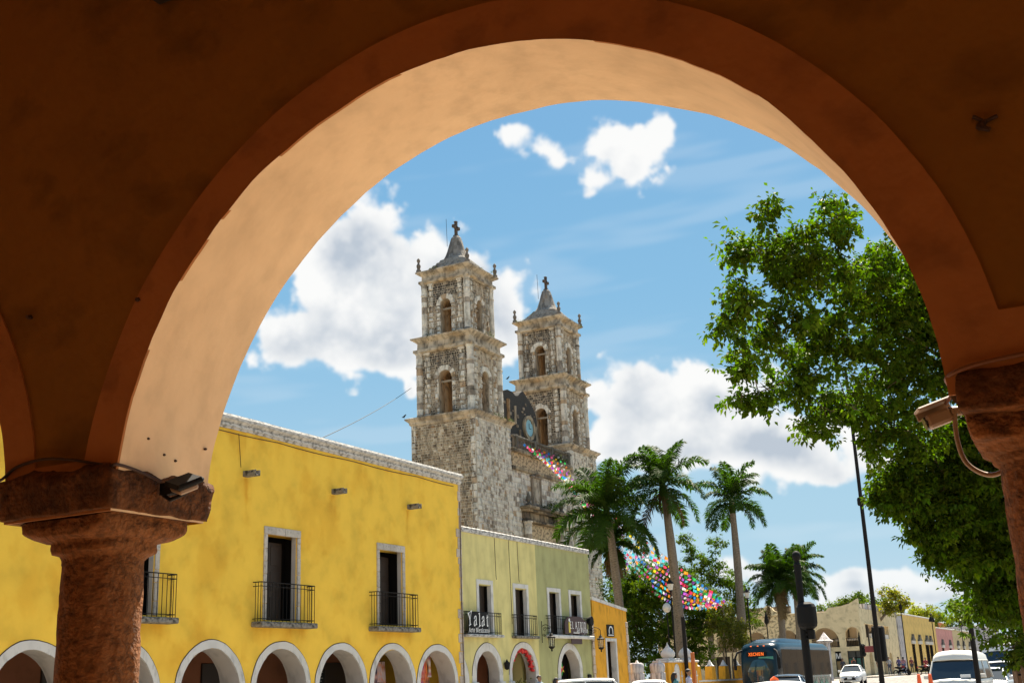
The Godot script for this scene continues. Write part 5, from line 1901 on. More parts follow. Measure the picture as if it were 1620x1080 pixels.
func make_tree(called: String, label: String, group: String, base: Vector3, fork: Vector3, lobes: Array, n: int, size: float, lm: Material, bark: Material, r: float, per := 7, gaps := 0.0, twigs := 4, tint := Color(1, 1, 1), shell := 0.45) -> Node3D:
	var t := thing(called, label, "tree", base, group)
	var mb := MB.new()
	var f := fork - base
	mb.tube([Vector3(0, -0.1, 0), Vector3(0, 0.25, 0) + f * 0.02, f * 0.35 + Vector3(0.06, 0, 0.04), f * 0.7 - Vector3(0.05, 0, 0.03), f], [r * 1.5, r * 1.1, r * 0.95, r * 0.85, r * 0.75], 10)
	part(t, "trunk", mb, bark)
	mb = MB.new()
	var rel := []
	# limbs: each lobe grows from the nearest point of what already stands, so that boughs fork
	var nodes := [[f, r * 0.62, 0.0]]
	var order := []
	for l in lobes:
		rel.append([l[0] - base, l[1]])
		order.append([f.distance_to(l[0] - base), l[0] - base, l[1]])
	order.sort_custom(func(x, y): return x[0] < y[0])
	for o in order:
		var c: Vector3 = o[1]
		var best := 0
		var cost := INF
		for q in nodes.size():
			var e: float = (nodes[q][0] as Vector3).distance_to(c) + nodes[q][2] * 0.35
			if e < cost:
				cost = e
				best = q
		var a: Vector3 = nodes[best][0]
		var ra: float = nodes[best][1]
		var rb := maxf(ra * 0.55, r * 0.05)
		var mid := branch(mb, a, c, ra * 0.85, rb, a.distance_to(c) * 0.12)
		nodes.append([mid, ra * 0.7, nodes[best][2] + a.distance_to(mid)])
		nodes.append([c, rb, nodes[best][2] + a.distance_to(c)])
		for k in twigs:
			var d := Vector3(rng.randfn(), rng.randfn() * 0.8 + 0.2, rng.randfn()).normalized()
			branch(mb, mid.lerp(c, rng.randf_range(0.3, 1.0)), c + d * o[2] * rng.randf_range(0.6, 0.95), maxf(rb * 0.6, r * 0.04), r * 0.02, o[2].x * 0.08, 5)
	part(t, "limbs", mb, bark)
	leaf_cloud(t, "leaves", rel, n, size, lm, per, gaps, tint, shell)
	return t

func build_trees() -> void:
	var bark := M("bark", lin(0.25, 0.20, 0.14), 0.95, noise_cache["mottle"], 0.6, noise_cache["grime"], Vector3(0.5, 2.0, 0.5), noise_cache["rough"], 1.0, 2.5)
	var hero := leaf_mat("leaf_hero", lin(0.085, 0.150, 0.013), Color(0.92, 1.0, 0.16), 0.55)
	# the big tree on the right, close behind the arch
	var L := []
	for e in [[-4.42, 8.78, -17.65, 0.24, 0.26], [-4.99, 8.18, -17.78, 0.34, 0.32], [-4.41, 8.36, -18.38, 0.60, 0.50], [-3.61, 8.82, -18.76, 0.45, 0.35], [-4.12, 8.10, -19.20, 0.71, 0.51], [-5.01, 7.43, -17.78, 0.36, 0.31], [-5.23, 6.95, -17.83, 0.27, 0.25], [-4.74, 7.09, -18.74, 0.55, 0.45], [-5.18, 6.50, -18.23, 0.31, 0.26], [-5.11, 6.02, -18.54, 0.29, 0.20], [-5.37, 5.93, -18.32, 0.14, 0.12],
			[-4.70, 6.37, -19.46, 0.51, 0.41], [-4.22, 7.10, -20.06, 0.63, 0.52], [-3.27, 8.25, -20.29, 0.73, 0.63], [-3.40, 7.41, -20.97, 0.75, 0.64], [-4.11, 6.03, -20.46, 0.52, 0.37], [-4.48, 5.72, -20.02, 0.36, 0.26], [-3.61, 6.37, -21.43, 0.76, 0.54], [-2.75, 7.09, -22.11, 0.77, 0.88], [-3.81, 5.58, -21.36, 0.48, 0.30], [-3.30, 5.66, -22.29, 0.66, 0.55], [-3.78, 4.93, -22.52, 0.44, 0.50],
			[-3.25, 4.60, -23.14, 0.67, 0.67], [-3.99, 4.63, -22.27, 0.24, 0.27], [-2.53, 5.28, -23.52, 0.90, 1.02], [-3.20, 3.81, -23.65, 0.51, 0.51], [-2.48, 3.93, -24.34, 0.80, 0.92], [-3.55, 4.04, -23.16, 0.28, 0.25], [-1.71, 6.24, -23.40, 1.01, 1.01], [-2.35, 8.17, -21.85, 0.88, 0.88], [-2.35, 2.88, -24.87, 0.69, 0.57], [-1.51, 4.74, -24.93, 1.04, 1.28], [-0.4, 7.4, -22.4, 1.5, 1.4], [-0.2, 5.2, -23.4, 1.5, 1.5]]:
		L.append([Vector3(e[0], e[1], e[2]), Vector3(e[3], e[4], e[3]) * 1.03])
	var hero_tree := make_tree("plaza_tree", "large dark leafy tree reaching in from the right behind the arch", "", Vector3(-0.2, 0.15, -23.5), Vector3(-0.9, 4.6, -23.2), L, 11500, 0.098, hero, bark, 0.21, 8, 0.15, 3, Color(1, 1, 1), 0.38)
	# the lower right of the crown is dense, its shade put into a darker leaf tint
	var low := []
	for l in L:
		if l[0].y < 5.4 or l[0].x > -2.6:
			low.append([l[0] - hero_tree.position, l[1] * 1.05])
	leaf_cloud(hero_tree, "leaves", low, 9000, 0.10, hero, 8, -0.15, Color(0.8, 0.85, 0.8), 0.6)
	# lower tree further along the right pavement
	L = []
	for e in [[-3.4, 2.7, -30.6, 0.75, 0.6], [-2.7, 3.2, -30.8, 0.9, 0.8], [-3.0, 1.95, -30.4, 0.5, 0.4], [-2.3, 2.2, -30.6, 0.8, 0.5], [-1.6, 3.4, -31.2, 1.3, 1.2], [-2.9, 4.3, -31.4, 0.9, 0.8], [-3.9, 3.9, -31.8, 0.6, 0.55], [-1.4, 4.8, -31.4, 1.5, 1.2], [-4.15, 3.15, -32.2, 0.45, 0.5]]:
		L.append([Vector3(e[0], e[1], e[2]), Vector3(e[3], e[4], e[3])])
	make_tree("street_tree", "bright green tree low at the right edge beside the parked vans", "", Vector3(-2.6, 0.15, -31.2), Vector3(-2.5, 2.2, -31.2), L, 1500, 0.12, leaf_mat("leaf_bright", lin(0.11, 0.17, 0.02)), bark, 0.22, 8, 0.05)
	# the churchyard
	var dense := leaf_mat("leaf_dense", lin(0.080, 0.135, 0.014), Color(0.95, 1.0, 0.2), 0.55)
	L = []
	for e in [[-33.2, 8.6, -81.0, 1.3, 1.1], [-31.6, 9.2, -82.0, 1.7, 1.2], [-30.0, 8.6, -82.6, 1.6, 1.3], [-33.0, 6.6, -80.6, 1.6, 1.4], [-31.2, 6.8, -80.6, 1.8, 1.6], [-29.2, 6.6, -81.8, 1.7, 1.6], [-28.3, 7.3, -83.4, 1.3, 1.3], [-32.4, 4.6, -80.4, 1.7, 1.3], [-30.4, 4.6, -80.6, 1.9, 1.4], [-28.6, 4.8, -82.2, 1.5, 1.3], [-31.4, 8.0, -79.8, 1.3, 0.9], [-27.6, 5.6, -84.0, 1.0, 1.0], [-34.4, 7.8, -82.2, 1.2, 1.2], [-34.6, 5.6, -82.2, 1.5, 1.4], [-33.4, 2.6, -80.6, 1.5, 1.1], [-30.6, 2.5, -80.2, 1.7, 1.1], [-36.2, 3.6, -81.0, 1.6, 1.6], [-28.4, 3.0, -81.6, 1.3, 1.0]]:
		L.append([Vector3(e[0], e[1], e[2]), Vector3(e[3], e[4], e[3])])
	var broad := make_tree("broad_tree", "broad dense round-crowned tree behind the ochre churchyard wall", "trees in the churchyard", Vector3(-31, 0, -82), Vector3(-31, 3.0, -82), L, 6800, 0.17, dense, bark, 0.35, 8, -0.1, 3, Color(1, 1, 1), 0.4)
	broad.position += Vector3(-2.0, 0.25, -5.0)
	L = []
	for e in [[-35.6, 13.4, -100.6, 0.5, 1.2], [-35.2, 12.0, -100.8, 0.8, 1.0], [-33.2, 12.9, -102.0, 0.8, 0.9], [-34.2, 11.4, -101.4, 1.2, 0.9], [-35.6, 10.2, -101.0, 1.3, 1.2], [-33.4, 10.0, -101.8, 1.8, 1.4], [-32.0, 8.6, -102.4, 1.5, 1.5], [-34.8, 8.2, -101.4, 1.8, 1.6], [-31.4, 6.8, -102.6, 1.5, 1.6], [-33.2, 6.2, -102.0, 1.8, 1.6], [-38.0, 9.0, -100.0, 1.6, 1.6], [-41.6, 9.8, -98.0, 1.6, 2.0], [-40.5, 7.2, -98.6, 1.6, 2.0]]:
		L.append([Vector3(e[0], e[1], e[2]), Vector3(e[3], e[4], e[3])])
	make_tree("tall_tree", "taller ragged tree with thin upright tops behind the broad churchyard tree", "trees in the churchyard", Vector3(-34.5, 0.4, -101.5), Vector3(-34.2, 6.5, -101.5), L, 2600, 0.18, dense, bark, 0.3, 8, 0.1, 4)
	make_tree("small_tree", "small olive green tree with thin trunk left of the bus", "", Vector3(-25.9, 0.2, -80.5), Vector3(-25.7, 3.0, -80.3), [[Vector3(-25.6, 4.2, -80.2), Vector3(0.8, 0.7, 0.8)], [Vector3(-25.1, 4.9, -80.6), Vector3(0.5, 0.5, 0.5)], [Vector3(-26.1, 4.9, -81.0), Vector3(0.5, 0.6, 0.5)], [Vector3(-25.0, 3.7, -79.8), Vector3(0.5, 0.4, 0.5)]], 300, 0.14, leaf_mat("leaf_olive", lin(0.12, 0.13, 0.03)), bark, 0.07, 7, 0.1)
	make_tree("yellowing_tree", "thin yellowing tree by the left end of the far arcaded building", "", Vector3(-28.5, 0.3, -86.5), Vector3(-28.2, 4.6, -86.4), [[Vector3(-28.2, 6.4, -86.4), Vector3(0.9, 0.8, 0.8)], [Vector3(-27.2, 5.4, -86.0), Vector3(0.7, 0.7, 0.7)], [Vector3(-28.9, 5.2, -86.0), Vector3(0.9, 0.8, 0.8)], [Vector3(-26.6, 4.3, -86.2), Vector3(0.6, 0.5, 0.6)]], 420, 0.14, leaf_mat("leaf_olive", lin(0.12, 0.13, 0.03)), bark, 0.1, 7, 0.15)
	# green above the far roofs
	var far := [["roof_tree", "pale yellow-green sparse tree rising above the corner building's roof", Vector3(-28.0, 4.0, -131.5), Vector3(-24.9, 7.4, -131.9), [[Vector3(-24.2, 9.4, -131.8), Vector3(1.0, 0.7, 1.0)], [Vector3(-23.2, 8.4, -131.9), Vector3(0.8, 0.5, 0.8)], [Vector3(-24.9, 8.3, -131.8), Vector3(0.9, 0.6, 0.9)], [Vector3(-24.2, 7.7, -131.9), Vector3(0.8, 0.4, 0.8)]], 230, lin(0.26, 0.26, 0.04)],
		["background_tree", "mid green tree behind the stepped parapet of the corner building", Vector3(-36.0, 0.9, -146), Vector3(-34.0, 6.5, -146), [[Vector3(-34.3, 8.6, -146), Vector3(1.6, 1.0, 1.4)], [Vector3(-32.0, 9.3, -146), Vector3(1.6, 1.0, 1.4)], [Vector3(-30.6, 9.9, -147), Vector3(1.0, 0.8, 1.0)]], 500, lin(0.09, 0.14, 0.02)],
		["background_tree", "dark green tree just left of the sparse yellow-green roof tree", Vector3(-30.5, 0.9, -156), Vector3(-30.0, 6.5, -156), [[Vector3(-30.6, 9.2, -156), Vector3(1.6, 1.5, 1.6)], [Vector3(-28.6, 9.4, -157), Vector3(1.6, 1.4, 1.6)], [Vector3(-32.0, 8.4, -156), Vector3(1.2, 1.2, 1.2)]], 500, lin(0.055, 0.10, 0.02)],
		["background_tree", "yellow-green tree behind the far yellow house's roof", Vector3(-34, 0.9, -196), Vector3(-33, 6.5, -196), [[Vector3(-33.6, 9.4, -195), Vector3(2.2, 1.6, 2.0)], [Vector3(-31.4, 9.8, -197), Vector3(2.2, 1.5, 2.0)], [Vector3(-36.0, 9.4, -192), Vector3(1.8, 1.4, 1.8)]], 700, lin(0.26, 0.28, 0.03)],
		["background_tree", "bright green tree behind the pink house's roof", Vector3(-34, 0.9, -216), Vector3(-32, 6.5, -216), [[Vector3(-32.5, 9.6, -214), Vector3(2.4, 1.6, 2.2)], [Vector3(-29.8, 9.4, -218), Vector3(2.6, 1.5, 2.2)]], 600, lin(0.16, 0.22, 0.03)]]
	for f in far:
		make_tree(f[0], f[1], "trees above the far roofs", f[2], f[3], f[4], f[5], 0.24, leaf_mat("leaf_%d" % hash(f[1]), f[6]), bark, 0.18, 8, 0.1, 2)

# ---------------------------------------------------------------- palms
func frond_mesh(len: float, el: float, droop: float, sd: int) -> ArrayMesh:
	var r := RandomNumberGenerator.new()
	r.seed = sd
	var mb := MB.new()
	var pts := []
	var p := Vector3.ZERO
	var a := el
	var n := 26
	for k in n + 1:
		pts.append(p)
		p += Vector3(cos(a), sin(a), 0.0) * len / n
		a -= droop / n * (0.5 + 1.2 * k / n)
	var rr := []
	for k in n + 1:
		rr.append(lerpf(0.045, 0.008, k / float(n)))
	mb.col = Color(0.9, 1.0, 0.7)
	mb.tube(pts, rr, 4)
	for k in 84:
		var t := 0.10 + 0.9 * k / 83.0
		var f := t * n
		var i := mini(int(f), n - 1)
		var at: Vector3 = pts[i].lerp(pts[i + 1], f - i)
		var fw: Vector3 = (pts[i + 1] - pts[i]).normalized()
		var up := Vector3(-fw.y, fw.x, 0)
		for s in [-1.0, 1.0]:
			var l := len * 0.27 * (0.35 + 0.65 * sin(PI * clampf(0.12 + 0.86 * t, 0, 1))) * r.randf_range(0.8, 1.15)
			var d := (Vector3(0, 0, s) * 0.85 + fw * r.randf_range(0.35, 0.75) + up * r.randf_range(-0.15, 0.55)).normalized()
			var e := (d + Vector3(0, -r.randf_range(0.5, 1.2), 0)).normalized()
			var w := 0.045
			var q := fw * w
			var sh := r.randf_range(0.75, 1.15)
			mb.col = Color(sh, sh, sh)
			var m := at + d * l * 0.55
			var tip := m + e * l * 0.5
			mb.quad(at - q * 0.4, at + q * 0.4, m + q, m - q)
			mb.tri(m - q, m + q, tip)
	return mb.mesh()

func palm(label: String, base: Vector3, crown: Vector3, len: float, r0: float, r1: float, n: int, sd: int, lm: Material, skirt := 0.0) -> void:
	var t := thing("palm_tree", label, "palm tree", base, "palms in front of the church")
	rng.seed = sd
	var f := crown - base
	var mb := MB.new()
	var pts := []
	var rr := []
	for k in 29:
		var s := k / 28.0
		pts.append(f * s + Vector3(sin(s * 3.0) * 0.12, 0, cos(s * 2.4 + sd) * 0.10 - 0.10 * cos(float(sd))))
		rr.append(lerpf(r0, r1, pow(s, 0.7)) * (1.0 + 0.04 * sin(s * 160.0)) * (1.25 if k == 0 else 1.0))
	mb.tube(pts, rr, 12)
	part(t, "trunk", mb, M("palm_bark", lin(0.24, 0.205, 0.165), 0.95, noise_cache["mottle"], 1.2, noise_cache["grime"], Vector3(1.2, 0.35, 1.2), noise_cache["rough"], 1.0, 2.5))
	mb = MB.new()
	mb.col = Color(1, 1, 1)
	mb.tube([f + Vector3(0, -0.9, 0), f + Vector3(0, -0.5, 0), f + Vector3(0, 0.3, 0), f + Vector3(0, 0.7, 0)], [r1 * 1.05, r1 * 1.25, r1 * 0.8, 0.03], 10)
	part(t, "crown_shaft", mb, lm)
	var kinds := []
	for e in [[1.35, 0.9], [1.0, 1.3], [0.65, 1.5], [0.25, 1.5], [-0.25, 1.2], [-0.9, 0.6]]:
		kinds.append(frond_mesh(len, e[0], e[1], sd + kinds.size()))
	for k in n:
		var s := k / float(n - 1)
		var kind := clampi(int(s * 5.4 + rng.randf_range(-0.4, 0.4)), 0, 4 if skirt == 0.0 else 5)
		var o := part(t, "frond", kinds[kind], lm if not (skirt > 0.0 and kind == 5) else leaf_mat("frond_dry", lin(0.16, 0.11, 0.05), Color(0.6, 0.5, 0.3)))
		o.position = f + Vector3(0, 0.25 - 0.4 * s, 0)
		o.rotation = Vector3(rng.randf_range(-0.35, 0.35), k * 2.39996 + rng.randf_range(-0.2, 0.2), 0)
		o.scale = Vector3.ONE * rng.randf_range(0.85, 1.1)
	if skirt > 0.0:
		mb = MB.new()
		for k in 40:
			var a := rng.randf() * TAU
			var q := f + Vector3(0, -0.6, 0)
			mb.col = Color.WHITE * rng.randf_range(0.5, 1.0)
			mb.tube([q + Vector3(cos(a), 0, sin(a)) * r1, q + Vector3(cos(a) * 0.35, -skirt * rng.randf_range(0.3, 0.6), sin(a) * 0.35), q + Vector3(cos(a) * 0.25, -skirt * rng.randf_range(0.7, 1.1), sin(a) * 0.25)], [0.03, 0.02, 0.006], 3)
		part(t, "dead_fronds", mb, leaf_mat("frond_dry", lin(0.16, 0.11, 0.05), Color(0.6, 0.5, 0.3)), true)

func build_palms() -> void:
	var lm := leaf_mat("frond", lin(0.052, 0.092, 0.017), Color(0.85, 1.0, 0.25), 0.55)
	palm("large dark palm with the lowest trunk, in front of the church's far tower", Vector3(-31.3, 0.1, -75.0), Vector3(-30.75, 12.2, -71.9), 4.2, 0.40, 0.24, 30, 301, lm, 0.0)
	palm("shorter palm with hanging yellowed fronds just behind the largest palm", Vector3(-32.4, 0.1, -76.5), Vector3(-31.7, 10.3, -74.5), 2.4, 0.26, 0.17, 24, 302, lm, 1.6)
	palm("tall palm in the middle with shaggy dead fronds below its crown", Vector3(-29.0, 0.2, -79.5), Vector3(-27.92, 14.0, -75.16), 3.6, 0.47, 0.25, 22, 303, lm, 1.5)
	palm("slender tall palm standing free against the sky right of the bunting", Vector3(-28.4, 0.4, -91.0), Vector3(-27.0, 14.3, -87.43), 3.2, 0.46, 0.23, 17, 304, lm, 0.0)
	palm("small bushy palm before the far arcaded building, left of the black signal post", Vector3(-28.5, 0.5, -102.5), Vector3(-27.65, 9.0, -100.6), 3.2, 0.36, 0.26, 34, 305, lm, 1.3)
	palm("small palm right behind the black signal post, before the far arcaded building", Vector3(-28.3, 0.5, -107.0), Vector3(-27.38, 9.9, -105.18), 3.2, 0.32, 0.24, 28, 306, lm, 0.8)

# ---------------------------------------------------------------- paper flags
func build_bunting() -> void:
	rng.seed = 99
	var cols := [Color(0.75, 0.03, 0.10), Color(0.85, 0.25, 0.02), Color(0.85, 0.60, 0.02), Color(0.04, 0.45, 0.10), Color(0.03, 0.20, 0.60), Color(0.35, 0.08, 0.50), Color(0.80, 0.78, 0.76), Color(0.80, 0.12, 0.35), Color(0.05, 0.50, 0.60), Color(0.8, 0.79, 0.78)]
	var names := ["uppermost", "second", "third", "fourth", "fifth", "sixth", "seventh", "eighth", "ninth", "tenth", "eleventh", "lowest"]
	var paper := []
	for k in cols.size():
		var m := P("paper_%d" % k, (cols[k] as Color).linear_to_srgb(), 0.8)
		m.backlight_enabled = true
		m.backlight = Color(1, 1, 1)
		paper.append(m)
	var shapes := []
	for v in 4:
		var mb := MB.new()
		var rows := []
		for j in 4:
			var row := PackedVector3Array()
			for m in 9:
				var x := m / 8.0 - 0.5
				var y := -0.21 * j / 3.0
				if j == 3 and m % 2 == 1:
					y += 0.05
				row.append(Vector3(x * 0.35, y, 0.05 * sin(m * 0.9 + v * 1.7) * j / 3.0 + 0.03 * v * j / 3.0))
			rows.append(row)
		mb.grid(rows, false)
		shapes.append(mb.mesh())
	var e := Vector3(-24.75, 6.25, -77.0)
	for i in 9:
		var s := Vector3(-45.1, 21.3, -88.4 - i * 0.95)
		var e2 := e + Vector3(-0.12 * i, -0.02 * i, -0.1 * i)
		var sag := lerpf(0.2, 4.0, i / 8.0)
		var t := thing("bunting_string", "%s string of coloured paper flags hanging from church to street" % names[i], "bunting", s, "strings of paper flags", 0.0)
		var pts := []
		for k in 41:
			var u := k / 40.0
			pts.append(s.lerp(e2, u) + Vector3(0, -4.0 * sag * u * (1 - u), 0) - s)
		var w := MB.new()
		w.tube(pts, 0.008, 3)
		part(t, "string", w, mats.iron)
		var len := s.distance_to(e2)
		var nf := int(len / 0.47)
		for k in nf:
			var u := (k + 0.5) / nf
			var at := s.lerp(e2, u) + Vector3(0, -4.0 * sag * u * (1 - u), 0) - s
			var o := part(t, "flag", shapes[rng.randi() % 4], paper[rng.randi() % paper.size()])
			o.position = at
			var d := (e2 - s).normalized()
			o.rotation = Vector3(rng.randf_range(-0.7, 0.4), atan2(-d.z, d.x) + rng.randf_range(-0.25, 0.25), rng.randf_range(-0.25, 0.25) - 0.45)
	var wp := MB.new()
	var a := Vector3(-31.0, 10.3, -36.5)
	var b := Vector3(-51.55, 25.6, -80.85)
	var pts := []
	for k in 25:
		var u := k / 24.0
		pts.append(a.lerp(b, u) + Vector3(0, -0.4 * 4 * u * (1 - u), 0))
	wp.tube(pts, 0.02, 4)
	solo("overhead_wire", wp, mats.iron, "thin wire sagging across the sky to the near bell tower", "wire")

# ---------------------------------------------------------------- churchyard wall, far buildings
func build_atrium_wall() -> void:
	var w := thing("churchyard_wall", "low ochre churchyard wall with white-tipped merlons beyond the ochre house", "wall", Vector3(FX, 0, -76), "", 0.0, true)
	var mb := MB.new()
	mb.box(Vector3(FX - 0.2, 0.62, -63.5), Vector3(0.4, 1.3, 3.3))
	mb.box(Vector3(FX - 0.2, 0.62, -78.8), Vector3(0.4, 1.3, 12.2))
	part(w, "wall", mb, mats.plaster_ochre)
	mb = MB.new()
	mb.box(Vector3(FX - 0.2, 1.31, -63.5), Vector3(0.5, 0.1, 3.3))
	mb.box(Vector3(FX - 0.2, 1.31, -78.8), Vector3(0.5, 0.1, 12.2))
	part(w, "coping", mb, mats.plaster_white)
	for u in [63.4, 66.9, 72.95, 75.8, 78.55, 81.4, 84.2]:
		mb = MB.new()
		mb.plate(PackedVector2Array([Vector2(u - 0.5, 1.3), Vector2(u + 0.5, 1.3), Vector2(u + 0.32, 2.2), Vector2(u - 0.32, 2.2)]), fac(0, 0, 0.03), 0.46)
		var o := part(w, "merlon", mb, mats.plaster_ochre)
		mb = MB.new()
		mb.lathe([[0.30, 2.18], [0.34, 2.22], [0.22, 2.28], [0.03, 2.60]], 4, Vector3(FX - 0.2, 0, -u), false, 0.0, PI / 4)
		part(o, "tip", mb, mats.plaster_white)
	for s in [[68.6, "left ochre gate pier with a white niche and onion finial"], [71.6, "right ochre gate pier with onion finial, beside an orange painted post"]]:
		var g := thing("gate_pier", s[1], "gate pier", Vector3(FX - 0.4, 0, -s[0]), "piers of the churchyard gate", 0.0, true)
		var hw := 1.25 if s[0] < 70 else 0.9
		mb = MB.new()
		mb.bbox(Vector3(FX - 0.3, 1.2, -s[0]), Vector3(0.9, 2.5, hw * 2), 0.02)
		part(g, "body", mb, mats.plaster_ochre)
		mb = MB.new()
		mb.bbox(Vector3(FX - 0.3, 2.51, -s[0]), Vector3(1.06, 0.12, hw * 2 + 0.16), 0.03)
		mb.bbox(Vector3(FX - 0.3, 2.63, -s[0]), Vector3(0.8, 0.12, hw * 2 - 0.5), 0.03)
		part(g, "cap", mb, mats.plaster_white)
		mb = MB.new()
		mb.lathe([[0.28, 2.68], [0.42, 2.85], [0.44, 3.0], [0.30, 3.2], [0.14, 3.33], [0.05, 3.5], [0.015, 3.62]], 12, Vector3(FX - 0.3, 0, -s[0]), true)
		part(g, "finial", mb, mats.plaster_white)
		if s[0] < 70:
			mb = MB.new()
			mb.plate(ring(Vector2(s[0] + 0.1, 1.95), 0.0, 0.42, 0, PI, 0.6), fac(0, 0, 0.17), 0.04)
			part(g, "niche", mb, mats.plaster_white)
		mb = MB.new()
		mb.rect(s[0] + hw - 0.42, 1.15, s[0] + hw - 0.34, 1.95, fac(0, 0, 0.18), 0.05)
		mb.rect(s[0] + hw - 0.55, 1.62, s[0] + hw - 0.21, 1.70, fac(0, 0, 0.185), 0.05)
		part(g, "cross", mb, mats.plaster_white)
	for s in [[62.5, "leftmost weathered white stone pillar next to the ochre house"], [65.7, "second weathered white stone pillar, left of the gate piers"]]:
		mb = MB.new()
		mb.bbox(Vector3(FX + 0.1, 0.95, -s[0]), Vector3(0.7, 1.9, 0.7), 0.03)
		var g := thing("stone_pillar", s[1], "pillar", Vector3(FX + 0.1, 0, -s[0]), "white stone pillars along the churchyard wall", 0.0, true)
		part(g, "shaft", mb, mats.plaster_grey)
		mb = MB.new()
		mb.lathe([[0.36, 1.88], [0.42, 2.0], [0.44, 2.2], [0.42, 2.38], [0.30, 2.44]], 12, Vector3(FX + 0.1, 0, -s[0]), true)
		part(g, "head", mb, mats.plaster_grey)

func arch_hole(c: float, r: float, y0: float, s: float) -> Array:
	return [c, r, s]

func build_corner_building() -> void:
	var c := thing("corner_building", "cream two-storey corner building with upper arcade and scooped parapet", "building", Vector3(-36, 0.8, -126), "", 0.0, true)
	var z := -121.5
	var mb := MB.new()
	var xf := front(0, 0, z)
	# ground floor, upper arcade, parapet
	var doors := [[-44.0, -42.4], [-40.8, -39.2], [-36.8, -35.2], [-33.6, -32.0], [-30.6, -29.4], [-28.43, -27.83], [-27.22, -25.66]]
	var x := -47.0
	for d in doors:
		mb.rect(x, 0.5, d[0], 3.45, xf, 0.5)
		x = d[1]
	mb.rect(x, 0.5, FX, 3.45, xf, 0.5)
	mb.rect(-47.0, 3.45, FX, 3.85, xf, 0.5)
	mb.plate(arched(-30.8, 3.85, FX, 6.6, [[-29.25, 1.38, 4.38], [-26.5, 0.72, 4.98]]), xf, 0.5)
	mb.plate(PackedVector2Array([Vector2(-30.8, 6.6), Vector2(FX, 6.6), Vector2(FX, 8.42), Vector2(-25.9, 8.3), Vector2(-26.5, 7.98), Vector2(-27.3, 7.78), Vector2(-28.6, 7.68), Vector2(-29.0, 7.3), Vector2(-30.8, 7.27)]), xf, 0.5)
	# the street side
	var xs := fac(0, 0, 0)
	mb.plate(arched(122.0, 0.5, 143.5, 4.7, [[124.9, 0.9, 2.4], [128.2, 0.9, 2.4], [131.6, 0.9, 2.4], [135.0, 0.9, 2.4]]), xs, 0.5)
	mb.rect(122.0, 4.7, 123.7, 6.02, xs, 0.5)
	mb.rect(135.4, 4.7, 143.5, 6.02, xs, 0.5)
	mb.rect(122.0, 6.02, 143.5, 7.5, xs, 0.5)
	part(c, "wall", mb, mats.plaster_cream)
	mb = MB.new()
	mb.plate(arched(-47.0, 3.85, -30.802, 7.25, [[-39.4, 1.05, 4.7], [-36.2, 0.95, 4.75], [-33.05, 1.05, 4.7]]), xf, 0.5)
	part(c, "wall", mb, mats.plaster_cream_worn)
	mb = MB.new()
	for k in 7:
		mb.box(Vector3(FX - 0.25, 7.75, -125.2 - k * 2.55), Vector3(0.5, 0.55, 1.25))
	part(c, "merlons", mb, mats.plaster_grey)
	mb = MB.new()
	mb.bbox(Vector3(-38.9, 7.3, z - 0.2), Vector3(16.2, 0.12, 0.7), 0.02)
	mb.bbox(Vector3(FX - 0.2, 6.06, -129.5), Vector3(0.6, 0.14, 12.2), 0.03)
	part(c, "moulding", mb, mats.plaster_cream)
	# stained end pier
	mb = MB.new()
	mb.box(Vector3(FX + 0.02, 4.0, -141.9), Vector3(0.24, 6.9, 3.1))
	part(c, "end_pier", mb, mats.plaster_grey)
	# inside: floor, back wall, roof
	mb = MB.new()
	mb.box(Vector3(-37, 3.6, -125.0), Vector3(19.5, 0.25, 6.0))
	mb.box(Vector3(-36.9, 4.0, -124.6), Vector3(20.4, 7.0, 0.4))
	mb.box(Vector3(-37, 7.0, -133.0), Vector3(21.0, 0.2, 21.5))
	mb.box(Vector3(FX - 2.0, 4.0, -134), Vector3(0.3, 6.8, 18.4))
	mb.box(Vector3(FX - 1.6, 4.55, -132.5), Vector3(2.2, 0.25, 21.0))
	part(c, "inner_wall", mb, mats.inner_plaster)
	mb = MB.new()
	mb.box(Vector3(-46.8, 4.0, -125.0), Vector3(0.4, 7.0, 6.6))
	mb.box(Vector3(-37, 4.0, -144.0), Vector3(22.6, 7.0, 0.4))
	mb.box(Vector3(-47.8, 4.0, -136.0), Vector3(0.4, 7.0, 16.0))
	part(c, "back_wall", mb, mats.plaster_cream)
	# upper openings
	for s in [[-29.25, 1.38], [-26.5, 0.72], [-33.05, 1.05], [-36.2, 0.95]]:
		var b := Node3D.new()
		b.name = "balcony_rail"
		b.position = -c.position
		c.add_child(b, true)
		var n := int(s[1] * 2 / 0.16)
		var bar := MB.new()
		bar.tube([Vector3(0, 3.9, z - 0.12), Vector3(0, 4.62, z - 0.12)], 0.018, 4)
		var bm := bar.mesh()
		for k in n:
			var o := part(b, "baluster", bm, mats.iron)
			o.position.x = s[0] - s[1] + (k + 0.5) * s[1] * 2 / n
		mb = MB.new()
		mb.box(Vector3(s[0], 4.64, z - 0.12), Vector3(s[1] * 2, 0.06, 0.06))
		mb.box(Vector3(s[0], 3.92, z - 0.12), Vector3(s[1] * 2, 0.05, 0.05))
		part(b, "rail", mb, mats.iron)
	for s in [[-28.2, 5.0], [-25.95, 5.05], [-32.5, 5.0], [-35.8, 5.0]]:
		mb = MB.new()
		mb.box(Vector3(s[0], s[1] - 0.2, -124.37), Vector3(0.9, 2.2, 0.1))
		part(c, "window", mb, mats.dark_wood)
	for s in [124.6, 126.6, 129.0, 131.6, 133.8]:
		mb = MB.new()
		mb.box(Vector3(FX - 1.82, 5.35, -s), Vector3(0.1, 1.1, 0.9))
		part(c, "window", mb, mats.dark_wood)
	mb = MB.new()
	mb.box(Vector3(FX - 0.2, 4.9, -130.8), Vector3(0.3, 0.45, 9.0))
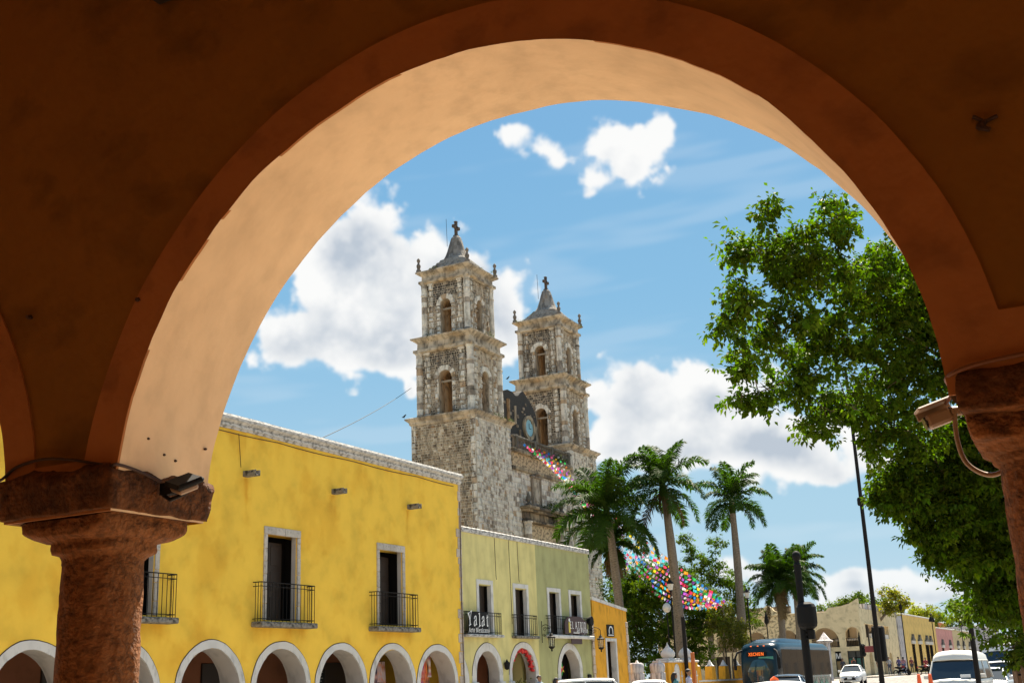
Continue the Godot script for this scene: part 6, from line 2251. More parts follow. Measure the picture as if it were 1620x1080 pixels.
	part(c, "parapet", mb, mats.plaster_white)
	for s in [-43.2, -40.0, -36.0, -32.8, -30.0]:
		mb = MB.new()
		mb.box(Vector3(s, 2.0, z - 0.6), Vector3(1.7, 3.0, 0.1))
		part(c, "door", mb, mats.dark_wood)
	# the shop
	mb = MB.new()
	mb.box(Vector3(-26.44, 3.1, z - 0.3), Vector3(1.56, 0.66, 0.06))
	part(c, "transom", mb, P("transom", lin(0.05, 0.055, 0.055), 0.3))
	mb = MB.new()
	mb.box(Vector3(-26.05, 1.85, z - 0.3), Vector3(0.78, 1.85, 0.05))
	mb.box(Vector3(-26.85, 1.85, z - 0.32), Vector3(0.74, 1.85, 0.05))
	part(c, "shop_door", mb, P("teal_glass", lin(0.06, 0.17, 0.15), 0.12))
	mb = MB.new()
	for q in [-27.2, -26.45, -25.68]:
		mb.box(Vector3(q, 2.1, z - 0.24), Vector3(0.07, 2.6, 0.1))
	mb.box(Vector3(-26.44, 2.77, z - 0.24), Vector3(1.56, 0.08, 0.1))
	part(c, "shop_frame", mb, mats.iron)
	var m := thing("letter_sign", "tall dark doorway sign with a white letter M on the corner building", "sign", Vector3(-28.13, 0.9, z - 0.2))
	mb = MB.new()
	mb.box(Vector3(0, 1.27, 0), Vector3(0.6, 2.54, 0.08))
	part(m, "board", mb, mats.black)
	text(m, "lettering", "M", "Droid Sans", 700, 0.52, front(0.0, 2.1, 0.05), mats.white, 0.0, 0.02, 1.05)
	mb = MB.new()
	mb.box(Vector3(0.0, 0.85, 0.045), Vector3(0.46, 1.5, 0.02))
	part(m, "panel", mb, P("tan_panel", lin(0.30, 0.20, 0.08), 0.7))
	mb = MB.new()
	mb.bbox(Vector3(0, 0.65, 0), Vector3(0.42, 1.3, 0.06), 0.01)
	var po := solo("poster_stand", mb, P("orange_red", lin(0.62, 0.10, 0.03), 0.6), "tall orange-red poster stand before the corner shop's glass door", "poster")
	po.position = Vector3(-26.5, 1.22, z + 0.9)
	# ruined upper storey behind
	var r := thing("rubble_house", "rubble-walled upper storey with a small scrolled gable behind the palms", "building", Vector3(-36, 7.2, -124.5), "", 0.0, true)
	mb = MB.new()
	mb.box(Vector3(-36.2, 7.75, -125.2), Vector3(5.6, 1.1, 0.5))
	part(r, "wall", mb, mats.church_core)
	mb = MB.new()
	mb.plate(PackedVector2Array([Vector2(-35.9, 7.25), Vector2(-33.7, 7.25), Vector2(-33.8, 7.6), Vector2(-34.2, 7.75), Vector2(-34.4, 8.05), Vector2(-34.85, 8.3), Vector2(-35.3, 8.05), Vector2(-35.5, 7.75), Vector2(-35.8, 7.6)]), front(0, 0, -121.6), 0.4)
	part(r, "gable", mb, mats.plaster_cream_worn)
	mb = MB.new()
	mb.box(Vector3(-38.6, 8.0, -125.2), Vector3(1.2, 1.5, 0.6))
	part(r, "pillar", mb, mats.church_core)
	# pier with a pyramid cap in front
	var g := thing("pyramid_pier", "grey stone pier with a pyramid cap standing behind the bus", "pier", Vector3(-26.2, 0.7, -108.6))
	mb = MB.new()
	mb.bbox(Vector3(0, 1.65, 0), Vector3(0.75, 3.4, 0.75), 0.03)
	part(g, "shaft", mb, mats.plaster_grey)
	mb = MB.new()
	mb.lathe([[0.55, 3.3], [0.85, 3.42], [0.85, 3.52], [0.60, 3.6], [0.02, 4.25]], 4, Vector3.ZERO, false, 0.0, PI / 4)
	part(g, "cap", mb, mats.plaster_grey)

func far_house(label: String, u0: float, u1: float, top: float, m: Material, wins: Array, hooded: bool, set_back := 0.0, base := 0.5) -> Node3D:
	var h := thing("far_house", label, "house", Vector3(FX - 4, 0.8, -(u0 + u1) / 2), "houses along the far street", 0.0, true)
	var mb := MB.new()
	var xf := fac(0, 0, -set_back)
	var u := u0
	for w in wins:
		mb.rect(u, base, w[0], w[3], xf, 0.5)
		if w[2] > base:
			mb.rect(w[0], base, w[1], w[2], xf, 0.5)
		mb.rect(w[0], w[3], w[1], 5.0, xf, 0.5)
		if w[3] < 5.0:
			mb.rect(u, w[3], w[0], 5.0, xf, 0.5)
		u = w[1]
	mb.rect(u, base, u1, 5.0, xf, 0.5)
	mb.rect(u0, 5.0, u1, top, xf, 0.5)
	mb.box(Vector3(FX - set_back - 8.0, top / 2 - 0.2, -(u0 + u1) / 2), Vector3(0.4, top - 0.4, u1 - u0 - 0.02))
	mb.box(Vector3(FX - set_back - 4.2, top / 2 - 0.05, -u0 - 0.2), Vector3(7.3, top - 0.1, 0.38))
	mb.box(Vector3(FX - set_back - 4.2, top / 2 - 0.05, -u1 + 0.2), Vector3(7.3, top - 0.1, 0.38))
	part(h, "wall", mb, m)
	mb = MB.new()
	mb.box(Vector3(FX - set_back - 4.0, top - 0.4, -(u0 + u1) / 2), Vector3(7.8, 0.2, u1 - u0 - 0.8))
	part(h, "roof", mb, mats.kerb)
	mb = MB.new()
	mb.bbox(Vector3(FX - set_back - 0.2, top + 0.06, -(u0 + u1) / 2), Vector3(0.62, 0.16, u1 - u0 - 0.03), 0.03)
	part(h, "coping", mb, mats.plaster_white)
	for w in wins:
		mb = MB.new()
		mb.box(Vector3(FX - set_back - 0.4, (w[2] + w[3]) / 2, -(w[0] + w[1]) / 2), Vector3(0.1, w[3] - w[2], w[1] - w[0]))
		var o := part(h, "window", mb, mats.dark_wood)
		mb = MB.new()
		var n := int((w[1] - w[0]) / 0.28)
		for k in n:
			mb.tube([Vector3(FX - set_back + 0.05, w[2], -lerpf(w[0], w[1], (k + 0.5) / n)), Vector3(FX - set_back + 0.05, w[3], -lerpf(w[0], w[1], (k + 0.5) / n))], 0.025, 4)
		part(o, "grille", mb, mats.iron)
		if hooded:
			mb = MB.new()
			var c: float = (w[0] + w[1]) / 2
			var hw: float = (w[1] - w[0]) / 2 + 0.2
			mb.plate(PackedVector2Array([Vector2(c - hw, w[3] + 0.04), Vector2(c + hw, w[3] + 0.04), Vector2(c + hw * 0.95, w[3] + 0.4), Vector2(c - hw * 0.95, w[3] + 0.4)]), fac(0, 0, 0.18 - set_back), 0.18)
			part(o, "lintel", mb, mats.plaster_white)
			mb = MB.new()
			mb.plate(PackedVector2Array([Vector2(c - hw, w[3] + 0.42), Vector2(c + hw, w[3] + 0.42), Vector2(c + hw * 0.4, w[3] + 0.66), Vector2(c + hw * 0.1, w[3] + 1.15), Vector2(c - hw * 0.1, w[3] + 1.15), Vector2(c - hw * 0.4, w[3] + 0.66)]), fac(0, 0, 0.25 - set_back), 0.25)
			part(o, "hood", mb, mats.old_stone)
	return h

func build_far_street() -> void:
	far_house("far yellow house with four tall barred windows under grey hoods", 143.6, 167.2, 7.55, mats.plaster_far_yellow, [[148.3, 150.1, 1.2, 4.3], [152.8, 154.7, 1.2, 4.3], [157.7, 160.0, 1.0, 4.3], [160.6, 162.8, 1.0, 4.3]], true)
	far_house("low pink house next to the far yellow house", 167.3, 181.5, 6.5, mats.plaster_pink, [[170.4, 172.0, 1.4, 4.0], [177.0, 178.6, 1.4, 4.0]], true)
	far_house("low sand-coloured house between the pink and white houses", 181.6, 202.4, 6.55, mats.plaster_sand, [[184.5, 186.2, 1.4, 4.0], [190.0, 191.8, 1.4, 4.0], [196.5, 198.2, 1.4, 4.0]], true)
	far_house("taller white house at the end of the visible row", 202.6, 240.0, 7.7, mats.plaster_grey, [[208.0, 210.0, 1.4, 4.0], [220.0, 222.0, 1.4, 4.0]], false)
	far_house("orange-red building set back above the pink and sand houses", 200.0, 241.0, 9.3, mats.plaster_orange, [], false, 9.0)
	far_house("last pale house closing the far end of the street", 240.2, 300.0, 6.8, mats.plaster_cream, [[250.0, 252.0, 1.4, 4.0]], false)

# the side of the street to the right of the view: seen only in reflections and from further right
func build_right_side() -> void:
	var h := thing("unseen_right_house", "dark tan house row added out of view on the right for reflections", "house", Vector3(18, 0, -170), "", 0.0, true)
	var mb := MB.new()
	mb.box(Vector3(18, 4.5, -260), Vector3(7, 8.0, 310))
	part(h, "wall", mb, M("plaster_tan", lin(0.15, 0.105, 0.065), 0.9, noise_cache["mottle"], 5.0))  # unseen added row, darkened so the bus side reflects a dark wall
	for k in 44:
		mb = MB.new()
		mb.box(Vector3(14.47, 2.6, -110.0 - k * 6.2), Vector3(0.1, 3.2, 1.6))
		part(h, "window", mb, mats.dark_wood)

# ---------------------------------------------------------------- street furniture
func post_lamp(label: String, at: Vector3, h: float, kind: int, turn := 0.0, group := "plaza lamp posts") -> void:
	var l := thing("street_lamp", label, "street lamp", at, group, turn)
	var mb := MB.new()
	mb.lathe([[0.16, 0.0], [0.15, 0.5], [0.08, 0.7], [0.055, 1.2], [0.05, h - 0.2], [0.07, h]], 10, Vector3.ZERO)
	part(l, "post", mb, mats.iron)
	if kind == 0:   # lantern on top
		mb = MB.new()
		mb.lathe([[0.03, h + 0.75], [0.06, h + 0.66], [0.12, h + 0.60], [0.27, h + 0.46], [0.24, h + 0.43]], 6, Vector3.ZERO)
		mb.lathe([[0.06, h - 0.02], [0.15, h + 0.02], [0.14, h + 0.05]], 6, Vector3.ZERO)
		part(l, "lamp_cap", mb, mats.iron)
		mb = MB.new()
		mb.lathe([[0.13, h + 0.05], [0.22, h + 0.43]], 6, Vector3.ZERO)
		part(l, "lamp_glass", mb, mats.lamp_glass)
	elif kind == 1:   # hooded single lantern
		mb = MB.new()
		mb.lathe([[0.02, h + 0.9], [0.05, h + 0.75], [0.12, h + 0.5], [0.19, h + 0.2], [0.15, h + 0.0], [0.06, h - 0.1]], 8, Vector3.ZERO)
		part(l, "lamp_cap", mb, mats.iron)
	else:   # two lanterns hanging from curled arms
		for s in [-1, 1]:
			mb = MB.new()
			mb.bend([Vector3(0, h - 0.3, 0), Vector3(0, h + 0.3, s * 0.12), Vector3(0, h + 0.5, s * 0.45), Vector3(0, h + 0.38, s * 0.72), Vector3(0, h + 0.1, s * 0.75)], 0.035, 5)
			part(l, "arm", mb, mats.iron)
			mb = MB.new()
			mb.lathe([[0.05, h + 0.12], [0.12, h + 0.0], [0.26, h - 0.42], [0.24, h - 0.46], [0.10, h - 0.5]], 8, Vector3(0, 0, s * 0.75))
			part(l, "lantern", mb, mats.iron)

func signal_head(t: Node3D, at: Vector3, turn: float) -> void:
	var b := Basis(Vector3.UP, turn)
	var mb := MB.new()
	mb.bbox(at, Vector3(0.36, 1.05, 0.28), 0.04, b)
	for k in 3:
		mb.tube([at + b * Vector3(0, 0.32 - k * 0.32, 0.12), at + b * Vector3(0, 0.32 - k * 0.32, 0.3)], [0.13, 0.14], 10)
	part(t, "signal_head", mb, mats.black)

func build_street_furniture() -> void:
	rng.seed = 8
	# tall pole by the right pavement, rising into the tree
	var t := thing("tall_pole", "tall thin dark pole rising from the street into the big tree", "pole", Vector3(-7.55, 0.0, -37.9))
	var mb := MB.new()
	mb.tube([Vector3(0, 0, 0), Vector3(0.03, 0.9, 0), Vector3(0.08, 1.3, 0.5), Vector3(0.58, 9.6, 2.8)].slice(0, 1) + [Vector3(0.0, 0.9, 0.0), Vector3(0.02, 4.5, 0.0), Vector3(0.03, 11.0, 0.0)], [0.10, 0.08, 0.066, 0.045], 10)
	part(t, "shaft", mb, mats.iron)
	mb = MB.new()
	mb.lathe([[0.24, 0.0], [0.22, 0.4], [0.16, 0.55], [0.15, 0.9]], 10, Vector3.ZERO)
	part(t, "base", mb, mats.iron)
	mb = MB.new()
	mb.lathe([[0.10, 6.55], [0.12, 6.6], [0.12, 6.75], [0.10, 6.8]], 10, Vector3(0.02, 0, 0))
	part(t, "collar", mb, mats.iron)
	signal_head(t, Vector3(0.0, 2.35, -0.3), PI)
	# signal post with the ball on top, seen from behind
	t = thing("signal_post", "thick black traffic signal post topped by a ball, before the bus", "traffic light", Vector3(-8.0, 0.0, -31.1))
	mb = MB.new()
	mb.lathe([[0.105, 0.0], [0.105, 2.1], [0.10, 2.9], [0.09, 3.3], [0.085, 3.4], [0.095, 4.25], [0.10, 4.30], [0.06, 4.36], [0.06, 4.40]], 12, Vector3.ZERO)
	part(t, "post", mb, mats.black)
	mb = MB.new()
	mb.lathe([[0.02, 4.38], [0.085, 4.42], [0.115, 4.50], [0.115, 4.55], [0.085, 4.62], [0.02, 4.66]], 12, Vector3.ZERO, true)
	part(t, "ball", mb, mats.black)
	mb = MB.new()
	mb.lathe([[0.10, 2.62], [0.24, 2.72], [0.26, 2.80], [0.26, 3.20], [0.22, 3.28], [0.12, 3.34]], 8, Vector3(0.11, 0, 0))
	part(t, "signal_head", mb, mats.black)
	mb = MB.new()
	mb.bbox(Vector3(0.20, 2.52, 0.05), Vector3(0.16, 0.24, 0.16), 0.02)
	for k in 5:
		mb.lathe([[0.022, -0.02], [0.03, 0.0], [0.022, 0.02]], 6, Vector3(0.10, 2.62 - k * 0.1, 0.135))
	part(t, "junction_box", mb, mats.black)
	# leaning-looking dark post before the van
	t = thing("sign_post", "slim dark post standing directly before the white van", "post", Vector3(-4.62, 0.1, -36.4))
	mb = MB.new()
	mb.lathe([[0.12, 0.0], [0.10, 0.5], [0.075, 0.6], [0.07, 2.5], [0.05, 4.4]], 10, Vector3.ZERO)
	part(t, "shaft", mb, mats.iron)
	# lamps
	post_lamp("lantern lamp post half hidden behind the tall middle palm", Vector3(-26.47, 0.1, -71.3), 6.7, 0)
	post_lamp("lantern lamp post close right of the free-standing slender palm", Vector3(-25.5, 0.2, -84.2), 6.6, 0)
	post_lamp("lantern lamp post among the leaves left of the slender palm", Vector3(-28.34, 0.2, -87.0), 6.0, 0)
	post_lamp("short lamp post with a narrow pointed hood before the stained arcade", Vector3(-27.6, 0.5, -95.8), 5.0, 1)
	post_lamp("double-armed lamp post before the far yellow house", Vector3(-23.6, 0.9, -152.0), 6.4, 2, 0.0, "double lamp posts of the far street")
	post_lamp("double-armed lamp post before the pink house", Vector3(-23.6, 0.9, -176.0), 6.4, 2, 0.0, "double lamp posts of the far street")
	post_lamp("double-armed lamp post before the sand-coloured house", Vector3(-23.6, 0.9, -200.0), 6.4, 2, 0.0, "double lamp posts of the far street")
	post_lamp("tall lamp post before the stained end pier of the corner building", Vector3(-23.3, 0.9, -131.0), 6.6, 1, 0.0, "double lamp posts of the far street")
	t = thing("globe_lamp", "round white globe lamp on a thin post left of the middle palm", "street lamp", Vector3(-26.85, 0.1, -71.4))
	mb = MB.new()
	mb.lathe([[0.06, 0.0], [0.04, 5.3], [0.08, 5.45]], 8, Vector3.ZERO)
	part(t, "post", mb, mats.iron)
	mb = MB.new()
	mb.lathe([[0.05, 5.40], [0.18, 5.48], [0.26, 5.64], [0.26, 5.76], [0.18, 5.92], [0.05, 6.0]], 14, Vector3.ZERO, true)
	part(t, "globe", mb, mats.lamp_glass)
	t = thing("thin_pole", "thin dark pole between the two ochre gate piers", "pole", Vector3(-25.3, 0.1, -69.9))
	mb = MB.new()
	mb.lathe([[0.14, 0.0], [0.12, 5.0]], 8, Vector3.ZERO)
	part(t, "shaft", mb, mats.iron)
	t = thing("painted_post", "orange and white painted post before the right gate pier", "post", Vector3(-24.9, 0.1, -70.0))
	mb = MB.new()
	mb.bbox(Vector3(0, 1.9, 0), Vector3(0.2, 2.0, 0.2), 0.02)
	part(t, "upper", mb, P("rust_orange", lin(0.50, 0.14, 0.03), 0.7))
	mb = MB.new()
	mb.bbox(Vector3(0, 0.45, 0), Vector3(0.2, 0.9, 0.2), 0.02)
	part(t, "lower", mb, mats.white)
	for s in [[Vector3(-22.5, 0.7, -105.6), "traffic light on a post before the corner building's shop", 0.4], [Vector3(-20.2, 0.7, -101.0), "traffic light with a red sign just right of the first one", 0.0]]:
		t = thing("traffic_light", s[1], "traffic light", s[0], "traffic lights at the far crossing", s[2])
		mb = MB.new()
		mb.lathe([[0.16, 0.0], [0.09, 0.5], [0.08, 3.6], [0.02, 4.0]], 8, Vector3.ZERO)
		part(t, "post", mb, mats.iron)
		signal_head(t, Vector3(0.12, 2.5, 0.1), 0.5)
		if s[2] == 0.0:
			mb = MB.new()
			mb.bbox(Vector3(-0.62, 2.5, 0), Vector3(0.7, 0.5, 0.05), 0.01)
			part(t, "sign", mb, P("dull_red", lin(0.20, 0.03, 0.03), 0.6))
	for s in [[Vector3(-7.15, 0.0, -41.9), "orange-red traffic cone left of the two"], [Vector3(-6.68, 0.0, -41.2), "orange-red traffic cone nearest the white van"]]:
		t = thing("traffic_cone", s[1], "traffic cone", s[0], "traffic cones in the street")
		mb = MB.new()
		mb.lathe([[0.19, 0.06], [0.11, 0.7], [0.05, 1.38], [0.03, 1.4]], 16, Vector3.ZERO)
		part(t, "cone", mb, mats.orange)
		mb = MB.new()
		mb.bbox(Vector3(0, 0.03, 0), Vector3(0.46, 0.06, 0.46), 0.02)
		part(t, "base", mb, mats.black)
	mb = MB.new()
	mb.bbox(Vector3(0, 1.0, 0), Vector3(0.5, 0.9, 0.4), 0.03)
	# timber guard round the low tree
	t = thing("tree_guard", "weathered brown timber guard round the low tree's trunk", "tree guard", Vector3(-2.6, 0.15, -31.2))
	for k in 12:
		var a := TAU * k / 12
		mb = MB.new()
		mb.bbox(Vector3(cos(a) * 0.55, 0.75, sin(a) * 0.55), Vector3(0.16, 1.5 + 0.08 * sin(k * 2.0), 0.04), 0.01, Basis(Vector3.UP, -a + PI / 2))
		part(t, "slat", mb, P("slat_wood", lin(0.22, 0.13, 0.08), 0.9))
	mb = MB.new()
	for y in [0.4, 1.2]:
		var pts := []
		for k in 13:
			pts.append(Vector3(cos(TAU * k / 12) * 0.52, y, sin(TAU * k / 12) * 0.52))
		mb.tube(pts, 0.02, 4)
	part(t, "hoop", mb, mats.iron)

# ---------------------------------------------------------------- vehicles
func car_glass() -> StandardMaterial3D:
	return P("car_glass", lin(0.012, 0.018, 0.022), 0.05, 0.0, 0.6)

func wheels(t: Node3D, w: float, zf: float, zr: float, r: float) -> void:
	for s in [[-1, zf], [1, zf], [-1, zr], [1, zr]]:
		var mb := MB.new()
		var x: float = s[0] * (w - 0.11)
		mb.tube([Vector3(x - 0.11, r, s[1]), Vector3(x - 0.08, r, s[1]), Vector3(x + 0.08, r, s[1]), Vector3(x + 0.11, r, s[1])], [r * 0.9, r, r, r * 0.9], 20)
		var o := part(t, "wheel", mb, mats.black)
		mb = MB.new()
		mb.tube([Vector3(x + s[0] * 0.10, r, s[1]), Vector3(x + s[0] * 0.125, r, s[1])], [r * 0.62, r * 0.5], 12)
		part(o, "rim", mb, P("alloy", lin(0.45, 0.45, 0.46), 0.3, 0.8))

# rows: [z, top of the body, half width]; g: windscreen foot z, roof front z, roof rear z, rear window foot z, belt, roof, half width at belt and roof
func vehicle(called: String, label: String, cat: String, at: Vector3, turn: float, paint: Material, rows: Array, g: Array, wheel: Array, group := "parked vehicles") -> Node3D:
	var t := thing(called, label, cat, at, group, turn)
	var mb := MB.new()
	var rr := []
	for r in rows:
		var w: float = r[2]
		var y: float = r[1]
		var lo := 0.24
		rr.append(PackedVector3Array([Vector3(w * 0.9, lo, r[0]), Vector3(w, lo + 0.14, r[0]), Vector3(w * 1.0, lerpf(lo, y, 0.6), r[0]), Vector3(w * 0.975, y - 0.10, r[0]), Vector3(w * 0.90, y - 0.02, r[0]), Vector3(w * 0.55, y + 0.015, r[0]), Vector3(0, y + 0.03, r[0]), Vector3(-w * 0.55, y + 0.015, r[0]), Vector3(-w * 0.90, y - 0.02, r[0]), Vector3(-w * 0.975, y - 0.10, r[0]), Vector3(-w, lerpf(lo, y, 0.6), r[0]), Vector3(-w, lo + 0.14, r[0]), Vector3(-w * 0.9, lo, r[0])]))
	mb.grid(rr, false)
	mb.cap(rr[0], true)
	mb.cap(rr[-1], false)
	part(t, "body", mb, paint)
	var zf: float = g[0]
	var rf: float = g[1]
	var rb: float = g[2]
	var zb: float = g[3]
	var yb: float = g[4] - 0.02
	var yr: float = g[5]
	var wb: float = g[6]
	var wr: float = g[7]
	# roof with rounded edges
	mb = MB.new()
	rr = []
	for k in 9:
		var s := k / 8.0
		var z := lerpf(rb - 0.05, rf + 0.05, s)
		var e := sin(PI * s)
		var y := yr - 0.06 + 0.06 * pow(e, 0.5)
		rr.append(PackedVector3Array([Vector3(wr + 0.02, y - 0.09, z), Vector3(wr, y - 0.02, z), Vector3(wr * 0.8, y + 0.025, z), Vector3(0, y + 0.045, z), Vector3(-wr * 0.8, y + 0.025, z), Vector3(-wr, y - 0.02, z), Vector3(-wr - 0.02, y - 0.09, z)]))
	mb.grid(rr, false)
	part(t, "roof", mb, paint)
	mb = MB.new()
	var yt := yr - 0.07
	mb.quad(Vector3(-wb, yb, zf), Vector3(wb, yb, zf), Vector3(wr, yt, rf), Vector3(-wr, yt, rf))
	part(t, "windscreen", mb, car_glass())
	mb = MB.new()
	mb.quad(Vector3(wb, yb, zb), Vector3(-wb, yb, zb), Vector3(-wr, yt, rb), Vector3(wr, yt, rb))
	part(t, "rear_window", mb, car_glass())
	for s in [-1.0, 1.0]:
		mb = MB.new()
		var a := Vector3(s * wb, yb, zb)
		var b := Vector3(s * wb, yb, zf)
		var c := Vector3(s * wr, yt, rf)
		var d := Vector3(s * wr, yt, rb)
		if s > 0:
			mb.quad(b, a, d, c)
		else:
			mb.quad(a, b, c, d)
		part(t, "side_window", mb, car_glass())
		mb = MB.new()
		for q in [[b, c], [a, d], [a.lerp(b, 0.5), d.lerp(c, 0.48)]]:
			mb.tube([q[0], q[1]], 0.035, 5)
		mb.tube([d, c], 0.03, 5)
		part(t, "pillar", mb, paint)
		mb = MB.new()
		mb.bbox(Vector3(s * (wb + 0.14), yb + 0.10, zf - 0.30), Vector3(0.2, 0.16, 0.1), 0.03)
		part(t, "mirror", mb, paint)
		mb = MB.new()
		var fz: float = rows[-1][0]
		var fy: float = rows[-1][1]
		mb.bbox(Vector3(s * rows[-1][2] * 0.74, fy - 0.16, fz + 0.01), Vector3(0.34, 0.17, 0.1), 0.04)
		part(t, "headlight", mb, P("headlight", lin(0.55, 0.56, 0.58), 0.12))
		mb = MB.new()
		mb.bbox(Vector3(s * rows[0][2] * 0.8, rows[0][1] - 0.2, rows[0][0] - 0.01), Vector3(0.26, 0.2, 0.08), 0.03)
		part(t, "tail_light", mb, mats.red)
	mb = MB.new()
	var fw: float = rows[-1][2]
	mb.bbox(Vector3(0, rows[-1][1] - 0.18, rows[-1][0] + 0.02), Vector3(fw * 0.95, 0.12, 0.08), 0.02)
	mb.bbox(Vector3(0, 0.42, rows[-1][0] + 0.03), Vector3(fw * 1.3, 0.16, 0.1), 0.03)
	part(t, "grille", mb, mats.black)
	mb = MB.new()
	mb.bbox(Vector3(0, 0.48, rows[-1][0] + 0.1), Vector3(0.34, 0.14, 0.02), 0.005)
	part(t, "number_plate", mb, mats.white)
	wheels(t, rows[2][2], wheel[0], wheel[1], wheel[2])
	return t

func sedan(label: String, at: Vector3, turn: float, paint: Material) -> Node3D:
	return vehicle("car", label, "car", at, turn, paint, [[-2.2, 0.78, 0.70], [-2.1, 0.94, 0.80], [-1.5, 0.98, 0.86], [0.8, 0.95, 0.87], [1.3, 0.90, 0.86], [1.95, 0.80, 0.80], [2.2, 0.66, 0.68]], [0.95, 0.25, -0.95, -1.6, 0.95, 1.46, 0.79, 0.56], [1.35, -1.3, 0.31])

func suv(label: String, at: Vector3, turn: float, paint: Material) -> Node3D:
	return vehicle("car", label, "car", at, turn, paint, [[-2.25, 0.9, 0.80], [-2.2, 1.05, 0.88], [-1.5, 1.08, 0.92], [0.9, 1.08, 0.92], [1.4, 1.03, 0.91], [2.05, 0.95, 0.86], [2.25, 0.80, 0.76]], [1.05, 0.45, -1.75, -2.1, 1.08, 1.72, 0.84, 0.66], [1.4, -1.35, 0.36])

func build_vehicles() -> void:
	rng.seed = 17
	var white := P("car_white", lin(0.68, 0.68, 0.66), 0.25, 0.0, 0.5)
	var cream := P("van_white", lin(0.62, 0.59, 0.52), 0.25, 0.0, 0.5)
	var dark := P("car_dark", lin(0.025, 0.04, 0.065), 0.2, 0.0, 0.5)
	var silver := P("car_silver", lin(0.45, 0.46, 0.47), 0.28, 0.4, 0.5)
	sedan("dark blue sedan just in front of the bus", Vector3(-14.5, 0.05, -52.6), 0.12, dark)
	var taxi := sedan("white taxi with an orange roof sign, at the bottom edge below the bus", Vector3(-9.15, -0.09, -31.0), -0.9, white)
	var mb := MB.new()
	mb.plate(PackedVector2Array([Vector2(-0.11, 1.47), Vector2(0.11, 1.47), Vector2(0.10, 1.55), Vector2(0.0, 1.62), Vector2(-0.10, 1.55)]), Transform3D(Basis(Vector3.UP, 1.3), Vector3(0, 0.0, -0.3)), 0.16)
	part(taxi, "roof_sign", mb, mats.orange)
	suv("white car with a rounded roof parked beneath the olive house", Vector3(-20.6, -0.06, -46.6), PI / 2 + 0.42, white)
	sedan("white car at the bottom edge before the gate piers", Vector3(-17.9, 0.05, -46.0), PI / 2 + 0.35, white)
	sedan("white car emerging from behind the bus", Vector3(-21.6, ground(-97), -97.5), 0.1, white)
	suv("white sport utility car parked between the two vans", Vector3(-7.25, 0.02, -66.0), 0.0, white)
	sedan("white car tucked close behind the nearer van", Vector3(-6.9, 0.0, -58.6), 0.0, silver)
	sedan("white car at the far right edge beyond the tree trunk", Vector3(-4.6, 0.0, -57.5), 0.0, white)
	# vans
	var van := vehicle("van", "cream white van with a big dark windscreen facing the camera", "van", Vector3(-7.3, 0.0, -52.6), 0.0, cream, [[-2.4, 1.0, 0.88], [-2.35, 1.12, 0.93], [-1.5, 1.15, 0.94], [1.5, 1.15, 0.94], [2.1, 1.14, 0.93], [2.36, 1.06, 0.90], [2.42, 0.85, 0.84]], [2.2, 1.62, -2.2, -2.36, 1.14, 1.88, 0.92, 0.80], [1.5, -1.4, 0.33])
	forehead(van, cream, 1.58, -2.2, 1.82, 2.2, 0.80)
	mb = MB.new()
	mb.bbox(Vector3(0.45, 1.22, 2.17), Vector3(0.38, 0.12, 0.02), 0.005)
	part(van, "paper", mb, mats.white)
	var hi := vehicle("van", "high-roofed white van behind the cream van", "van", Vector3(-9.35, ground(-86), -86.0), 0.0, white, [[-2.9, 1.2, 0.92], [-2.85, 1.32, 0.98], [-1.5, 1.35, 0.99], [1.5, 1.35, 0.99], [2.2, 1.25, 0.97], [2.8, 1.08, 0.90], [2.95, 0.85, 0.82]], [2.0, 1.25, -2.7, -2.86, 1.32, 2.25, 0.96, 0.88], [1.9, -1.7, 0.36])
	forehead(hi, white, 1.35, -2.75, 2.12, 2.68, 0.90)
	build_bus()
	for s in [[Vector3(-23.5, 0.85, -128.5), 1.3, "dark motorcycle parked left of the cones, before the far yellow house"], [Vector3(-21.5, 0.85, -130.0), 1.1, "motorcycle with a red tail parked between the cones"], [Vector3(-20.5, 0.85, -134.0), 0.9, "motorcycle parked nearest the cream van"]]:
		motorcycle(s[0], s[1], s[2])

# a raised roof that curves down to the top of the windscreen
func forehead(t: Node3D, paint: Material, zf: float, zb: float, y0: float, y1: float, w: float) -> void:
	var mb := MB.new()
	var rr := []
	for e in [[0.0, 0.02], [0.06, 0.45], [0.2, 0.86], [0.6, 1.0], [1.2, 1.0], [2.4, 1.0], [9.0, 0.85]]:
		var z := maxf(zf - e[0], zb)
		var y: float = lerpf(y0 - 0.02, y1, e[1])
		var q := w * lerpf(1.0, 0.93, e[1])
		rr.push_front(PackedVector3Array([Vector3(w + 0.02, y0 - 0.06, z), Vector3(lerpf(w, q, 0.5), lerpf(y0, y, 0.6), z), Vector3(q * 0.9, y - 0.05, z), Vector3(q * 0.6, y, z), Vector3(0, y + 0.03, z), Vector3(-q * 0.6, y, z), Vector3(-q * 0.9, y - 0.05, z), Vector3(-lerpf(w, q, 0.5), lerpf(y0, y, 0.6), z), Vector3(-w - 0.02, y0 - 0.06, z)]))
	mb.grid(rr, false)
	mb.cap(rr[0], true)
	part(t, "high_roof", mb, paint)

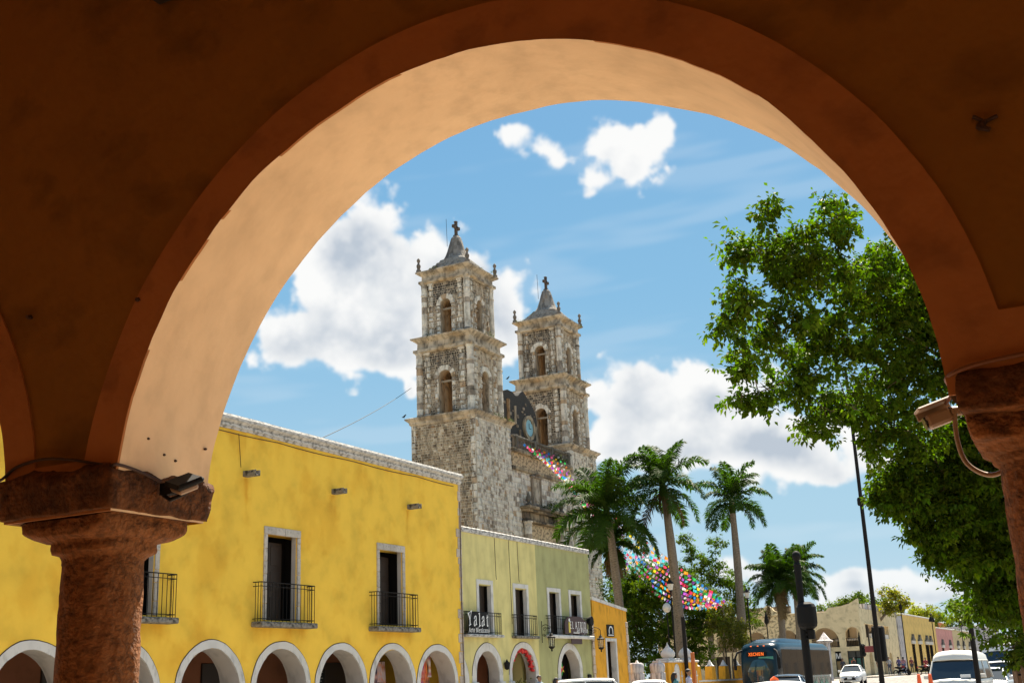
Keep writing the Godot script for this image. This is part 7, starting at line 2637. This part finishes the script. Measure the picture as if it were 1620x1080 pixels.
func motorcycle(at: Vector3, turn: float, label: String) -> void:
	var t := thing("motorcycle", label, "motorcycle", at, "motorcycles parked in the far street", turn)
	for z in [-0.65, 0.65]:
		var mb := MB.new()
		var pts := []
		for k in 17:
			pts.append(Vector3(0, 0.31 + 0.26 * sin(TAU * k / 16), z + 0.26 * cos(TAU * k / 16)))
		mb.tube(pts, 0.055, 6)
		part(t, "wheel", mb, mats.black)
	var mb := MB.new()
	mb.tube([Vector3(0, 0.35, -0.6), Vector3(0, 0.55, -0.1), Vector3(0, 0.5, 0.25), Vector3(0, 0.85, 0.45)], [0.05, 0.14, 0.14, 0.05], 8)
	mb.tube([Vector3(0, 0.31, 0.65), Vector3(0, 0.95, 0.42)], 0.035, 6)
	part(t, "frame", mb, mats.black)
	mb = MB.new()
	mb.tube([Vector3(0, 0.85, -0.75), Vector3(0, 0.82, -0.3), Vector3(0, 0.80, 0.05)], [0.06, 0.13, 0.10], 8)
	part(t, "seat", mb, mats.black)
	mb = MB.new()
	mb.tube([Vector3(0, 0.86, 0.0), Vector3(0, 0.90, 0.2), Vector3(0, 0.88, 0.4)], [0.09, 0.14, 0.08], 8)
	part(t, "tank", mb, P("moto_red", lin(0.30, 0.02, 0.03), 0.3))
	mb = MB.new()
	mb.tube([Vector3(-0.34, 1.06, 0.30), Vector3(-0.1, 1.02, 0.42), Vector3(0.1, 1.02, 0.42), Vector3(0.34, 1.06, 0.30)], 0.018, 5)
	part(t, "handlebar", mb, mats.iron)
	mb = MB.new()
	mb.lathe([[0.03, -0.09], [0.10, 0.0], [0.03, 0.09]], 10, Vector3(0, 0.92, 0.52))
	part(t, "headlight", mb, P("headlight", lin(0.55, 0.56, 0.58), 0.12))
	mb = MB.new()
	mb.bbox(Vector3(0, 0.78, -0.84), Vector3(0.16, 0.09, 0.06), 0.02)
	part(t, "tail_light", mb, mats.red)

func build_bus() -> void:
	var t := thing("bus", "dark teal coach with an orange lit destination sign and glossy side windows", "bus", Vector3(-22.75, 0.1, -83.3), "", 0.0)
	var paint := P("bus_paint", lin(0.004, 0.018, 0.028), 0.15, 0.0, 0.4)
	var gl := P("bus_glass", lin(0.006, 0.010, 0.012), 0.035, 0.0, 0.7)
	var hl := 7.0
	var ring_at := func(z: float, w: float, yb: float, yt: float) -> PackedVector3Array:
		return PackedVector3Array([Vector3(w * 0.96, yb, z), Vector3(w, yb + 0.2, z), Vector3(w, lerpf(yb, yt, 0.5), z), Vector3(w * 0.985, yt - 0.5, z), Vector3(w * 0.94, yt - 0.22, z), Vector3(w * 0.82, yt - 0.07, z), Vector3(w * 0.5, yt, z), Vector3(0, yt + 0.03, z), Vector3(-w * 0.5, yt, z), Vector3(-w * 0.82, yt - 0.07, z), Vector3(-w * 0.94, yt - 0.22, z), Vector3(-w * 0.985, yt - 0.5, z), Vector3(-w, lerpf(yb, yt, 0.5), z), Vector3(-w, yb + 0.2, z), Vector3(-w * 0.96, yb, z)])
	var rows := []
	for r in [[-hl, 1.10, 0.45, 3.0], [-hl + 0.12, 1.20, 0.38, 3.25], [-hl + 0.5, 1.265, 0.32, 3.44], [-hl + 1.2, 1.275, 0.30, 3.5], [hl - 2.2, 1.275, 0.30, 3.5], [hl - 1.0, 1.27, 0.30, 3.48], [hl - 0.45, 1.25, 0.30, 3.36], [hl - 0.16, 1.20, 0.32, 3.1], [hl - 0.05, 1.17, 0.34, 2.75], [hl + 0.06, 1.14, 0.36, 2.0], [hl + 0.12, 1.10, 0.40, 1.2]]:
		rows.append(ring_at.call(r[0], r[1], r[2], r[3]))
	var mb := MB.new()
	mb.grid(rows, false)
	mb.cap(rows[0], true)
	mb.cap(rows[-1], false)
	part(t, "body", mb, paint)
	mb = MB.new()
	rows = []
	for r in [[-1.6, 0.5, 3.52], [-1.2, 0.9, 3.66], [0.0, 1.0, 3.72], [3.4, 1.0, 3.74], [4.9, 0.98, 3.68], [5.5, 0.9, 3.56], [5.8, 0.7, 3.44]]:
		var w: float = r[1]
		rows.append(PackedVector3Array([Vector3(w, 3.36, r[0]), Vector3(w * 0.94, r[2] - 0.05, r[0]), Vector3(w * 0.6, r[2], r[0]), Vector3(-w * 0.6, r[2], r[0]), Vector3(-w * 0.94, r[2] - 0.05, r[0]), Vector3(-w, 3.36, r[0])]))
	mb.grid(rows, false)
	part(t, "roof_pod", mb, P("bus_roof", lin(0.012, 0.03, 0.05), 0.2, 0.0, 0.4))
	# windscreen: a curved sheet
	mb = MB.new()
	rows = []
	for k in 7:
		var s := k / 6.0
		var y := lerpf(1.05, 2.95, s)
		var z := hl + 0.15 - 0.30 * pow(s, 2.2)
		var row := PackedVector3Array()
		for m in 9:
			var q := m / 4.0 - 1.0
			row.append(Vector3(q * lerpf(1.08, 1.10, s), y, z - 0.09 * q * q))
		rows.append(row)
	mb.grid(rows, false)
	part(t, "windscreen", mb, P("screen_glass", lin(0.012, 0.040, 0.052), 0.05, 0.0, 0.65))
	for s in [-1.0, 1.0]:
		for k in 7:
			mb = MB.new()
			var z0 := hl - 1.0 - k * 1.83
			var z1 := z0 - 1.80
			var a := Vector3(s * 1.283, 1.30, z0)
			var b := Vector3(s * 1.283, 1.30, z1)
			var c := Vector3(s * 1.262, 2.98, z1)
			var d := Vector3(s * 1.262, 2.98, z0)
			if s > 0:
				mb.quad(a, b, c, d)
			else:
				mb.quad(b, a, d, c)
			part(t, "side_window", mb, gl)
		mb = MB.new()
		mb.tube([Vector3(s * 1.05, 2.98, hl - 0.1), Vector3(s * 1.30, 2.85, hl + 0.22), Vector3(s * 1.42, 2.5, hl + 0.38)], [0.06, 0.07, 0.06], 7)
		mb.bbox(Vector3(s * 1.43, 2.15, hl + 0.38), Vector3(0.2, 0.75, 0.14), 0.05)
		part(t, "mirror", mb, mats.black)
		mb = MB.new()
		mb.bbox(Vector3(s * 0.9, 0.72, hl + 0.10), Vector3(0.36, 0.26, 0.14), 0.05)
		part(t, "headlight", mb, P("headlight", lin(0.55, 0.56, 0.58), 0.12))
	# agave leaves painted along the side
	for c in [4.6, 2.9, 1.4, -0.2, -2.0, -3.6, -5.0]:
		mb = MB.new()
		for k in 11:
			var ang := lerpf(0.25, PI - 0.25, k / 10.0)
			var l := (0.75 + 0.35 * sin(k * 2.3 + c)) * 0.95
			var tip := Vector2(c + cos(ang) * l, 0.55 + sin(ang) * l)
			var nx := Vector2(-sin(ang), cos(ang)) * 0.09
			mb.col = Color(0.01, 0.20 + 0.06 * (k % 2), 0.17)
			var o := Vector2(c, 0.45)
			var f := func(p: Vector2) -> Vector3:
				return Vector3(1.287 + 0.002 * k, p.y, p.x)
			mb.tri(f.call(o + nx), f.call(tip), f.call(o - nx))
		part(t, "agave_print", mb, P("print", Color(1, 1, 1), 0.25))
	mb = MB.new()
	mb.box(Vector3(1.292, 1.22, 0), Vector3(0.012, 0.03, hl * 2 - 0.8))
	part(t, "side_stripe", mb, P("stripe", lin(0.30, 0.42, 0.42), 0.3))
	# lit destination sign
	mb = MB.new()
	mb.box(Vector3(-0.1, 2.72, hl + 0.0), Vector3(1.3, 0.3, 0.05))
	part(t, "destination_sign", mb, mats.black)
	var led := P("led_sign", lin(0.9, 0.16, 0.01), 0.5)
	led.emission_enabled = true
	led.emission = lin(1.0, 0.16, 0.02)
	led.emission_energy_multiplier = 0.22
	text(t, "sign_lettering", "XICHEN", "Droid Sans", 700, 0.2, front(-0.1, 2.72, hl + 0.045), led, 0.0, 0.02, 1.0)
	mb = MB.new()
	for q in [-0.45, 0.0, 0.4]:
		mb.bbox(Vector3(q, 3.22, hl - 0.12), Vector3(0.1, 0.05, 0.1), 0.015)
	part(t, "marker_light", mb, led)
	mb = MB.new()
	mb.bbox(Vector3(0.5, 2.45, hl - 0.02), Vector3(0.95, 0.22, 0.03), 0.008)
	part(t, "sun_blind", mb, P("blind_green", lin(0.05, 0.24, 0.18), 0.5))
	mb = MB.new()
	mb.bbox(Vector3(0, 0.48, hl + 0.12), Vector3(2.1, 0.3, 0.12), 0.05)
	part(t, "bumper", mb, paint)
	for s in [[-1, 3.9], [1, 3.9], [-1, -3.6], [1, -3.6]]:
		mb = MB.new()
		var x: float = s[0] * 1.16
		mb.tube([Vector3(x - 0.13, 0.48, s[1]), Vector3(x + 0.13, 0.48, s[1])], 0.48, 20)
		var o := part(t, "wheel", mb, mats.black)
		mb = MB.new()
		mb.tube([Vector3(x + s[0] * 0.13, 0.48, s[1]), Vector3(x + s[0] * 0.15, 0.48, s[1])], [0.28, 0.2], 12)
		part(o, "rim", mb, P("alloy", lin(0.45, 0.45, 0.46), 0.3, 0.8))

# ---------------------------------------------------------------- people
# bones: [a, b, radius a, radius b, colour]; meshed as one skin by surface nets over their smooth union
func figure(bones: Array, cell: float) -> MB:
	var lo := Vector3.INF
	var hi := -Vector3.INF
	for b in bones:
		for q in 2:
			lo = lo.min(b[q] - Vector3.ONE * (b[2 + q] + cell * 2))
			hi = hi.max(b[q] + Vector3.ONE * (b[2 + q] + cell * 2))
	var nx := int((hi.x - lo.x) / cell) + 2
	var ny := int((hi.y - lo.y) / cell) + 2
	var nz := int((hi.z - lo.z) / cell) + 2
	var d := PackedFloat32Array()
	d.resize(nx * ny * nz)
	d.fill(9.0)
	var near := PackedInt32Array()
	near.resize(nx * ny * nz)
	var best := PackedFloat32Array()
	best.resize(nx * ny * nz)
	best.fill(9.0)
	for bi in bones.size():
		var b: Array = bones[bi]
		var pa: Vector3 = b[0]
		var ab: Vector3 = b[1] - pa
		var l2 := maxf(ab.length_squared(), 1e-6)
		var ra: float = b[2]
		var rb: float = b[3]
		var m := maxf(ra, rb) + cell * 2.5
		var blo: Vector3 = (b[0].min(b[1]) - Vector3.ONE * m - lo) / cell
		var bhi: Vector3 = (b[0].max(b[1]) + Vector3.ONE * m - lo) / cell
		for z in range(maxi(0, int(blo.z)), mini(nz, int(bhi.z) + 2)):
			for y in range(maxi(0, int(blo.y)), mini(ny, int(bhi.y) + 2)):
				for x in range(maxi(0, int(blo.x)), mini(nx, int(bhi.x) + 2)):
					var p := lo + Vector3(x, y, z) * cell
					var t := clampf((p - pa).dot(ab) / l2, 0.0, 1.0)
					var e := p.distance_to(pa + ab * t) - lerpf(ra, rb, t)
					var k := (z * ny + y) * nx + x
					if e < best[k]:
						best[k] = e
						near[k] = bi
					var h := clampf(0.5 + 0.5 * (d[k] - e) / 0.035, 0.0, 1.0)
					d[k] = lerpf(d[k], e, h) - 0.035 * h * (1.0 - h) if d[k] < 8.0 else e
	var id := {}
	var mb := MB.new()
	var step := [1, nx, nx * ny]
	for z in nz - 1:
		for y in ny - 1:
			for x in nx - 1:
				var k := (z * ny + y) * nx + x
				var s := 0
				var c := Vector3.ZERO
				var n := 0
				for q in 8:
					if d[k + (q & 1) + ((q >> 1) & 1) * nx + (q >> 2) * nx * ny] < 0.0:
						s += 1
				if s == 0 or s == 8:
					continue
				for q in 8:
					for ax in 3:
						if q & (1 << ax):
							continue
						var k0: int = k + (q & 1) + ((q >> 1) & 1) * nx + (q >> 2) * nx * ny
						var k1: int = k0 + step[ax]
						if (d[k0] < 0.0) != (d[k1] < 0.0):
							var t := d[k0] / (d[k0] - d[k1])
							var o := Vector3(q & 1, (q >> 1) & 1, q >> 2)
							o[ax] += t
							c += o
							n += 1
				var p := lo + (Vector3(x, y, z) + c / n) * cell
				id[k] = mb.v.size()
				mb.v.append(p)
				var g := Vector3(d[k + 1] - d[k], d[k + nx] - d[k], d[k + nx * ny] - d[k])
				mb.n.append(g.normalized())
				var col: Color = bones[near[k]][4]
				mb.c.append(col)
	for k in id:
		for ax in 3:
			var u: int = step[(ax + 1) % 3]
			var w: int = step[(ax + 2) % 3]
			if (d[k] < 0.0) == (d[k + step[ax]] < 0.0):
				continue
			if not (id.has(k - u) and id.has(k - w) and id.has(k - u - w)):
				continue
			var q := [id[k], id[k - u], id[k - u - w], id[k - w]]
			if d[k] < 0.0:
				for m in [0, 2, 1, 0, 3, 2]:
					mb.ix.append(q[m])
			else:
				for m in [0, 1, 2, 0, 2, 3]:
					mb.ix.append(q[m])
	return mb

func person(label: String, at: Vector3, turn: float, h: float, shirt: Color, legs: Color, hair: Color, skin := Color(0.30, 0.16, 0.09), stride := 0.0, long_hair := false, skirt := false, group := "people in the street") -> void:
	var t := thing("person", label, "person", at, group, turn)
	var s := h / 1.75
	var V := func(x: float, y: float, z: float) -> Vector3:
		return Vector3(x, y, z) * s
	var b := []
	var shoe := Color(0.03, 0.03, 0.03)
	b.append([V.call(0, 1.0, 0), V.call(0, 1.22, 0.01), 0.125 * s, 0.13 * s, shirt])
	b.append([V.call(-0.08, 1.36, 0), V.call(0.08, 1.36, 0), 0.115 * s, 0.115 * s, shirt])
	b.append([V.call(-0.07, 0.96, 0), V.call(0.07, 0.96, 0), 0.12 * s, 0.12 * s, legs])
	b.append([V.call(0, 1.42, 0), V.call(0, 1.55, 0.02), 0.06 * s, 0.055 * s, skin])
	b.append([V.call(0, 1.60, 0.03), V.call(0, 1.67, 0.005), 0.075 * s, 0.092 * s, skin])
	b.append([V.call(0, 1.605, 0.11), V.call(0, 1.635, 0.095), 0.018 * s, 0.012 * s, skin])
	for e in [-1.0, 1.0]:
		var st: float = stride * e
		b.append([V.call(e * 0.085, 0.93, 0), V.call(e * 0.095, 0.50, 0.10 * st + 0.03), 0.092 * s, 0.062 * s, legs])
		b.append([V.call(e * 0.095, 0.50, 0.10 * st + 0.03), V.call(e * 0.10, 0.10, 0.24 * st - 0.03), 0.06 * s, 0.042 * s, skin if skirt else legs])
		b.append([V.call(e * 0.10, 0.045, 0.24 * st - 0.05), V.call(e * 0.115, 0.04, 0.24 * st + 0.14), 0.045 * s, 0.038 * s, shoe])
		b.append([V.call(e * 0.17, 1.40, 0), V.call(e * 0.23, 1.14, -0.06 * st - 0.03), 0.062 * s, 0.048 * s, shirt])
		b.append([V.call(e * 0.23, 1.14, -0.06 * st - 0.03), V.call(e * 0.235, 0.90, -0.12 * st + 0.06), 0.042 * s, 0.032 * s, skin])
		b.append([V.call(e * 0.235, 0.88, -0.12 * st + 0.065), V.call(e * 0.23, 0.82, -0.12 * st + 0.08), 0.034 * s, 0.034 * s, skin])
	if skirt:
		b.append([V.call(0, 0.92, 0), V.call(0, 0.58, 0.0), 0.15 * s, 0.21 * s, legs])
	var mb := figure(b, 0.032)
	mb.col = skin
	for e in [-1.0, 1.0]:
		var st: float = stride * e
		for f in 5:
			var o: Vector3 = V.call(e * (0.235 if f < 4 else 0.22), 0.80, -0.12 * st + 0.05 + f * 0.02) if f < 4 else V.call(e * 0.225, 0.85, -0.12 * st + 0.105)
			var ln := [0.062, 0.075, 0.08, 0.068, 0.05][f] as float
			mb.tube([o, o + V.call(-e * 0.004, -ln * 0.55, 0.005), o + V.call(-e * 0.018, -ln, 0.012)], [0.0095 * s, 0.009 * s, 0.007 * s], 5)
		mb.tube([V.call(e * 0.090, 1.655, 0.0), V.call(e * 0.102, 1.63, 0.0), V.call(e * 0.09, 1.60, 0.01)], 0.013 * s, 5)
	mb.col = Color(0.02, 0.015, 0.012)
	for e in [-1.0, 1.0]:
		mb.box(V.call(e * 0.034, 1.648, 0.092), Vector3(0.026, 0.012, 0.012) * s)
	mb.col = Color(0.25, 0.09, 0.07)
	mb.box(V.call(0, 1.572, 0.098), Vector3(0.045, 0.01, 0.012) * s)
	part(t, "body", mb, P("figure", Color(1, 1, 1), 0.75))
	mb = MB.new()
	mb.col = hair
	var rows := []
	for k in 7:
		var a := lerpf(0.0, 1.75, k / 6.0)
		var ring_p := PackedVector3Array()
		for m in 14:
			var q := TAU * m / 14
			var bk := 1.0 if sin(q) > -0.2 else 0.72
			ring_p.append(V.call(cos(q) * sin(a * bk) * 0.105, 1.668 + cos(a * bk) * 0.105, sin(-q) * -sin(a * bk) * -0.115 - 0.008))
		rows.append(ring_p)
	rows.reverse()
	mb.grid(rows, true)
	if long_hair:
		mb.tube([V.call(0, 1.66, -0.06), V.call(0, 1.52, -0.10), V.call(0, 1.34, -0.125)], [0.09 * s, 0.085 * s, 0.04 * s], 9)
	part(t, "hair", mb, mats.tint)

func build_people() -> void:
	rng.seed = 5
	var dk := Color(0.012, 0.009, 0.008)
	person("woman in a teal and white dress with dark hair, by the white-niched gate pier", Vector3(-16.65, 0.12, -44.6), 2.4, 1.66, Color(0.08, 0.25, 0.26), Color(0.55, 0.55, 0.52), dk, Color(0.30, 0.16, 0.09), 0.4, true, true)
	person("man in a pale lavender shirt beside the woman at the gate pier", Vector3(-16.2, 0.10, -44.9), 2.0, 1.78, Color(0.50, 0.48, 0.60), Color(0.03, 0.04, 0.07), dk, Color(0.30, 0.16, 0.09), 0.5)
	person("person in a light blue shirt under the garlanded green arch", Vector3(-23.3, 0.15, -46.2), 1.2, 1.74, Color(0.25, 0.38, 0.55), Color(0.05, 0.06, 0.1), dk, Color(0.30, 0.16, 0.09), 0.3)
	person("dark-haired person in dark clothes just right of the light blue shirt", Vector3(-23.0, 0.15, -47.2), 2.6, 1.62, Color(0.03, 0.025, 0.03), Color(0.02, 0.02, 0.025), dk, Color(0.30, 0.16, 0.09), 0.2, true)
	var far := [["person in dark clothes left of the corner shop's orange poster", -27.3, -119.5, 0.3, Color(0.05, 0.05, 0.06), Color(0.03, 0.03, 0.04), true], ["person in black walking below the orange poster", -25.9, -118.0, 1.0, Color(0.02, 0.02, 0.02), Color(0.03, 0.03, 0.035), false],
		["woman in brown dress by the corner of the arcaded building", -24.7, -123.5, 0.6, Color(0.14, 0.07, 0.05), Color(0.10, 0.05, 0.04), true], ["man in a grey shirt left of the dark pole", -24.2, -126.0, 0.1, Color(0.32, 0.32, 0.34), Color(0.05, 0.06, 0.10), false],
		["man in a violet-blue shirt right of the dark pole", -23.9, -129.5, 2.7, Color(0.12, 0.10, 0.26), Color(0.04, 0.06, 0.14), false], ["woman in blue jeans with a pinkish blouse, rightmost of the corner pair", -23.7, -131.0, 3.3, Color(0.30, 0.16, 0.20), Color(0.05, 0.09, 0.20), true],
		["person in dark red by the stained end pier", -24.3, -139.0, 0.4, Color(0.16, 0.04, 0.04), Color(0.03, 0.03, 0.04), false], ["rider in dark red standing by the motorcycles", -21.9, -133.5, 0.4, Color(0.25, 0.03, 0.04), Color(0.03, 0.03, 0.04), false],
		["rider in grey and black behind the right traffic cone", -20.7, -136.5, 0.8, Color(0.14, 0.14, 0.16), Color(0.02, 0.02, 0.03), false], ["person in a pale shirt behind the parked motorcycles", -20.9, -141.0, 0.5, Color(0.5, 0.48, 0.46), Color(0.05, 0.05, 0.07), false]]
	for p in far:
		person(p[0], Vector3(p[1], ground(p[2]) + (0.15 if p[1] < -23.4 else 0.0), p[2]), p[3], 1.70, p[4], p[5], dk, Color(0.28, 0.15, 0.09), 0.35, p[6])
